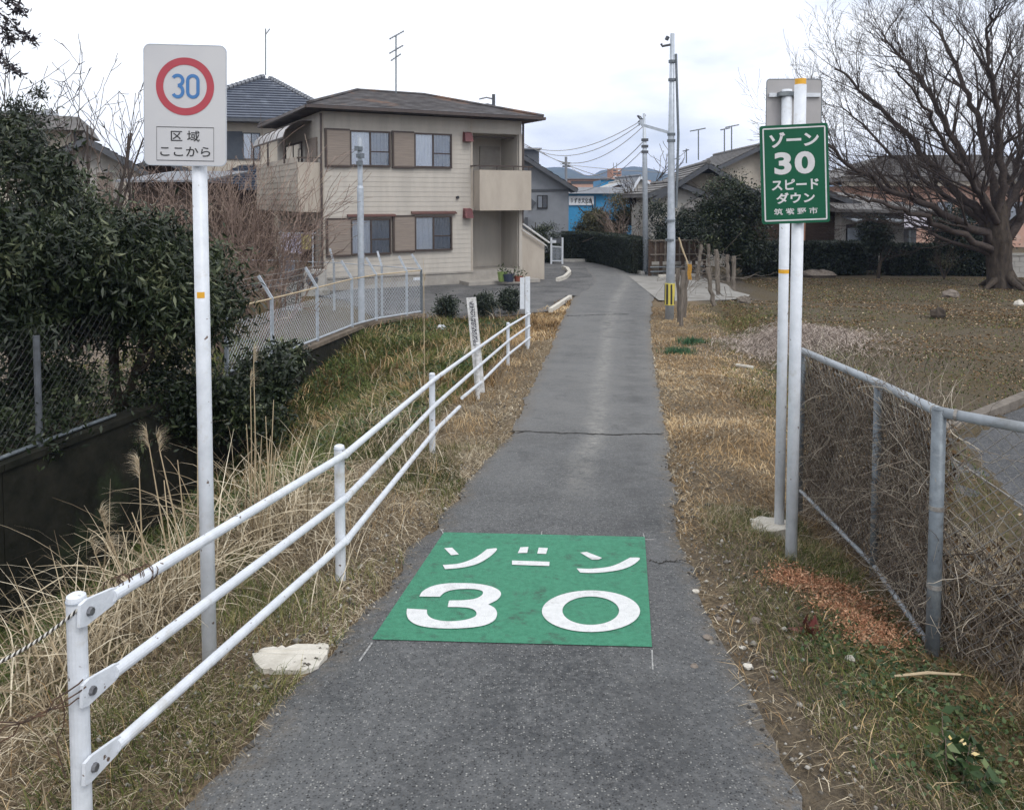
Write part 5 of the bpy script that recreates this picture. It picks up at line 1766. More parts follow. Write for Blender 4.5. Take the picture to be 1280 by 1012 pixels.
# brown boarded sheds behind the thicket
SF = Frame(at_y(165, 250, 24.5).x, 24.5, R(-3))
sh_ = thing('shed', SF.p(0, 0, G), 'dark brown boarded shed with corrugated roof behind the red thicket', 'shed')
ws = at_y(252, 250, 24.5).x - SF.o.x
zt_ = at_y(200, 228, 24.5).z
mb = MB(); mb.box(0, ws, 0, 3, G - .2, zt_, SF); put('wall', mb, M['brownwood'], sh_)
mb = MB()
for k in range(16):
    a = ws * k / 16
    mb.box(a + .01, a + ws / 16 - .01, -.02, 0, G - .1, zt_ - .03, SF)
put('board', mb, M['brownwood'], sh_, kind='stuff')
mb = MB(); mb.hexa([SF.p(-.3, -.4, zt_), SF.p(ws + .3, -.4, zt_), SF.p(ws + .3, 3.3, zt_ + .4), SF.p(-.3, 3.3, zt_ + .4), SF.p(-.3, -.4, zt_ + .06), SF.p(ws + .3, -.4, zt_ + .06), SF.p(ws + .3, 3.3, zt_ + .46), SF.p(-.3, 3.3, zt_ + .46)]); put('roof', mb, M['grey_roof'], sh_)
# tiled house behind it
TF = Frame(at_y(150, 250, 33).x, 33, R(24))
t1_ = gable_house(TF, 3.0, 4, G - .2, .95, 1.7, M['brownwood'], M['browntile'], 'g', 'dim brown house roof just left of the road sign', rows=7)

# grey sided house beyond the beige one
KF = Frame(at_y(585, 250, 42).x, 42, R(-2))
kw = at_y(710.5, 250, 42).x - KF.o.x
kpk = gtw(KF, 652)
kz = at_y(700, 233, 42).z
gh = gable_house(KF, kw, 8, G - .2, kz, at_y(652, 196, 42).z, M['greysiding'], M['grey_roof'], 'g', 'blue-grey sided house with a dark gable edge beyond the beige house', over=.45, tpk=kpk, rows=9)
for v0_, v1_ in ((236.5, 239), (299, 302)):
    mb = MB(); mb.box(gtw(KF, 640), kw + .02, -.06, 0, at_y(690, v1_, 42).z, at_y(690, v0_, 42).z, KF); put('trim_band', mb, M['greydark'], gh)
simple_window(gh, KF, gtw(KF, 671.5), gtw(KF, 684.5), at_y(680, 260.5, 42).z, at_y(680, 244, 42).z, -.004, m_=M['black'], mull=1)
mb = MB(); a_ = gtw(KF, 662); mb.prism([(a_, -.55), (a_ + .35, -.15), (a_, .15)], 0, .1, lambda a, b, c: KF.p(a, -.1 + c, b)); put('vent_hood', mb, M['greydark'], gh)
mb = MB(); mb.box(gtw(KF, 656.5), gtw(KF, 660), -.3, 0, -2.2, -.9, KF); put('side_window', mb, M['greydark'], gh)

# dark balcony block behind
AF = Frame(at_y(640, 250, 75).x, 75, R(5))
ab = thing('apartment_block', AF.p(0, 0, G), 'dark flats with small balconies showing above the grey house', 'building')
aw_ = at_y(674, 250, 75).x - AF.o.x; az = at_y(660, 187, 75).z
mb = MB(); mb.box(0, aw_, 0, 8, G, az, AF); put('wall', mb, M['greydark'], ab)
for k in range(3):
    for j in range(2):
        t0 = .3 + j * aw_ / 2; z0 = az - 1.2 - k * 1.3
        mb = MB(); mb.box(t0, t0 + aw_ / 2 - .4, -.3, 0, z0 - .5, z0, AF); put('balcony', mb, M['greysiding'], ab)
mb = MB(); mb.box(-.2, aw_ + .2, -.4, 8, az, az + .15, AF); put('roof', mb, M['grey_roof'], ab)

# bright blue building with a white sign
UF = Frame(at_y(700, 250, 58).x, 58, R(0))
def ux(px, y=58): return at_y(px, 250, y).x - UF.o.x
def uz(v, y=58): return at_y(740, v, y).z
ub = thing('shop_building', UF.p(0, 0, G), 'bright blue building with a white name board beyond the hedge', 'building')
mb = MB(); mb.box(0, ux(792), 0, 9, G, uz(241), UF); put('wall', mb, M['bluewall'], ub)
mb = MB(); mb.hexa([UF.p(-.3, -.5, uz(242)), UF.p(ux(792) + .3, -.5, uz(242)), UF.p(ux(792) + .3, 9, uz(242)), UF.p(-.3, 9, uz(242)), UF.p(-.3, .2, uz(234)), UF.p(ux(790), .2, uz(234)), UF.p(ux(790), 9, uz(233)), UF.p(-.3, 9, uz(233))]); put('roof', mb, M['grey_roof'], ub)
mb = MB(); mb.box(ux(711), ux(742), -.12, 0, uz(256.5), uz(245), UF); sg = put('sign_board', mb, M['white'], ub)
def fu(a, b, c): return Vector((at_y(726.5, 250.7, 58).x + a, 58 - .12 - c, at_y(726.5, 250.7, 58).z + b))
put('lettering', text_mb('みずき文化会', fu, 0, 0, 1.6, .38, .01, bold=.03), M['lettering_black'], sg)
mb = MB(); mb.box(ux(743.5), ux(744.5), -.06, 0, uz(262), uz(246), UF); put('downpipe', mb, M['greydark'], ub)
mb = MB(); mb.box(ux(772), ux(784), -.5, 0, G + .6, uz(266), UF); put('doorway', mb, M['cream'], ub)
# second blue block
U2 = Frame(at_y(751, 250, 85).x, 85, 0)
u2 = thing('shop_building', U2.p(0, 0, G), 'farther blue block with white trim showing above the roofs', 'building')
wx = at_y(797, 250, 85).x - U2.o.x
mb = MB(); mb.box(0, wx, 0, 8, G, at_y(770, 225, 85).z, U2); put('wall', mb, M['bluewall'], u2)
mb = MB(); mb.box(-.1, wx + .1, -.15, 0, at_y(770, 225, 85).z, at_y(770, 223.6, 85).z, U2); put('parapet', mb, M['greydark'], u2)
mb = MB(); mb.box(wx + .02, wx + 1.4, -.1, 6, at_y(770, 236, 85).z, at_y(770, 225.4, 85).z, U2); put('side_panel', mb, M['salmon'], u2)
# white edged low roof
for (pa, pb, va, vb, y, m1, lab) in ((752, 785, 231, 229.5, 70, 'offwhite', 'white gable roof edge with red brown wall in front of the blue block'),):
    Fq = Frame(at_y(pa, 250, y).x, y, 0)
    gable_house(Fq, at_y(pb + 8, 250, y).x - Fq.o.x, 6, G, at_y(770, 237, y).z, at_y(770, 229.5, y).z, M['salmon'], M['offwhite'], 'g', lab, over=.4, trim=M['white'])
# salmon building
S1 = Frame(at_y(712, 250, 110).x, 110, 0)
s1_ = thing('apartment_block', S1.p(0, 0, G), 'long salmon block with flat grey roof line below the hills', 'building')
sx1 = at_y(756, 250, 110).x - S1.o.x
mb = MB(); mb.box(0, sx1, 0, 10, G, at_y(740, 224, 110).z, S1); put('wall', mb, M['salmon'], s1_)
mb = MB(); mb.box(-.3, sx1 + .3, -.4, 10, at_y(740, 224, 110).z, at_y(740, 222.6, 110).z, S1); put('roof', mb, M['grey_roof'], s1_)
for k in range(7):
    mb = MB(); x0 = sx1 * (k + .25) / 7; mb.box(x0, x0 + .7, -.08, 0, at_y(740, 230, 110).z, at_y(740, 226.5, 110).z, S1); put('window', mb, M['greydark'], s1_)
# orange tower
O1 = Frame(at_y(765, 250, 190).x, 190, R(10))
o1 = thing('apartment_block', O1.p(0, 0, G), 'orange brick tower block with rooftop masts in the distance', 'building')
ox = at_y(777, 250, 190).x - O1.o.x
mb = MB(); mb.box(0, ox, 0, 4, G, at_y(770, 210.5, 190).z, O1); put('wall', mb, M['orange'], o1)
for k in range(3):
    for j in range(2):
        z0 = at_y(770, 222 - k * 4, 190).z; mb = MB(); mb.box(.25 + j * 1.1, 1.0 + j * 1.1, -.05, 0, z0, z0 + .4, O1); put('window', mb, M['white'] if (k + j) % 3 == 0 else M['greydark'], o1)
for k in (.4, .75):
    mb = MB(); mb.tube([O1.p(ox * k, 2, at_y(770, 211, 190).z), O1.p(ox * k, 2, at_y(770, 203, 190).z)], .08, 5); put('mast', mb, M['grey_roof'], o1)
# grey roofs at the end
S2 = Frame(at_y(790, 250, 66).x, 66, R(8))
gable_house(S2, at_y(822, 250, 66).x - S2.o.x, 7, G, at_y(800, 236, 66).z, at_y(800, 222, 66).z, M['offwhite'], M['grey_roof'], 'g', 'grey roofed house with a white verge half hidden by the thin pole', over=.3, trim=M['white'], tpk=.6)

# right: beige bungalow pair
RFm = Frame(at_y(838, 250, 36).x, 36, R(-4))
rw_ = at_y(925, 250, 36).x - RFm.o.x
r1 = gable_house(RFm, rw_, 8, G - .1, at_y(838, 236, 36).z, at_y(881, 209, 36).z, M['cream'], M['browntile'], 'g', 'beige gabled bungalow with tiled roof behind the utility poles', over=.95, tpk=gtw(RFm, 880), rows=10)
mb = MB(); mb.prism([(-.3, 0), (.3, 0), (.2, .2), (-.2, .2)], 0, .05, lambda a, b, c: RFm.p(gtw(RFm, 881) + a, -.06 + c, at_y(881, 217, 36).z + b)); put('vent', mb, M['greydark'], r1)
lrp = hip_roof(RFm, gtw(RFm, 849), gtw(RFm, 900), -1.6, 0, at_y(850, 259, 36).z, (gtw(RFm, 884), -.02, at_y(884, 238, 36).z), (gtw(RFm, 900), -.02, at_y(884, 238, 36).z), .12)
lr = put('porch_roof', lrp, M['browntile'], r1); clean_normals(lr)
mb = MB(); mb.box(gtw(RFm, 853), gtw(RFm, 900), -1.2, -.02, G, at_y(850, 260, 36).z, RFm); put('porch_wall', mb, M['offwhite'], r1)
window(r1, RFm, gtw(RFm, 858), gtw(RFm, 874), -2.1, -.9, -1.21, frame_m=M['greydark'], glass_m=M['glass'])
# lower wing on the left with cluttered wall
WF = Frame(at_y(818, 250, 35).x, 35.5, R(2))
wg = gable_house(WF, 2.2, 5, G, at_y(815, 243, 36).z, at_y(830, 232, 36).z, M['offwhite'], M['browntile'], 'g', 'narrow pale wing with tiled roof behind the slim pole', over=.4, rows=4)
window(wg, WF, .5, 1.9, -1.9, -.7, -.006, frame_m=M['offwhite'], glass_m=M['glass'])
R2F = Frame(at_y(893, 250, 44).x, 44, R(0))
gable_house(R2F, at_y(960, 250, 44).x - R2F.o.x, 9, G, at_y(893, 212, 44).z, at_y(948, 186, 44).z, M['cream'], M['browntile'], 'g', 'taller tiled house rising behind the beige bungalow', over=.6, tpk=gtw(R2F, 946), rows=12)
antenna(873, 200, 163, 45, 'aerial mast with crossbar on the taller tiled house', [(162, -8, 8, 1.2, 6)])
antenna(905.5, 192, 162, 45, 'left of the close pair of aerials beside the green sign', [(161, -2, 6, .6, 4)])
antenna(914.5, 189, 158, 45, 'right of the close pair of aerials beside the green sign', [(157.5, -5, 8, 1, 5)])
antenna(858, 204, 186, 45, 'short thin aerial left of the other roof masts', [(188, -2, 2, .4, 3)])

# far right: dark boarded house, white walled wing, big hall
XF = Frame(at_y(930, 250, 34).x, 34, R(-2))
xw_ = at_y(1078, 250, 34).x - XF.o.x
x1_ = gable_house(XF, xw_, 7, G, at_y(1060, 262, 34).z, at_y(1020, 236, 34).z, M['brownwood'], M['browntile'], 'g', 'dark boarded house behind the twin sign poles', over=.6, tpk=gtw(XF, 1010), rows=6)
for k in range(12):
    z0 = G + .2 + k * .2
    mb = MB(); mb.box(gtw(XF, 1035), gtw(XF, 1050) + 2.4, -.05, -.005, z0, z0 + .16, XF); put('board', mb, M['brownwood'], x1_)
mb = MB(); mb.box(gtw(XF, 993), gtw(XF, 1004), -.3, -.1, -2.5, 0, XF); put('door_panel', mb, M['orange'], x1_)
YF = Frame(at_y(1052, 250, 33).x, 33, R(-5))
y1 = thing('house', YF.p(0, 0, G), 'pale rendered wing with a flat canopy and dark doorway right of the green sign', 'house')
yw = at_y(1128, 250, 33).x - YF.o.x
zy = at_y(1100, 263, 33).z
mb = MB(); mb.box(0, yw, 0, 6, G, zy, YF); put('wall', mb, M['offwhite'], y1)
mb = MB(); mb.hexa([YF.p(-.5, -1.0, zy - .05), YF.p(yw + .9, -1.0, zy - .12), YF.p(yw + .9, 6.5, zy), YF.p(-.5, 6.5, zy), YF.p(-.5, -1.0, zy + .08), YF.p(yw + .9, -1.0, zy), YF.p(yw - 1.4, 3, at_y(1080, 240, 33).z), YF.p(-.5, 3, at_y(1060, 236, 33).z)]); put('roof', mb, M['browntile'], y1)
mb = MB(); mb.hexa([YF.p(.05, -1.6, zy - .42), YF.p(1.85, -1.6, zy - .42), YF.p(1.85, 0, zy - .30), YF.p(.05, 0, zy - .30), YF.p(.05, -1.6, zy - .36), YF.p(1.85, -1.6, zy - .36), YF.p(1.85, 0, zy - .24), YF.p(.05, 0, zy - .24)]); put('canopy', mb, M['galv_light'], y1)
mb = MB(); mb.box(.2, 1.5, -.03, -.003, G, -1.0, YF); put('doorway', mb, M['dark_in'], y1)
window(y1, YF, .25, 1.0, -2.0, -1.15, -.035, frame_m=M['galv_light'], glass_m=M['glass'])
# lilac roofed carport
ZF = Frame(at_y(1130, 250, 36).x, 36, R(-4))
zw = at_y(1172, 250, 36).x - ZF.o.x
cpt = thing('carport', ZF.p(0, 0, G), 'dark open carport under a pale lilac sloping roof left of the big trunk', 'carport')
za, zb_ = at_y(1150, 285, 36).z, at_y(1150, 268, 36).z
mb = MB(); mb.hexa([ZF.p(-.2, -.6, za), ZF.p(zw, -.6, za), ZF.p(zw + .3, 3, zb_), ZF.p(.2, 3, zb_), ZF.p(-.2, -.6, za + .06), ZF.p(zw, -.6, za + .06), ZF.p(zw + .3, 3, zb_ + .06), ZF.p(.2, 3, zb_ + .06)])
M['lilac_roof'] = mat('pale_lilac_roof', (.34, .31, .36), (.28, .26, .30), scale=3, rough=.6)
put('roof', mb, M['lilac_roof'], cpt)
mb = MB(); mb.box(0, zw, 2.2, 2.3, G, za, ZF); put('back_wall', mb, M['greydark'], cpt)
for k in (0.05, zw - .1):
    mb = MB(); mb.box(k, k + .08, -.5, -.42, G, za, ZF); put('post', mb, M['galv'], cpt)
# big hall
QF = Frame(at_y(1062, 250, 50).x, 50, R(-6))
qw = at_y(1330, 250, 50).x - QF.o.x
hall = thing('building', QF.p(0, 0, G), 'large hall with grey-brown roof and salmon walls behind the bare tree', 'building')
qz = at_y(1160, 232, 50).z; qr = at_y(1200, 188, 50).z
mb = MB(); mb.box(0, qw, 0, 12, G, qz, QF); put('wall', mb, M['salmon'], hall)
rq = put('roof', hip_roof(QF, -.8, qw + .8, -.8, 12.8, qz + .5, (4, 6, qr), (qw - 2, 6, qr), .25), M['browntile'], hall); clean_normals(rq)
put('tile_course', tile_rows(QF, [(-.8, -.8, qz + .5), (qw + .8, -.8, qz + .5), (qw - 2, 6, qr), (4, 6, qr)], 14, .08), M['browntile'], rq, kind='stuff')
mb = MB(); mb.box(-.5, qw + .5, -.6, 0, qz - .05, qz + .5, QF); put('fascia', mb, M['cream'], hall)
for k in range(9):
    t0 = 1.0 + k * 1.4
    simple_window(hall, QF, t0, t0 + .9, qz - 2.3, qz - 1.0, -.005)
# low block wall and pale box right of the trunk
kb = at_y(1264, 340, 30)
bw = thing('block_wall', (kb.x, 30, G), 'low grey block wall with a capping at the right edge behind the trunk', 'wall')
for j in range(4):
    for i in range(7):
        mb = MB(); x0 = kb.x - .3 + i * .41 + (.2 if j % 2 else 0); z0 = G - .05 + j * .21
        mb.box(x0, x0 + .395, 30.0, 30.12, z0, z0 + .2); put('block', mb, M['offwhite'], bw)
mb = MB(); mb.box(kb.x - .35, kb.x + 3.2, 29.95, 30.17, G + .80, G + .88); put('capping', mb, M['concrete'], bw)

# ------------------------------------------------------------------ hills
def hill(name, y, prof_pts, label=None, depth=500):
    xs = np.linspace(-1700 * y / 1500, 1700 * y / 1500, 260)
    top = []
    for x in xs:
        px = 640 + 1000 * x / y
        v = np.interp(px, [p[0] for p in prof_pts], [p[1] for p in prof_pts])
        v += (mn.noise(Vector((px * .05, y, 0))) * 2.2 + mn.noise(Vector((px * .31, y, 3))) * .9)
        top.append((250 - v) / 1000 * y)
    top = np.array(top)
    rows = 14; V = []
    for j in range(rows + 1):
        f = j / rows
        for i, x in enumerate(xs):
            hgt = top[i] * math.sin(f * math.pi / 2) * (1 + .0 * f)
            jit = mn.noise(Vector((x * .012, f * 6, y))) * 14 * math.sin(f * math.pi)
            V.append((x, y - depth * (1 - f) + jit * 3, G - 2 + (hgt - G) * 1.0 + (jit * .25 if 0 < j < rows else 0)))
    for i, x in enumerate(xs):
        V.append((x, y + depth, G - 5))
    nx_ = len(xs)
    ii = (np.arange(rows + 1)[:, None] * nx_ + np.arange(nx_ - 1)[None, :]).ravel()
    f_ = np.stack([ii, ii + 1, ii + nx_ + 1, ii + nx_], 1)
    return np_mesh(name, np.array(V), f_, M['hill'], sm=True, kind='structure')
M['hill'] = mat('forested_hill', (.030, .045, .030), (.065, .080, .045), scale=.02, rough=1, detail=10, c3=(.09, .085, .06))
hill('hills', 1500, [(-600, 250), (0, 230), (500, 222), (640, 212), (690, 209), (705, 209), (722, 217), (738, 219), (752, 212), (765, 210), (785, 208), (800, 210), (812, 216), (830, 218), (860, 217), (900, 225), (1100, 232), (2000, 250)])
hill('hills', 1050, [(-600, 262), (500, 245), (640, 236), (700, 228), (740, 226), (775, 222), (830, 229), (900, 238), (1100, 245), (2000, 258)], depth=220)

# ------------------------------------------------------------------ poles and wires
U1 = at_z(836.5, 404, ZL); U1 = at_y(836.5, 404, 19.0)
ubz = tz(U1.x, U1.y) - .2
up = thing('utility_pole', (U1.x, U1.y, ubz), 'tall grey steel utility pole with black and yellow guard band at the lane edge', 'utility pole')
zt1 = at_y(842, 42, U1.y).z
xt = at_y(840.5, 42, U1.y).x
mb = MB(); mb.tube([(U1.x, U1.y, ubz), (U1.x + .03, U1.y, ubz + 2), (U1.x + (xt - U1.x) * .6, U1.y, (ubz + zt1) * .5 + 1), (xt, U1.y, zt1)], [.108, .098, .075, .050], 16)
o = put('shaft', mb, M['galv_light'], up, sm=True)
zb0, zb1 = at_y(836, 381, U1.y).z, at_y(836, 354, U1.y).z
mb = MB(); mb.tube([(U1.x, U1.y, zb0), (U1.x + .01, U1.y, zb1)], .118, 18); bd_ = put('guard_band', mb, M['yellow'], up)
M['yellow2'] = mat('band_yellow', (.62, .52, .10), (.55, .45, .09), rough=.5)
bd_.data.materials[0] = M['yellow2']
mb = MB()
for k in range(7):
    th = R(k * 360 / 7 - 78); w2 = R(17)
    vs = []
    for z_ in (zb0 + .02, zb1 - .02):
        for a in (th - w2 / 2 * 1.4, th, th + w2 / 2 * 1.4): vs.append((U1.x + .1205 * math.cos(a), U1.y + .1205 * math.sin(a), z_))
    mb.add(vs, [(0, 1, 4, 3), (1, 2, 5, 4)])
put('black_stripe', mb, M['black'], bd_, kind='stuff')
cx_ = at_y(843.5, 60, U1.y).x
mb = MB(); mb.tube([(U1.x + .13, U1.y - .05, at_y(840, 260, U1.y).z), (U1.x + .16, U1.y - .05, at_y(840, 170, U1.y).z), (cx_ + .02, U1.y - .04, at_y(843, 68, U1.y).z)], .03, 8); put('conduit', mb, M['galv'], up)
for v_ in (77, 100, 168, 176, 276, 300):
    z_ = at_y(840, v_, U1.y).z; f_ = (z_ - ubz) / (zt1 - ubz)
    mb = MB(); xx = U1.x + (xt - U1.x) * f_; rr = .12 - .05 * f_; mb.tube([(xx, U1.y, z_ - .03), (xx, U1.y, z_ + .03)], rr + .01, 12); put('band', mb, M['galv'], up)
a = at_y(840, 167, U1.y); b = at_y(802, 156, U1.y + .3)
mb = MB(); mb.bar(a, b, .07, .07); arm = put('arm', mb, M['galv_light'], up)
mb = MB(); mb.tube([b, b + Vector((0, 0, .12))], .05, 8); put('insulator', mb, M['galv_light'], arm)
a = at_y(838, 56, U1.y); b = at_y(828, 58, U1.y)
mb = MB(); mb.tube([a, b, b + Vector((-.03, 0, .06))], .03, 6); mb.tube([at_y(835, 46, U1.y), at_y(833, 50, U1.y)], .05, 6); put('top_fitting', mb, M['greydark'], up)

U2p = at_y(807.5, 342, 31)
up2 = thing('utility_pole', (U2p.x, 31, ZL - .1), 'slim grey utility pole standing against the end of the hedge', 'utility pole')
mb = MB(); mb.tube([(U2p.x, 31, ZL - .1), (at_y(806, 200, 31).x, 31, at_y(806, 200, 31).z), (at_y(805, 142, 31).x, 31, at_y(805, 142, 31).z)], [.115, .095, .045], 12); put('shaft', mb, M['galv_light'], up2, sm=True)
mb = MB(); rng = random.Random(8)
for k in range(9):
    q = at_y(803 + rng.uniform(-7, 4), rng.uniform(140, 158), 31)
    q2 = at_y(804.5, q_v if False else 150 + k * 1.2, 31)
    mb.tube([q2, (q + q2) / 2 + Vector((0, 0, .08)), q], .02, 4)
for v_ in (175, 183, 190): 
    q = at_y(806, v_, 31); mb.box(q.x - .12, q.x + .12, 30.9, 31.1, q.z - .05, q.z + .05)
put('line_fittings', mb, M['greydark'], up2, kind='stuff')
def cable(pts, r, label, n=14):
    mb = MB()
    P = [Vector(p) for p in pts]
    out = []
    a, b, sag = P[0], P[1], pts[2] if len(pts) > 2 else .3
    return mb
def wire(p0, p1, sag, r, label):
    a, b = p0, p1
    pts = [a.lerp(b, i / 18) - Vector((0, 0, 4 * sag * (i / 18) * (1 - i / 18))) for i in range(19)]
    mb = MB(); mb.tube(pts, r, 4)
    return tag(put('overhead_wire', mb, M['wire'], loc=a), label, 'overhead wire', 'overhead wires between the poles')
top2 = at_y(804, 152, 31)
wire(at_y(803, 150, 31), at_y(672, 186, 44), .5, .016, 'uppermost overhead wire running from the slim pole to the flats')
wire(at_y(803, 153, 31), at_y(672, 188, 44), .7, .016, 'second overhead wire below the uppermost one by the slim pole')
wire(at_y(804, 158, 31), at_y(676, 189, 44), 1.0, .016, 'third overhead wire sagging below the upper two')
wire(at_y(805, 176, 31), at_y(708, 202, 60), 1.2, .02, 'overhead wire ending at the small cross-armed pole')
wire(at_y(806, 185, 31), at_y(690, 226, 60), 1.2, .018, 'lowest slanting overhead wire above the far roofs')
wire(at_y(648, 176, 40), at_y(800, 226, 70), .6, .022, 'overhead wire falling from the beige house towards the right')
wire(at_y(700, 205, 60), at_y(1040, 213, 60), .5, .02, 'long level overhead wire crossing behind both poles')
wire(at_y(640, 175, 40), at_y(676, 187, 44), .1, .02, 'short wire from behind the beige house to the cable knot')
sp3 = thing('utility_pole', at_y(707.5, 300, 60), 'small distant pole with cross arms behind the grey house', 'utility pole')
mb = MB(); mb.tube([at_y(707.5, 300, 60), at_y(707.5, 196, 60)], .11, 6); put('shaft', mb, M['grey_roof'], sp3)
for v_ in (204, 208): 
    mb = MB(); mb.bar(at_y(703, v_, 60), at_y(713, v_, 60), .1, .12); put('cross_arm', mb, M['greydark'], sp3)
sp4 = thing('utility_pole', at_y(617, 150, 55), 'top of a pole with crossed fittings showing above the beige roof', 'utility pole')
mb = MB(); mb.tube([at_y(617, 300, 55), at_y(617, 118, 55)], .13, 6); put('shaft', mb, M['greydark'], sp4)
for v_, l in ((122, -18), (130, -16), (136, -17)):
    mb = MB(); mb.tube([at_y(617, v_ + 2, 55), at_y(617 + l * .5, v_ - 0, 55), at_y(617 + l, v_ + 2, 55)], .05, 4); put('cross_arm', mb, M['grey_roof'], sp4)

# ------------------------------------------------------------------ hedges, bamboo fence, gate, stakes
def leafy(name, lobes, n, size, m_, label, cat, trunk=None, group=None, clump=.2, nclump=60, width=.45, down=0.0, seed=1, shell=.5, root=None, parts=True, shape=None):
    rng = np.random.RandomState(seed)
    base = root if root is not None else Vector((lobes[0][0][0], lobes[0][0][1], tz(lobes[0][0][0], lobes[0][0][1])))
    t = thing(name, base, label, cat, group)
    P = crown_points(lobes, n, rng, clump, shell, nclump)
    if shape: P = P[shape(P)]
    V, q, tt_ = leaves(P, rng.uniform(size * .45, size * 1.45, len(P)), width, rng, down=down)
    cl = _nz(P[:, 0] * 1.3 + P[:, 1], P[:, 2] * 1.3 + P[:, 1] * .5, 1.6 / max(clump, .1) * .25, seed)
    tt_ = np.clip(tt_ * .75 + np.repeat(cl, 4) * .55 - .15, 0, 1)
    np_mesh('crown' if trunk else 'foliage', V, q, m_, tt_, parent=t)
    if trunk:
        mb = MB(); r2 = random.Random(seed)
        for (p, d, L, r, dep, prm) in trunk: grow(mb, p, d, L, r, dep, r2, prm)
        put('trunk', mb, M['bark'], t)
    return t
def hedge(poly, z0, h, w, n, label, seed, size=.06, m_='leaf_black'):
    """clipped hedge: solid twiggy core, dense leaf skin"""
    rng = np.random.RandomState(seed)
    t = thing('hedge', Vector((poly[0][0], poly[0][1], z0)), label, 'hedge')
    P = []; mb = MB()
    L = [0]
    for a, b in zip(poly[:-1], poly[1:]): L.append(L[-1] + math.dist(a, b))
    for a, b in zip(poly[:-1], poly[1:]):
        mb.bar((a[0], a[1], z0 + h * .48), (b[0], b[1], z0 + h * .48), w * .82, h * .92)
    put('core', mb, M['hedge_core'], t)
    k = rng.uniform(0, L[-1], n)
    X = np.interp(k, L, [p[0] for p in poly]); Y = np.interp(k, L, [p[1] for p in poly])
    dx = np.gradient(X); 
    seg = np.clip(np.searchsorted(L, k) - 1, 0, len(poly) - 2)
    tx = np.array([poly[i + 1][0] - poly[i][0] for i in range(len(poly) - 1)]); ty = np.array([poly[i + 1][1] - poly[i][1] for i in range(len(poly) - 1)])
    ln = np.hypot(tx, ty); nx_ = (-ty / ln)[seg]; ny_ = (tx / ln)[seg]
    face = rng.choice(3, n, p=[.62, .30, .08])
    o_ = np.where(face == 1, rng.uniform(-.5, .5, n), np.where(face == 0, np.sign((nx_ * -X + ny_ * -Y)) * .5, -np.sign((nx_ * -X + ny_ * -Y)) * .5)) * w
    z = np.where(face == 1, h, rng.rand(n) * h)
    bump_ = (_nz(k, z, 2.2, seed) - .5) * .05
    P = np.stack([X + nx_ * (o_ * (1 + bump_)), Y + ny_ * (o_ * (1 + bump_)), z0 + z * (1 + bump_ * .4)], 1) + rng.normal(size=(n, 3)) * .014
    ne = n // 12
    for end in (0, -1):
        qx, qy = poly[end]
        P = np.concatenate([P, np.stack([qx + rng.uniform(-.5, .5, ne) * w, qy + rng.uniform(-.55, .55, ne) * w, z0 + rng.rand(ne) * h], 1)])
    n = len(P)
    V, q, tt_ = leaves(P, rng.uniform(size * .6, size * 1.4, n), .5, rng)
    np_mesh('foliage', V, q, M[m_], tt_, parent=t)
    return t
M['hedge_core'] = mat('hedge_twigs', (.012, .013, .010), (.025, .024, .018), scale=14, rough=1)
h1 = [at_z(703, 327, ZL), at_z(735, 327, ZL), at_z(762, 331, ZL), at_z(785, 337, ZL), at_z(803, 343.5, ZL)]
hp = [(p.x, p.y + .5) for p in h1]
hedge(hp, ZL - .02, 1.38, .8, 42000, 'long dark clipped hedge curving behind the lane', 5, size=.05)
mb = MB()
for a, b in zip(hp[:-1], hp[1:]): mb.bar((a[0], a[1] - .62, ZL + .07), (b[0], b[1] - .62, ZL + .07), .15, .13)
put('kerb', mb, M['concrete'], kind='structure')
hr = [(at_y(934, 250, 30.5).x, 30.5), (at_y(1030, 250, 31).x, 31), (at_y(1080, 250, 31).x, 31.2)]
hedge(hr, ZL, 1.25, .9, 9000, 'dark clipped hedge behind the twin sign poles', 6, size=.09)
hr = [(at_y(1108, 250, 31).x, 31), (at_y(1180, 250, 31).x, 31), (at_y(1250, 250, 30.6).x, 30.6)]
hedge(hr, ZL, 1.15, .9, 9000, 'dark clipped hedge between the pale wing and the big tree trunk', 7, size=.09)
# bamboo fence
bf = thing('bamboo_fence', at_y(812, 344, 30.2), 'brown bamboo and board fence between the slim pole and the dark shrubs', 'fence')
a0 = at_y(812, 342, 30.2); a1 = at_y(880, 342, 30.6)
zt_ = at_y(840, 300, 30.2).z
nn_ = 34
for k in range(nn_):
    q = a0.lerp(a1, (k + .5) / nn_)
    mb = MB(); mb.box(q.x - .028, q.x + .028, q.y - .02, q.y, ZL + .55, zt_ - .06); put('board', mb, M['brownwood'] if k % 3 else M['wood_grey'], bf)
for k in range(6):
    q = a0.lerp(a1, k / 5); mb = MB(); mb.box(q.x - .06, q.x + .06, q.y - .08, q.y - .02, ZL, zt_ + .02); put('post', mb, M['brownwood'], bf)
for z_ in (zt_ - .02, zt_ - .55, ZL + .35, ZL + .18):
    mb = MB(); mb.tube([(a0.x, a0.y - .11, z_), (a1.x, a1.y - .11, z_)], .028, 6); put('rail', mb, M['wood_grey'] if z_ > ZL + .5 else M['galv'], bf)
mb = MB(); mb.bar((a0.x + .25, a0.y - .5, ZL + .06), (a1.x - .3, a1.y - .5, ZL + .06), .12, .1); tag(put('kerb_stone', mb, M['concrete_pale'], loc=a0), 'long pale kerb stone lying in front of the bamboo fence', 'kerb stone')
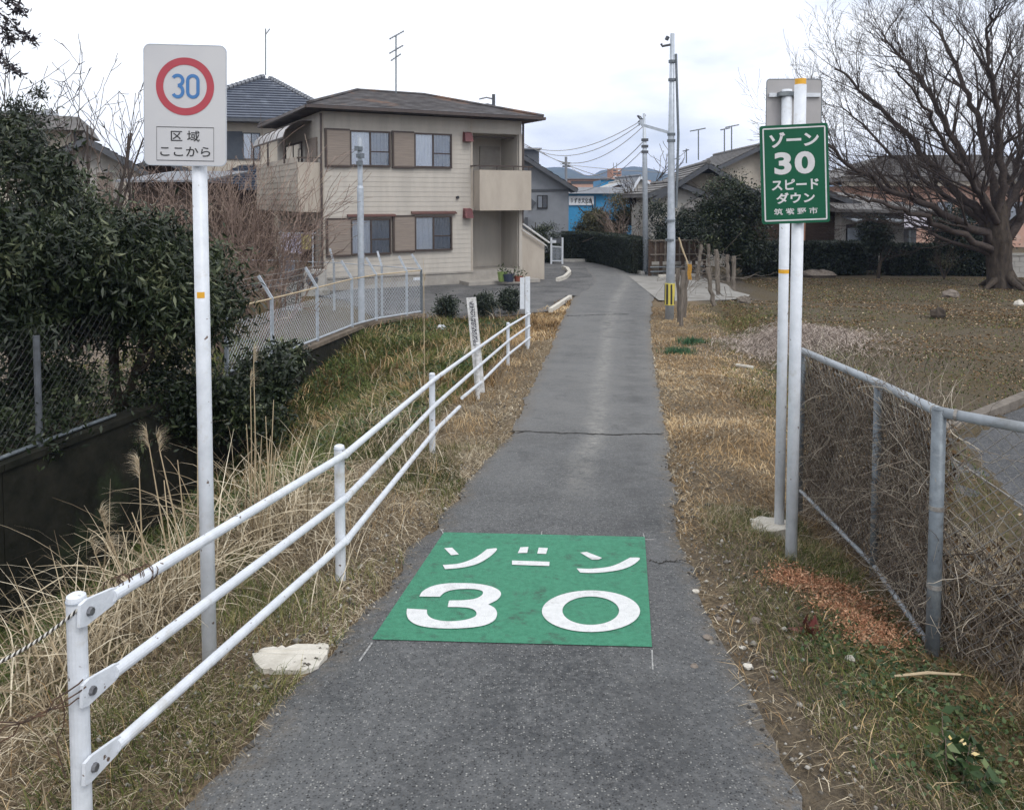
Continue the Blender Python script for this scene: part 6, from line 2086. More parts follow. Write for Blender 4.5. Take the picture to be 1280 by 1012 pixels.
# gate beside the topiary
gg = thing('gate', at_y(690, 333, 36), 'white framed garden gate left of the long hedge', 'gate')
yy = 36
q0, q1 = at_y(689, 335, yy), at_y(703, 335, yy)
for q in (q0, q1):
    mb = MB(); mb.box(q.x - .04, q.x + .04, yy - .04, yy + .04, ZL, at_y(695, 297, yy).z); put('post', mb, M['white'], gg)
mb = MB(); mb.box(q0.x + .05, q1.x - .05, yy - .02, yy + .02, ZL + .95, at_y(695, 298, yy).z); put('panel', mb, M['greydark'], gg)
for k in range(8):
    x_ = q0.x + (q1.x - q0.x) * (k + 1) / 9; mb = MB(); mb.tube([(x_, yy, ZL + .15), (x_, yy, ZL + .75)], .014, 5); put('bar', mb, M['galv_light'], gg)
mb = MB(); mb.bar((q0.x, yy, ZL + .80), (q1.x, yy, ZL + .76), .05, .05); mb.bar((q0.x, yy, ZL + .14), (q1.x, yy, ZL + .14), .05, .05); put('rail', mb, M['white'], gg)
mb = MB(); mb.box(q0.x + .02, q0.x + .22, yy - .06, yy - .03, ZL + .95, ZL + 1.08); put('name_plate', mb, M['white'], gg)

# stakes at the field corner
def stake(px0, v0, px1, v1, y, r, m_, label, name='wooden_stake', cat='stake', group='stakes at the corner of the field', sq=False, dy=0):
    a = at_y(px0, v0, y); b = at_y(px1, v1, y + dy)
    mb = MB(); n_ = 7
    rng = random.Random(int(px0 * 7)); pts = [a.lerp(b, i / n_) + Vector((rng.gauss(0, r * .22), 0, 0)) for i in range(n_ + 1)]
    mb.tube(pts, [r * rng.uniform(.85, 1.1) for _ in pts], 7)
    return tag(put(name, mb, m_, loc=a), label, cat, group)
stake(849, 402, 847, 336, 17.8, .045, M['wood_grey'], 'left of the three grey stakes bundled beside the utility pole')
stake(852, 407, 853.5, 338, 17.6, .05, M['wood_grey'], 'middle of the three grey stakes bundled beside the utility pole')
stake(855, 396, 859, 334, 17.9, .045, M['wood_grey'], 'right of the three grey stakes bundled beside the utility pole')
stake(861, 334, 848, 297, 17.7, .020, M['bamboo'], 'pale bamboo stick leaning out of the stake bundle', 'bamboo_stick', 'stick')
stake(893, 382, 884, 335, 19.5, .06, M['wood_grey'], 'crooked grey stake leaning left between the bundle and the field')
stake(898, 368, 895, 312, 24, .07, M['wood_grey'], 'thick weathered stake behind the crooked one')
stake(887, 352, 885, 305, 28, .06, M['wood_grey'], 'dim stake in front of the bamboo fence')
stake(910, 352, 909, 318, 25, .06, M['wood_grey'], 'left one of the pair of upright stakes nearest the dark tree')
stake(917.5, 362, 917, 320, 24, .065, M['wood_grey'], 'right one of the pair of upright stakes nearest the dark tree')
stake(871, 350, 877, 306, 27, .06, M['wood_grey'], 'short leaning stake behind the yellow cloth')
mb = MB(); a = at_y(862, 333, 17.55)
vs = []
for j in range(7):
    for i in range(5):
        p = at_y(859.5 + i * 1.25 + math.sin(j * 1.3) * .6, 330 + j * 3.3, 17.55); p.y += .02 * math.sin(i * 2 + j); mb.v.append(tuple(p))
for j in range(6):
    for i in range(4):
        k = j * 5 + i; mb.f.append((k, k + 1, k + 6, k + 5))
M['ochre'] = mat('ochre_cloth', (.48, .27, .06), (.34, .18, .04), scale=20, rough=.9)
tag(put('cloth', mb, M['ochre'], sm=True, loc=a), 'ochre yellow cloth hung on the stake bundle', 'cloth')
mb = MB(); rng = random.Random(21)
for k in range(26):
    a = at_y(rng.uniform(862, 918), rng.uniform(325, 362), rng.uniform(19, 25))
    d = Vector((rng.gauss(0, 1), rng.gauss(0, .4), rng.gauss(0, .6)))
    grow(mb, a, d, rng.uniform(.5, 1.3), .010, 1, rng, dict(kids=[0, 2], segs=6, wig=.3, trop=-.05))
tag(put('dead_vine', mb, M['wood_grey'], loc=at_y(890, 370, 21)), 'bare vines hanging between the field corner stakes', 'vine')
# log, stones, dropped stick on the field
def rock(px, v, w, h, label, m_, cat='stone', seed=0, grp=None, name='stone'):
    d = bearing(px, v); y = 8
    for _ in range(40):
        z = tz(d.x / d.y * y, y); y += (d.z / d.y * y - z) * -.0 if False else 0
        t_ = (z / d.z); y = .5 * y + .5 * t_ * d.y
    p = Vector((d.x / d.y * y, y, tz(d.x / d.y * y, y)))
    rng = random.Random(seed); mb = MB(); mb.blob((p.x, p.y, p.z + h * .3), (w / 2, w * .35, h * .6), 9, 6, .22, rng)
    return tag(put(name, mb, m_, loc=p), label, cat, grp)
M['stone'] = mat('field_stone', (.26, .22, .19), (.14, .12, .10), scale=12, rough=.95, bump=.5)
rock(930, 379, .42, .22, 'short grey log end lying on the field near the stakes', M['wood_grey'], 'log', 1, name='log')
rock(1188, 371, .55, .24, 'pale flat stone on the field left of the big trunk', M['stone'], seed=2)
rock(1022, 346, 1.3, .3, 'pile of pale rubble at the foot of the hedge behind the sign poles', M['stone'], 'rubble', 3, name='rubble')
rock(1172, 398, .35, .28, 'brown stump on the field below the flat stone', M['bark'], 'stump', 4, name='stump')
rock(1274, 383, .25, .2, 'small pale stone at the right edge of the field', M['concrete_pale'], seed=5)
rock(1148, 343, .25, .15, 'small pale stone before the right hedge', M['concrete_pale'], seed=6)
rock(720 / 1.0 * 0 + 552, 414, .22, .16, 'crumpled white litter on the grass before the round shrubs', M['white'], 'litter', 7, name='litter_bag')
a = gnd(921, 459); b = gnd(941, 463); a.z = tz(a.x, a.y) + .05; b.z = tz(b.x, b.y) + .05
mb = MB(); mb.tube([a, b], .028, 7); tag(put('pale_stick', mb, M['concrete_pale'], loc=a), 'short white stick lying in the green dip beside the path', 'stick')
a = gnd(1117, 877); b = gnd(1200, 853); a.z = tz(a.x, a.y) + .05; b.z = tz(b.x, b.y) + .06
mb = MB(); mb.tube([a, a.lerp(b, .5) + Vector((0, 0, .01)), b], [.004, .006, .004], 6); tag(put('straw_stick', mb, M['bamboo'], loc=a), 'long pale straw stick lying below the near fence post', 'stick')
PEB = ['brown pebble on the lane nearest the lower right corner of the pad', 'white pebble just outside the upper right part of the pad', 'brown pebble on the bare soil beside the red rosette', 'pale pebble lowest on the soil strip at the right lane edge', 'brown pebble on the soil between pad and orange fern', 'whitish stone in the weeds below the orange fern', 'small brown pebble close to the right side of the pad', 'small white pebble just above the lowest pale one on the right lane edge', 'small brown pebble on the asphalt below the right corner of the pad']
for k, (px, v, s) in enumerate([(885, 800, .022), (870, 741, .018), (1088 * 0 + 944, 784, .025), (935, 836, .02), (1010 * 0 + 905, 762, .02), (1062, 846, .022), (898, 775, .015), (928, 812, .015), (868, 836, .02)]):
    p = gnd(px, v); rng = random.Random(k); mb = MB(); z = max(tz(p.x, p.y), float(prof(p.y)))
    mb.blob((p.x, p.y, z + s * .5), (s, s * .8, s * .6), 7, 5, .2, rng)
    tag(put('pebble', mb, M['concrete_pale'] if k % 2 else M['stone'], loc=p), PEB[k], 'pebble', 'pebbles along the right lane edge')

# ------------------------------------------------------------------ trees and shrubs
def tree_base(px, v):
    d = bearing(px, v); t_ = ZL / d.z; return d * t_
TBp = tree_base(1252, 359)
bt_ = thing('bare_tree', TBp, 'large bare tree with spreading limbs and thick trunk at the far side of the field', 'tree')
rng = random.Random(5)
mb = MB()
s_ = TBp.y / 1000
def TP(px, v, dy=0): 
    p = at_y(px, v, TBp.y + dy); return p
tk = [TBp - Vector((0, 0, .3)), TBp, TP(1250, 345), TP(1249, 320), TP(1248, 300), TP(1247, 280), TP(1249, 262), TP(1250, 240)]
tr_ = [.60, .48, .38, .36, .40, .34, .24, .10]
tp_, trr = [], []
for i in range(57):
    f = i / 56 * 7; j = min(int(f), 6); tp_.append(tk[j].lerp(tk[j + 1], f - j)); trr.append(tr_[j] + (tr_[j + 1] - tr_[j]) * (f - j))
mb.tube(tp_, trr, 36, cap=False)
for i, p in enumerate(mb.v):
    c_ = tp_[i // 36]; dv = Vector((p[0] - c_.x, p[1] - c_.y, 0)); a_ = math.atan2(dv.y, dv.x)
    nzv = mn.noise(Vector((math.cos(a_) * 4.5, math.sin(a_) * 4.5, p[2] * .9))) * .16 + mn.noise(Vector((math.cos(a_) * 13, math.sin(a_) * 13, p[2] * 3.2))) * .09
    mb.v[i] = (c_.x + dv.x * (1 + nzv), c_.y + dv.y * (1 + nzv), p[2])
for (dx, dy) in ((-.55, -.3), (.5, -.35), (.1, -.7), (-.2, .5)):
    mb.tube([TBp + Vector((dx * 1.6, dy * 1.6, -.08)), TBp + Vector((dx * .6, dy * .6, .25)), TBp + Vector((0, 0, .8))], [.06, .13, .2], 7, cap=False)
put('trunk', mb, M['bark'], bt_, sm=True)
limbs = [  # targets in the picture plane with depth offsets: (start px,v) -> list of way points, radius
    ([(1246, 300), (1190, 272), (1120, 240), (1060, 205), (1015, 165)], .20, -1.0),
    ([(1246, 285), (1200, 240), (1150, 190), (1095, 130), (1045, 85)], .21, .8),
    ([(1244, 280), (1215, 220), (1180, 150), (1140, 90), (1105, 45)], .20, -.6),
    ([(1246, 275), (1235, 200), (1215, 130), (1190, 70), (1165, 25)], .20, 1.2),
    ([(1250, 275), (1252, 210), (1245, 130), (1235, 65), (1240, 15)], .20, -1.2),
    ([(1252, 285), (1275, 225), (1300, 150), (1310, 80), (1330, 30)], .20, .5),
    ([(1254, 300), (1285, 265), (1330, 215), (1380, 170), (1420, 140)], .20, -.8),
    ([(1244, 315), (1185, 285), (1130, 262), (1075, 248), (1030, 225)], .15, -1.6),
    ([(1246, 290), (1205, 260), (1150, 225), (1100, 180), (1055, 135)], .16, 2.4),
    ([(1248, 280), (1225, 240), (1195, 200), (1160, 140), (1120, 90)], .15, -2.6),
    ([(1252, 280), (1262, 240), (1275, 190), (1275, 120), (1262, 60)], .16, 2.2),
    ([(1244, 318), (1180, 300), (1150, 282), (1110, 276), (1080, 268)], .09, 1.5),
    ([(1255, 290), (1290, 250), (1330, 250), (1380, 230), (1420, 230)], .13, 1.8),
]
for li, (wp, r0, dd) in enumerate(limbs):
    mb = MB()
    P = []
    sm_ = spline(wp, 6)
    for i, (px, v) in enumerate(sm_):
        f = i / (len(sm_) - 1)
        P.append(TP(px, v, dd * f * 1.6) + Vector((rng.gauss(0, .05), rng.gauss(0, .05), rng.gauss(0, .05))))
    rad = [r0 * .82 * (1 - .86 * (i / (len(P) - 1)) ** .8) + .006 for i in range(len(P))]
    mb.tube(P, rad, 7, cap=False)
    for i in range(4 + li % 2, len(P), 3 if li % 2 else 2):
        f = i / (len(P) - 1)
        bd = (P[i] - P[i - 1]).normalized()
        for rep in range((2 if li in (7, 11) else 3) if f < .35 else (2 if li in (7, 11) else 4)):
            ax = bd.cross(Vector((rng.gauss(0, 1), rng.gauss(0, 1), rng.gauss(0, 1)))).normalized()
            nd = Matrix.Rotation(R(rng.uniform(18, 48)), 3, ax) @ bd
            nd = (nd + Vector((0, 0, .18))).normalized()
            L = rng.uniform(1.1, 2.4) * (1.1 - .35 * f)
            grow(mb, P[i], nd, L, rad[i] * .30 + .007, 3, rng, dict(kids=[0, 3, 4, 3], segs=4, wig=.11, trop=.07, rmin=.0042, rk=.55, ang=(16, 44), lk=(.42, .72), taper=.4))
    put('limb', mb, M['twig'], bt_, sm=True)

# thicket of reddish bare shrubs in front of the house
def shrub_bare(base, n, H, spread, seed, label, m_='red_twig', depth=2, r=.022, kids=(0, 4, 5), lean=Vector((0, 0, 0)), group=None, wig=.13, name='bare_shrub'):
    rng = random.Random(seed); mb = MB()
    for k in range(int(n * .62)):
        a = rng.uniform(0, 2 * math.pi)
        d = Vector((math.cos(a) * spread * rng.random(), math.sin(a) * spread * rng.random(), 1)) + lean
        b = base + Vector((math.cos(a) * .25, math.sin(a) * .25, -.1))
        grow(mb, b, d, H * rng.uniform(.6, 1.05), r * rng.uniform(.6, 1.2), depth, rng, dict(kids=list(kids), segs=6, wig=wig, trop=.05, rmin=.0055, rk=.55, ang=(18, 55), lk=(.35, .6), taper=.35))
    t = tag(put(name, mb, M[m_], loc=base), label, 'shrub', group)
    return t
zl = -2.8
def lotp(px, y): p = at_y(px, 300, y); return Vector((p.x, y, zl))
shrub_bare(lotp(322, 18.5), 26, 3.0, .75, 31, 'reddish bare shrub in front of the balcony of the beige house', kids=(0, 5, 6))
shrub_bare(lotp(352, 19.5), 18, 2.3, .7, 37, 'low reddish bare shrub beside the hanging laundry', kids=(0, 5, 6))
shrub_bare(lotp(270, 18.0), 26, 3.2, .8, 32, 'reddish bare shrub right of the left sign pole', kids=(0, 5, 6))
shrub_bare(lotp(215, 19.0), 26, 3.3, .8, 33, 'dense reddish bare shrub directly left of the left sign pole', kids=(0, 5, 6))
shrub_bare(lotp(160, 20.0), 22, 3.4, .8, 34, 'tangled bare shrub before the gabled house', kids=(0, 5, 6), m_='twig')
shrub_bare(lotp(300, 14.5), 14, 1.9, .8, 35, 'small bare shrub by the mesh fence posts', kids=(0, 4, 5))
def bare_sapling(px, y, vtop, r, seed, label, lean, n=1, depth=3):
    rng = random.Random(seed); b = lotp(px, y); H = at_y(px, vtop, y).z - zl; mb = MB()
    for k in range(n):
        d = Vector((lean + rng.gauss(0, .15), rng.gauss(0, .1), 1))
        grow(mb, b, d, H * rng.uniform(.8, 1.0), r, depth, rng, dict(kids=[0, 2, 3, 4], segs=7, wig=.08, trop=.03, rmin=.0065, rk=.5, ang=(20, 50), lk=(.28, .5), taper=.3, **{'from': .35}))
    return tag(put('bare_tree', mb, M['twig'], loc=b), label, 'tree')
bare_sapling(62, 15, 95, .05, 41, 'thin bare tree against the flat-roofed house', .0, 2)
bare_sapling(100, 15.5, 100, .055, 42, 'thin bare tree between the flat-roofed and gabled houses', -.02, 2)
bare_sapling(92, 14.5, 92, .055, 43, 'slender bare tree leaning right with a forked tip against the sky', .34, 2)
bare_sapling(128, 16, 150, .05, 44, 'bare tree with long shoots leaning towards the left sign', .5, 2)
bare_sapling(20, 15, 130, .05, 45, 'bare tree at the left edge above the evergreens', .05, 2)

# dark evergreens on the left bank
def lobe(px, v, y, rx, ry, rz):
    p = at_y(px, v, y); return ((p.x, p.y, p.z), (rx, ry, rz))
def trunkspec(px, y, v_top, r, lean=0.0, kids=(0, 3, 4, 3), z=zl):
    b = at_y(px, 400, y); b.z = z
    H = at_y(px, v_top, y).z - z
    return [(b, Vector((lean, 0, 1)), H, r, 3, dict(kids=list(kids), segs=6, wig=.12, trop=.04, rmin=.006, ang=(25, 60), lk=(.35, .6), taper=.35, **{'from': .25}))]
b = at_y(150, 500, 10.5); b.z = zl
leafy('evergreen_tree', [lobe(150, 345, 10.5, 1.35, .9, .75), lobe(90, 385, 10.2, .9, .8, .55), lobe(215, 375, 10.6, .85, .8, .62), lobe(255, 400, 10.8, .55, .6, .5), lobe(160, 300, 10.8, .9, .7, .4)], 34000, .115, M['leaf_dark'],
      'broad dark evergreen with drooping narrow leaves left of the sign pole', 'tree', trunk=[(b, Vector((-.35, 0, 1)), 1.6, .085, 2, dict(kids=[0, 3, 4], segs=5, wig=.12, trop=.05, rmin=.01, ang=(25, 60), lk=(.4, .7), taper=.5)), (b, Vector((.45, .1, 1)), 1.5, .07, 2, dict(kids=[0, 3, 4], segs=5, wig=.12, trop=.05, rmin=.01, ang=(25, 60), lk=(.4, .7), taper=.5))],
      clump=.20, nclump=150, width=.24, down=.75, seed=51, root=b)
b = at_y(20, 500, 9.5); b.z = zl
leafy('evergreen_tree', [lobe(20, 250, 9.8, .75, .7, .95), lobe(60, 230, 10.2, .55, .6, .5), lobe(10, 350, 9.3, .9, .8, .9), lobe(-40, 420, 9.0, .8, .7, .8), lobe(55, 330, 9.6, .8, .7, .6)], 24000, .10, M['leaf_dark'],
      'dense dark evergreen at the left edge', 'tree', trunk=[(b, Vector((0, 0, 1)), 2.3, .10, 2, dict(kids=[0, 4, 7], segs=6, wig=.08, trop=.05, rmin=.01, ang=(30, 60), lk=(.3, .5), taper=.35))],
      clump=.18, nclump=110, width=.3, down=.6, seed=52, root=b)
b = at_y(45, 500, 13); b.z = zl
leafy('conifer_tree', [lobe(22, 160, 13, .55, .5, .5), lobe(0, 190, 13, .6, .6, .6), lobe(45, 130, 13, .14, .14, .32), lobe(30, 145, 13, .25, .2, .2)], 5200, .085, M['leaf_dark'],
      'purple-tipped conifer top rising at the left edge', 'tree', trunk=[(b, Vector((.02, 0, 1)), 4.2, .08, 1, dict(kids=[0, 9], segs=8, wig=.02, trop=.08, rmin=.01, ang=(30, 60), lk=(.08, .16), taper=.3, **{'from': .5}))],
      clump=.10, nclump=60, width=.25, down=.15, seed=53, root=b)
b = at_y(45, 500, 11.5); b.z = zl
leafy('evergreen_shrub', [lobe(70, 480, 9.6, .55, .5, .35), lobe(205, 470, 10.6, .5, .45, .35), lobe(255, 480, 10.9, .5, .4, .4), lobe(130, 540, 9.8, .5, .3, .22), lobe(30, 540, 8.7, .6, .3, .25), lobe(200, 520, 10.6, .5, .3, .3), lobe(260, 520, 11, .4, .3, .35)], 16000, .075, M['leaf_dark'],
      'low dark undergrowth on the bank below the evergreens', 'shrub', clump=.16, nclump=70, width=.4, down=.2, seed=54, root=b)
b = at_y(335, 470, 12.2); b.z = -3.3
leafy('evergreen_shrub', [lobe(335, 472, 11.8, .42, .45, .42), lobe(300, 510, 11.2, .40, .4, .42), lobe(360, 450, 12.4, .22, .25, .2), lobe(330, 530, 11.0, .3, .3, .25)], 8500, .085, M['leaf_dark'],
      'glossy dark green shrub hanging over the ditch wall in front of the mesh fence', 'shrub', clump=.13, nclump=60, width=.42, down=.3, seed=55, root=b)
b = at_y(160, 380, 16); b.z = zl
leafy('evergreen_tree', [lobe(75, 260, 14.5, .8, .7, .6), lobe(120, 290, 15, .8, .6, .45), lobe(240, 330, 14, .7, .6, .5)], 9000, .10, M['leaf_mid'],
      'lighter evergreen behind the dark ones before the gabled house', 'tree', clump=.2, nclump=60, width=.35, down=.5, seed=56, root=b)
# foliage hanging into the top left corner, from a tree standing just outside the view
b = Vector((-7.2, 8.0, -2.8))
ct = thing('cedar_tree', b, 'cedar whose drooping foliage hangs into the top left corner', 'tree')
rng = random.Random(61); mb = MB()
mb.tube([b, b + Vector((.0, 0, 2.5)), b + Vector((.1, 0, 5.6))], [.2, .16, .08], 10); put('trunk', mb, M['bark'], ct)
CP = []; mb = MB()
for (wp) in ([(-60, -20), (-20, 0), (10, 25), (30, 45), (44, 50)], [(-60, 30), (-25, 45), (0, 68), (16, 85), (24, 90)], [(-40, -30), (0, -12), (22, 8), (28, 14)], [(-60, 10), (-10, 22), (8, 40), (14, 52)]):
    pts = [at_y(px, v, 8.0 + .2 * i) for i, (px, v) in enumerate(wp)]
    st0 = b + Vector((.05, 0, 4.6))
    mb.tube([st0] + pts, [.03, .014, .01, .006, .004, .003][:len(pts) + 1], 5, cap=False)
    for i in range(len(pts) - 1):
        for k in range(75):
            q = pts[i].lerp(pts[i + 1], rng.random()); CP.append((q.x + rng.gauss(0, .026), q.y + rng.gauss(0, .05), q.z + rng.gauss(0, .026) - .015))
put('branch', mb, M['twig'], ct)
V, q, tt_ = leaves(np.array(CP), rs.uniform(.035, .085, len(CP)), .35, rs, down=.3)
M['leaf_purple'] = tint_mat('winter_cedar_leaf', [(0, (.03, .026, .034)), (.6, (.06, .052, .062)), (1, (.10, .09, .085))], rough=.6)
np_mesh('foliage', V, q, M['leaf_purple'], tt_, parent=ct)

# right hand trees and shrubs
b = at_y(915, 345, 29); b.z = ZL
leafy('evergreen_tree', [lobe(912, 245, 29, 1.0, .9, .75), lobe(905, 285, 29, 1.15, 1.0, .9), lobe(935, 265, 29, .9, .9, .9), lobe(890, 262, 29, .55, .6, .5), lobe(930, 310, 29, 1.0, .9, .7)], 20000, .11, M['leaf_dark'],
      'dense dark evergreen tree left of the green sign', 'tree', trunk=[(b, Vector((0, 0, 1)), 2.8, .14, 2, dict(kids=[0, 4, 6], segs=6, wig=.1, trop=.05, rmin=.015, ang=(25, 50), lk=(.35, .6), taper=.4))], clump=.24, nclump=120, width=.4, down=.1, seed=71, root=b)
b = at_y(850, 345, 32); b.z = ZL
leafy('evergreen_shrub', [lobe(858, 283, 32, .9, .7, .55), lobe(835, 300, 32, .8, .6, .5), lobe(875, 300, 32, .6, .6, .6), lobe(822, 268, 32, .45, .4, .55), lobe(828, 290, 32, .5, .4, .4)], 12000, .10, M['leaf_black'],
      'very dark shrub behind the bamboo fence', 'shrub', clump=.22, nclump=60, seed=72, root=b)
b = at_y(748, 300, 42); b.z = ZL
leafy('round_tree', [lobe(748, 283, 42, 1.05, .9, .75), lobe(735, 290, 42, .7, .7, .45), lobe(762, 289, 42, .6, .7, .5), lobe(748, 272, 42, .7, .7, .4)], 16000, .11, M['leaf_olive'],
      'rounded dark green tree in front of the blue building', 'tree', trunk=[(b, Vector((0, 0, 1)), 2.2, .12, 1, dict(kids=[0, 6], segs=5, wig=.1))], clump=.2, nclump=80, seed=73, root=b)
b = at_y(790, 300, 40); b.z = ZL
leafy('bushy_tree', [lobe(783, 262, 42, .9, .8, 1.1), lobe(800, 270, 42, .7, .7, 1.0), lobe(775, 275, 42, .5, .5, .8), lobe(822, 272, 34, .5, .4, .7)], 8200, .10, M['leaf_olive'],
      'loose olive tree with thin foliage behind the hedge', 'tree', trunk=[(b, Vector((0, 0, 1)), 3.0, .10, 3, dict(kids=[0, 4, 5, 6], segs=6, wig=.12, rmin=.012))], clump=.25, nclump=60, seed=74, root=b)
b = at_y(790, 320, 37.5); b.z = ZL
shrub_bare(Vector((b.x, 37.5, ZL)), 20, 2.4, .6, 75, 'brown bare bush rising over the right end of the hedge', kids=(0, 4, 5), r=.03)
b = at_y(690, 330, 37); b.z = ZL
leafy('topiary_tree', [lobe(681, 291, 37, .62, .5, .36), lobe(675, 303, 37, .55, .5, .3), lobe(687, 308, 37, .4, .4, .35), lobe(680, 322, 37, .5, .5, .4)], 7000, .075, M['leaf_dark'],
      'cloud-pruned dark pine between the beige house and the gate', 'tree', trunk=[(b + Vector((-.4, 0, 0)), Vector((0, 0, 1)), 1.5, .08, 1, dict(kids=[0, 4], segs=5, wig=.15))], clump=.14, nclump=60, seed=76, root=b)
b = at_y(1098, 345, 29.5); b.z = ZL
leafy('garden_tree', [lobe(1090, 285, 29.5, .5, .5, .38), lobe(1105, 292, 29.5, .45, .4, .38), lobe(1092, 305, 29.5, .5, .4, .3)], 6500, .09, M['leaf_black'],
      'small round topped tree in front of the pale wing', 'tree', trunk=[(b, Vector((0, 0, 1)), 1.7, .07, 1, dict(kids=[0, 4], segs=5, wig=.1))], clump=.16, nclump=50, seed=77, root=b)
b = at_y(1195, 345, 31.5); b.z = ZL
leafy('evergreen_tree', [lobe(1190, 290, 31.5, 1.0, .8, .7), lobe(1215, 280, 31.5, .9, .8, .9), lobe(1235, 300, 32, .7, .7, .8), lobe(1175, 275, 33, .5, .5, .4)], 14000, .10, M['leaf_black'],
      'dark evergreen mass directly behind the limbs of the bare tree', 'tree', clump=.25, nclump=90, seed=78, root=b)
b = at_y(1180, 340, 29); b.z = ZL
leafy('leafless_shrub', [lobe(1178, 328, 29, .35, .3, .25)], 400, .05, M['leaf_olive'], 'small tan multi-stemmed shrub in front of the right hedge', 'shrub', trunk=[(b, Vector((rng.gauss(0, .5), 0, 1)), .9, .03, 2, dict(kids=[0, 3, 4], segs=4, wig=.1)) for _ in range(5)], clump=.2, nclump=20, seed=79, root=b)
for k, (px, v, r, lab) in enumerate([(557, 385, .27, 'leftmost of the three small round shrubs before the forecourt'), (604.5, 381, .30, 'middle one of the three small round shrubs before the forecourt'), (637.5, 375, .29, 'rightmost of the three small round shrubs, beside the white marker boards')]):
    y = 19.0 + k * .6; c_ = at_y(px, v, y)
    b = Vector((c_.x, y, tz(c_.x, y)))
    leafy('round_shrub', [((c_.x, y, c_.z), (r * .92, r * .9, r * .98))], 3200, .06, M['leaf_black'], lab, 'shrub', trunk=[(b, Vector((0, 0, 1)), .3, .02, 1, dict(kids=[0, 5], segs=3, wig=.2))], clump=.075, nclump=70, seed=80 + k, root=b, shell=.6, group='small round shrubs')
# clumps of bulbs (green tufts) beside the path
for k, (px, v) in enumerate([(866, 431), (848, 443)]):
    p = gnd(px, v); n = 420
    P = np.array([p.x, p.y, tz(p.x, p.y)]) + rs.normal(size=(n, 3)) * np.array([.13, .13, 0])
    V, q, tt_ = blades(P, rs.uniform(.10, .20, n), rs.uniform(.008, .014, n), rs.uniform(.2, .9, n))
    M['bulb'] = M.get('bulb') or tint_mat('bulb_leaf', [(0, (.02, .06, .03)), (1, (.06, .14, .06))], rough=.5)
    np_mesh('green_tuft', V, q, M['bulb'], tt_, label='%s of two bright green leaf tufts beside the lane' % ('farther' if k == 0 else 'nearer'), cat='plant', group='green leaf tufts', loc=P[0])

# reddish rosette and orange dead fern patch on the right verge
p = gnd(1015, 803)
P = np.array([p.x, p.y, tz(p.x, p.y)]) + rs.normal(size=(70, 3)) * np.array([.02, .02, .004])
V, q, tt_ = leaves(P, rs.uniform(.04, .085, 70), .3, rs, down=-.35)
M['wine'] = tint_mat('wine_leaf', [(0, (.05, .015, .015)), (1, (.16, .05, .045))], rough=.5)
np_mesh('red_plant', V, q, M['wine'], tt_, label='small dark red leafy rosette beside the orange dead fern', cat='plant', loc=P[0])
M['rust_leaf'] = tint_mat('rust_fern', [(0, (.16, .07, .04)), (.5, (.42, .20, .11)), (1, (.66, .42, .27))], rough=.8)
cpx = [(1040, 742), (1075, 762), (1090, 790), (1050, 775), (1010, 745), (985, 738), (1080, 810), (1100, 800)]
PP = []
for c in cpx:
    g = gnd(*c); 
    for _ in range(1500): PP.append((g.x + rng.gauss(0, .065), g.y + rng.gauss(0, .06), 0))
PP = np.array(PP); PP[:, 2] = terrain(PP[:, 0], PP[:, 1]) + rs.rand(len(PP)) * .045
V, q, tt_ = leaves(PP, rs.uniform(.008, .022, len(PP)), .3, rs, flat=.4)
np_mesh('dead_fern', V, q, M['rust_leaf'], tt_, kind='stuff', label='flat patch of rust orange dead fern by the foot of the fence')
# weeds at the lower right
def weed_patch(px_list, n, size, m_, label, h=.10, width=.6, spread=.12, name='weeds'):
    PP = []
    for c in px_list:
        g = gnd(*c)
        for _ in range(n): PP.append((g.x + rng.gauss(0, spread), g.y + rng.gauss(0, spread), 0))
    PP = np.array(PP); PP[:, 2] = terrain(PP[:, 0], PP[:, 1]) + rs.rand(len(PP)) ** 1.5 * h
    V, q, tt_ = leaves(PP, rs.uniform(size * .5, size * 1.3, len(PP)), width, rs, flat=.4)
    return np_mesh(name, V, q, m_, tt_, kind='stuff', label=label)
M['weed'] = tint_mat('weed_leaf', [(0, (.018, .035, .014)), (.6, (.045, .080, .028)), (1, (.12, .15, .06))], rough=.5)
weed_patch([(1060, 850), (1110, 880), (1130, 850), (1090, 900), (1180, 900), (1230, 900), (1250, 960), (1150, 990), (1190, 960), (1240, 1000), (1210, 880), (1030, 830)], 150, .020, M['weed'], 'low dark green weeds in the lower right corner', spread=.07)
weed_patch([(1050, 800), (1120, 800), (1150, 840)], 300, .02, M['weed'], 'small green weeds under the fence', h=.04, spread=.08)
p = gnd(1195, 985)
pl = thing('leafy_plant', (p.x, p.y, tz(p.x, p.y)), 'upright leafy weed with a few yellowed leaves in the lower right', 'plant')
mb = MB(); LP = []
for k in range(7):
    b0_ = Vector((p.x + rng.gauss(0, .03), p.y + rng.gauss(0, .03), tz(p.x, p.y))); d = Vector((rng.gauss(0, .25), rng.gauss(0, .2), 1)).normalized(); H = rng.uniform(.12, .22)
    mb.tube([b0_, b0_ + d * H * .5, b0_ + d * H], [.002, .0018, .001], 5)
    for j in range(16): q = b0_ + d * H * (j + 1) / 16; LP.append(tuple(q))
put('stem', mb, M['wine'] if False else M['red_twig'], pl)
V, q, tt_ = leaves(np.array(LP), rs.uniform(.03, .06, len(LP)), .5, rs, flat=.3); np_mesh('leaf', V, q, M['weed'], tt_, parent=pl, kind='stuff')
M['yleaf'] = tint_mat('yellow_leaf', [(0, (.45, .33, .12)), (1, (.65, .52, .26))], rough=.6)
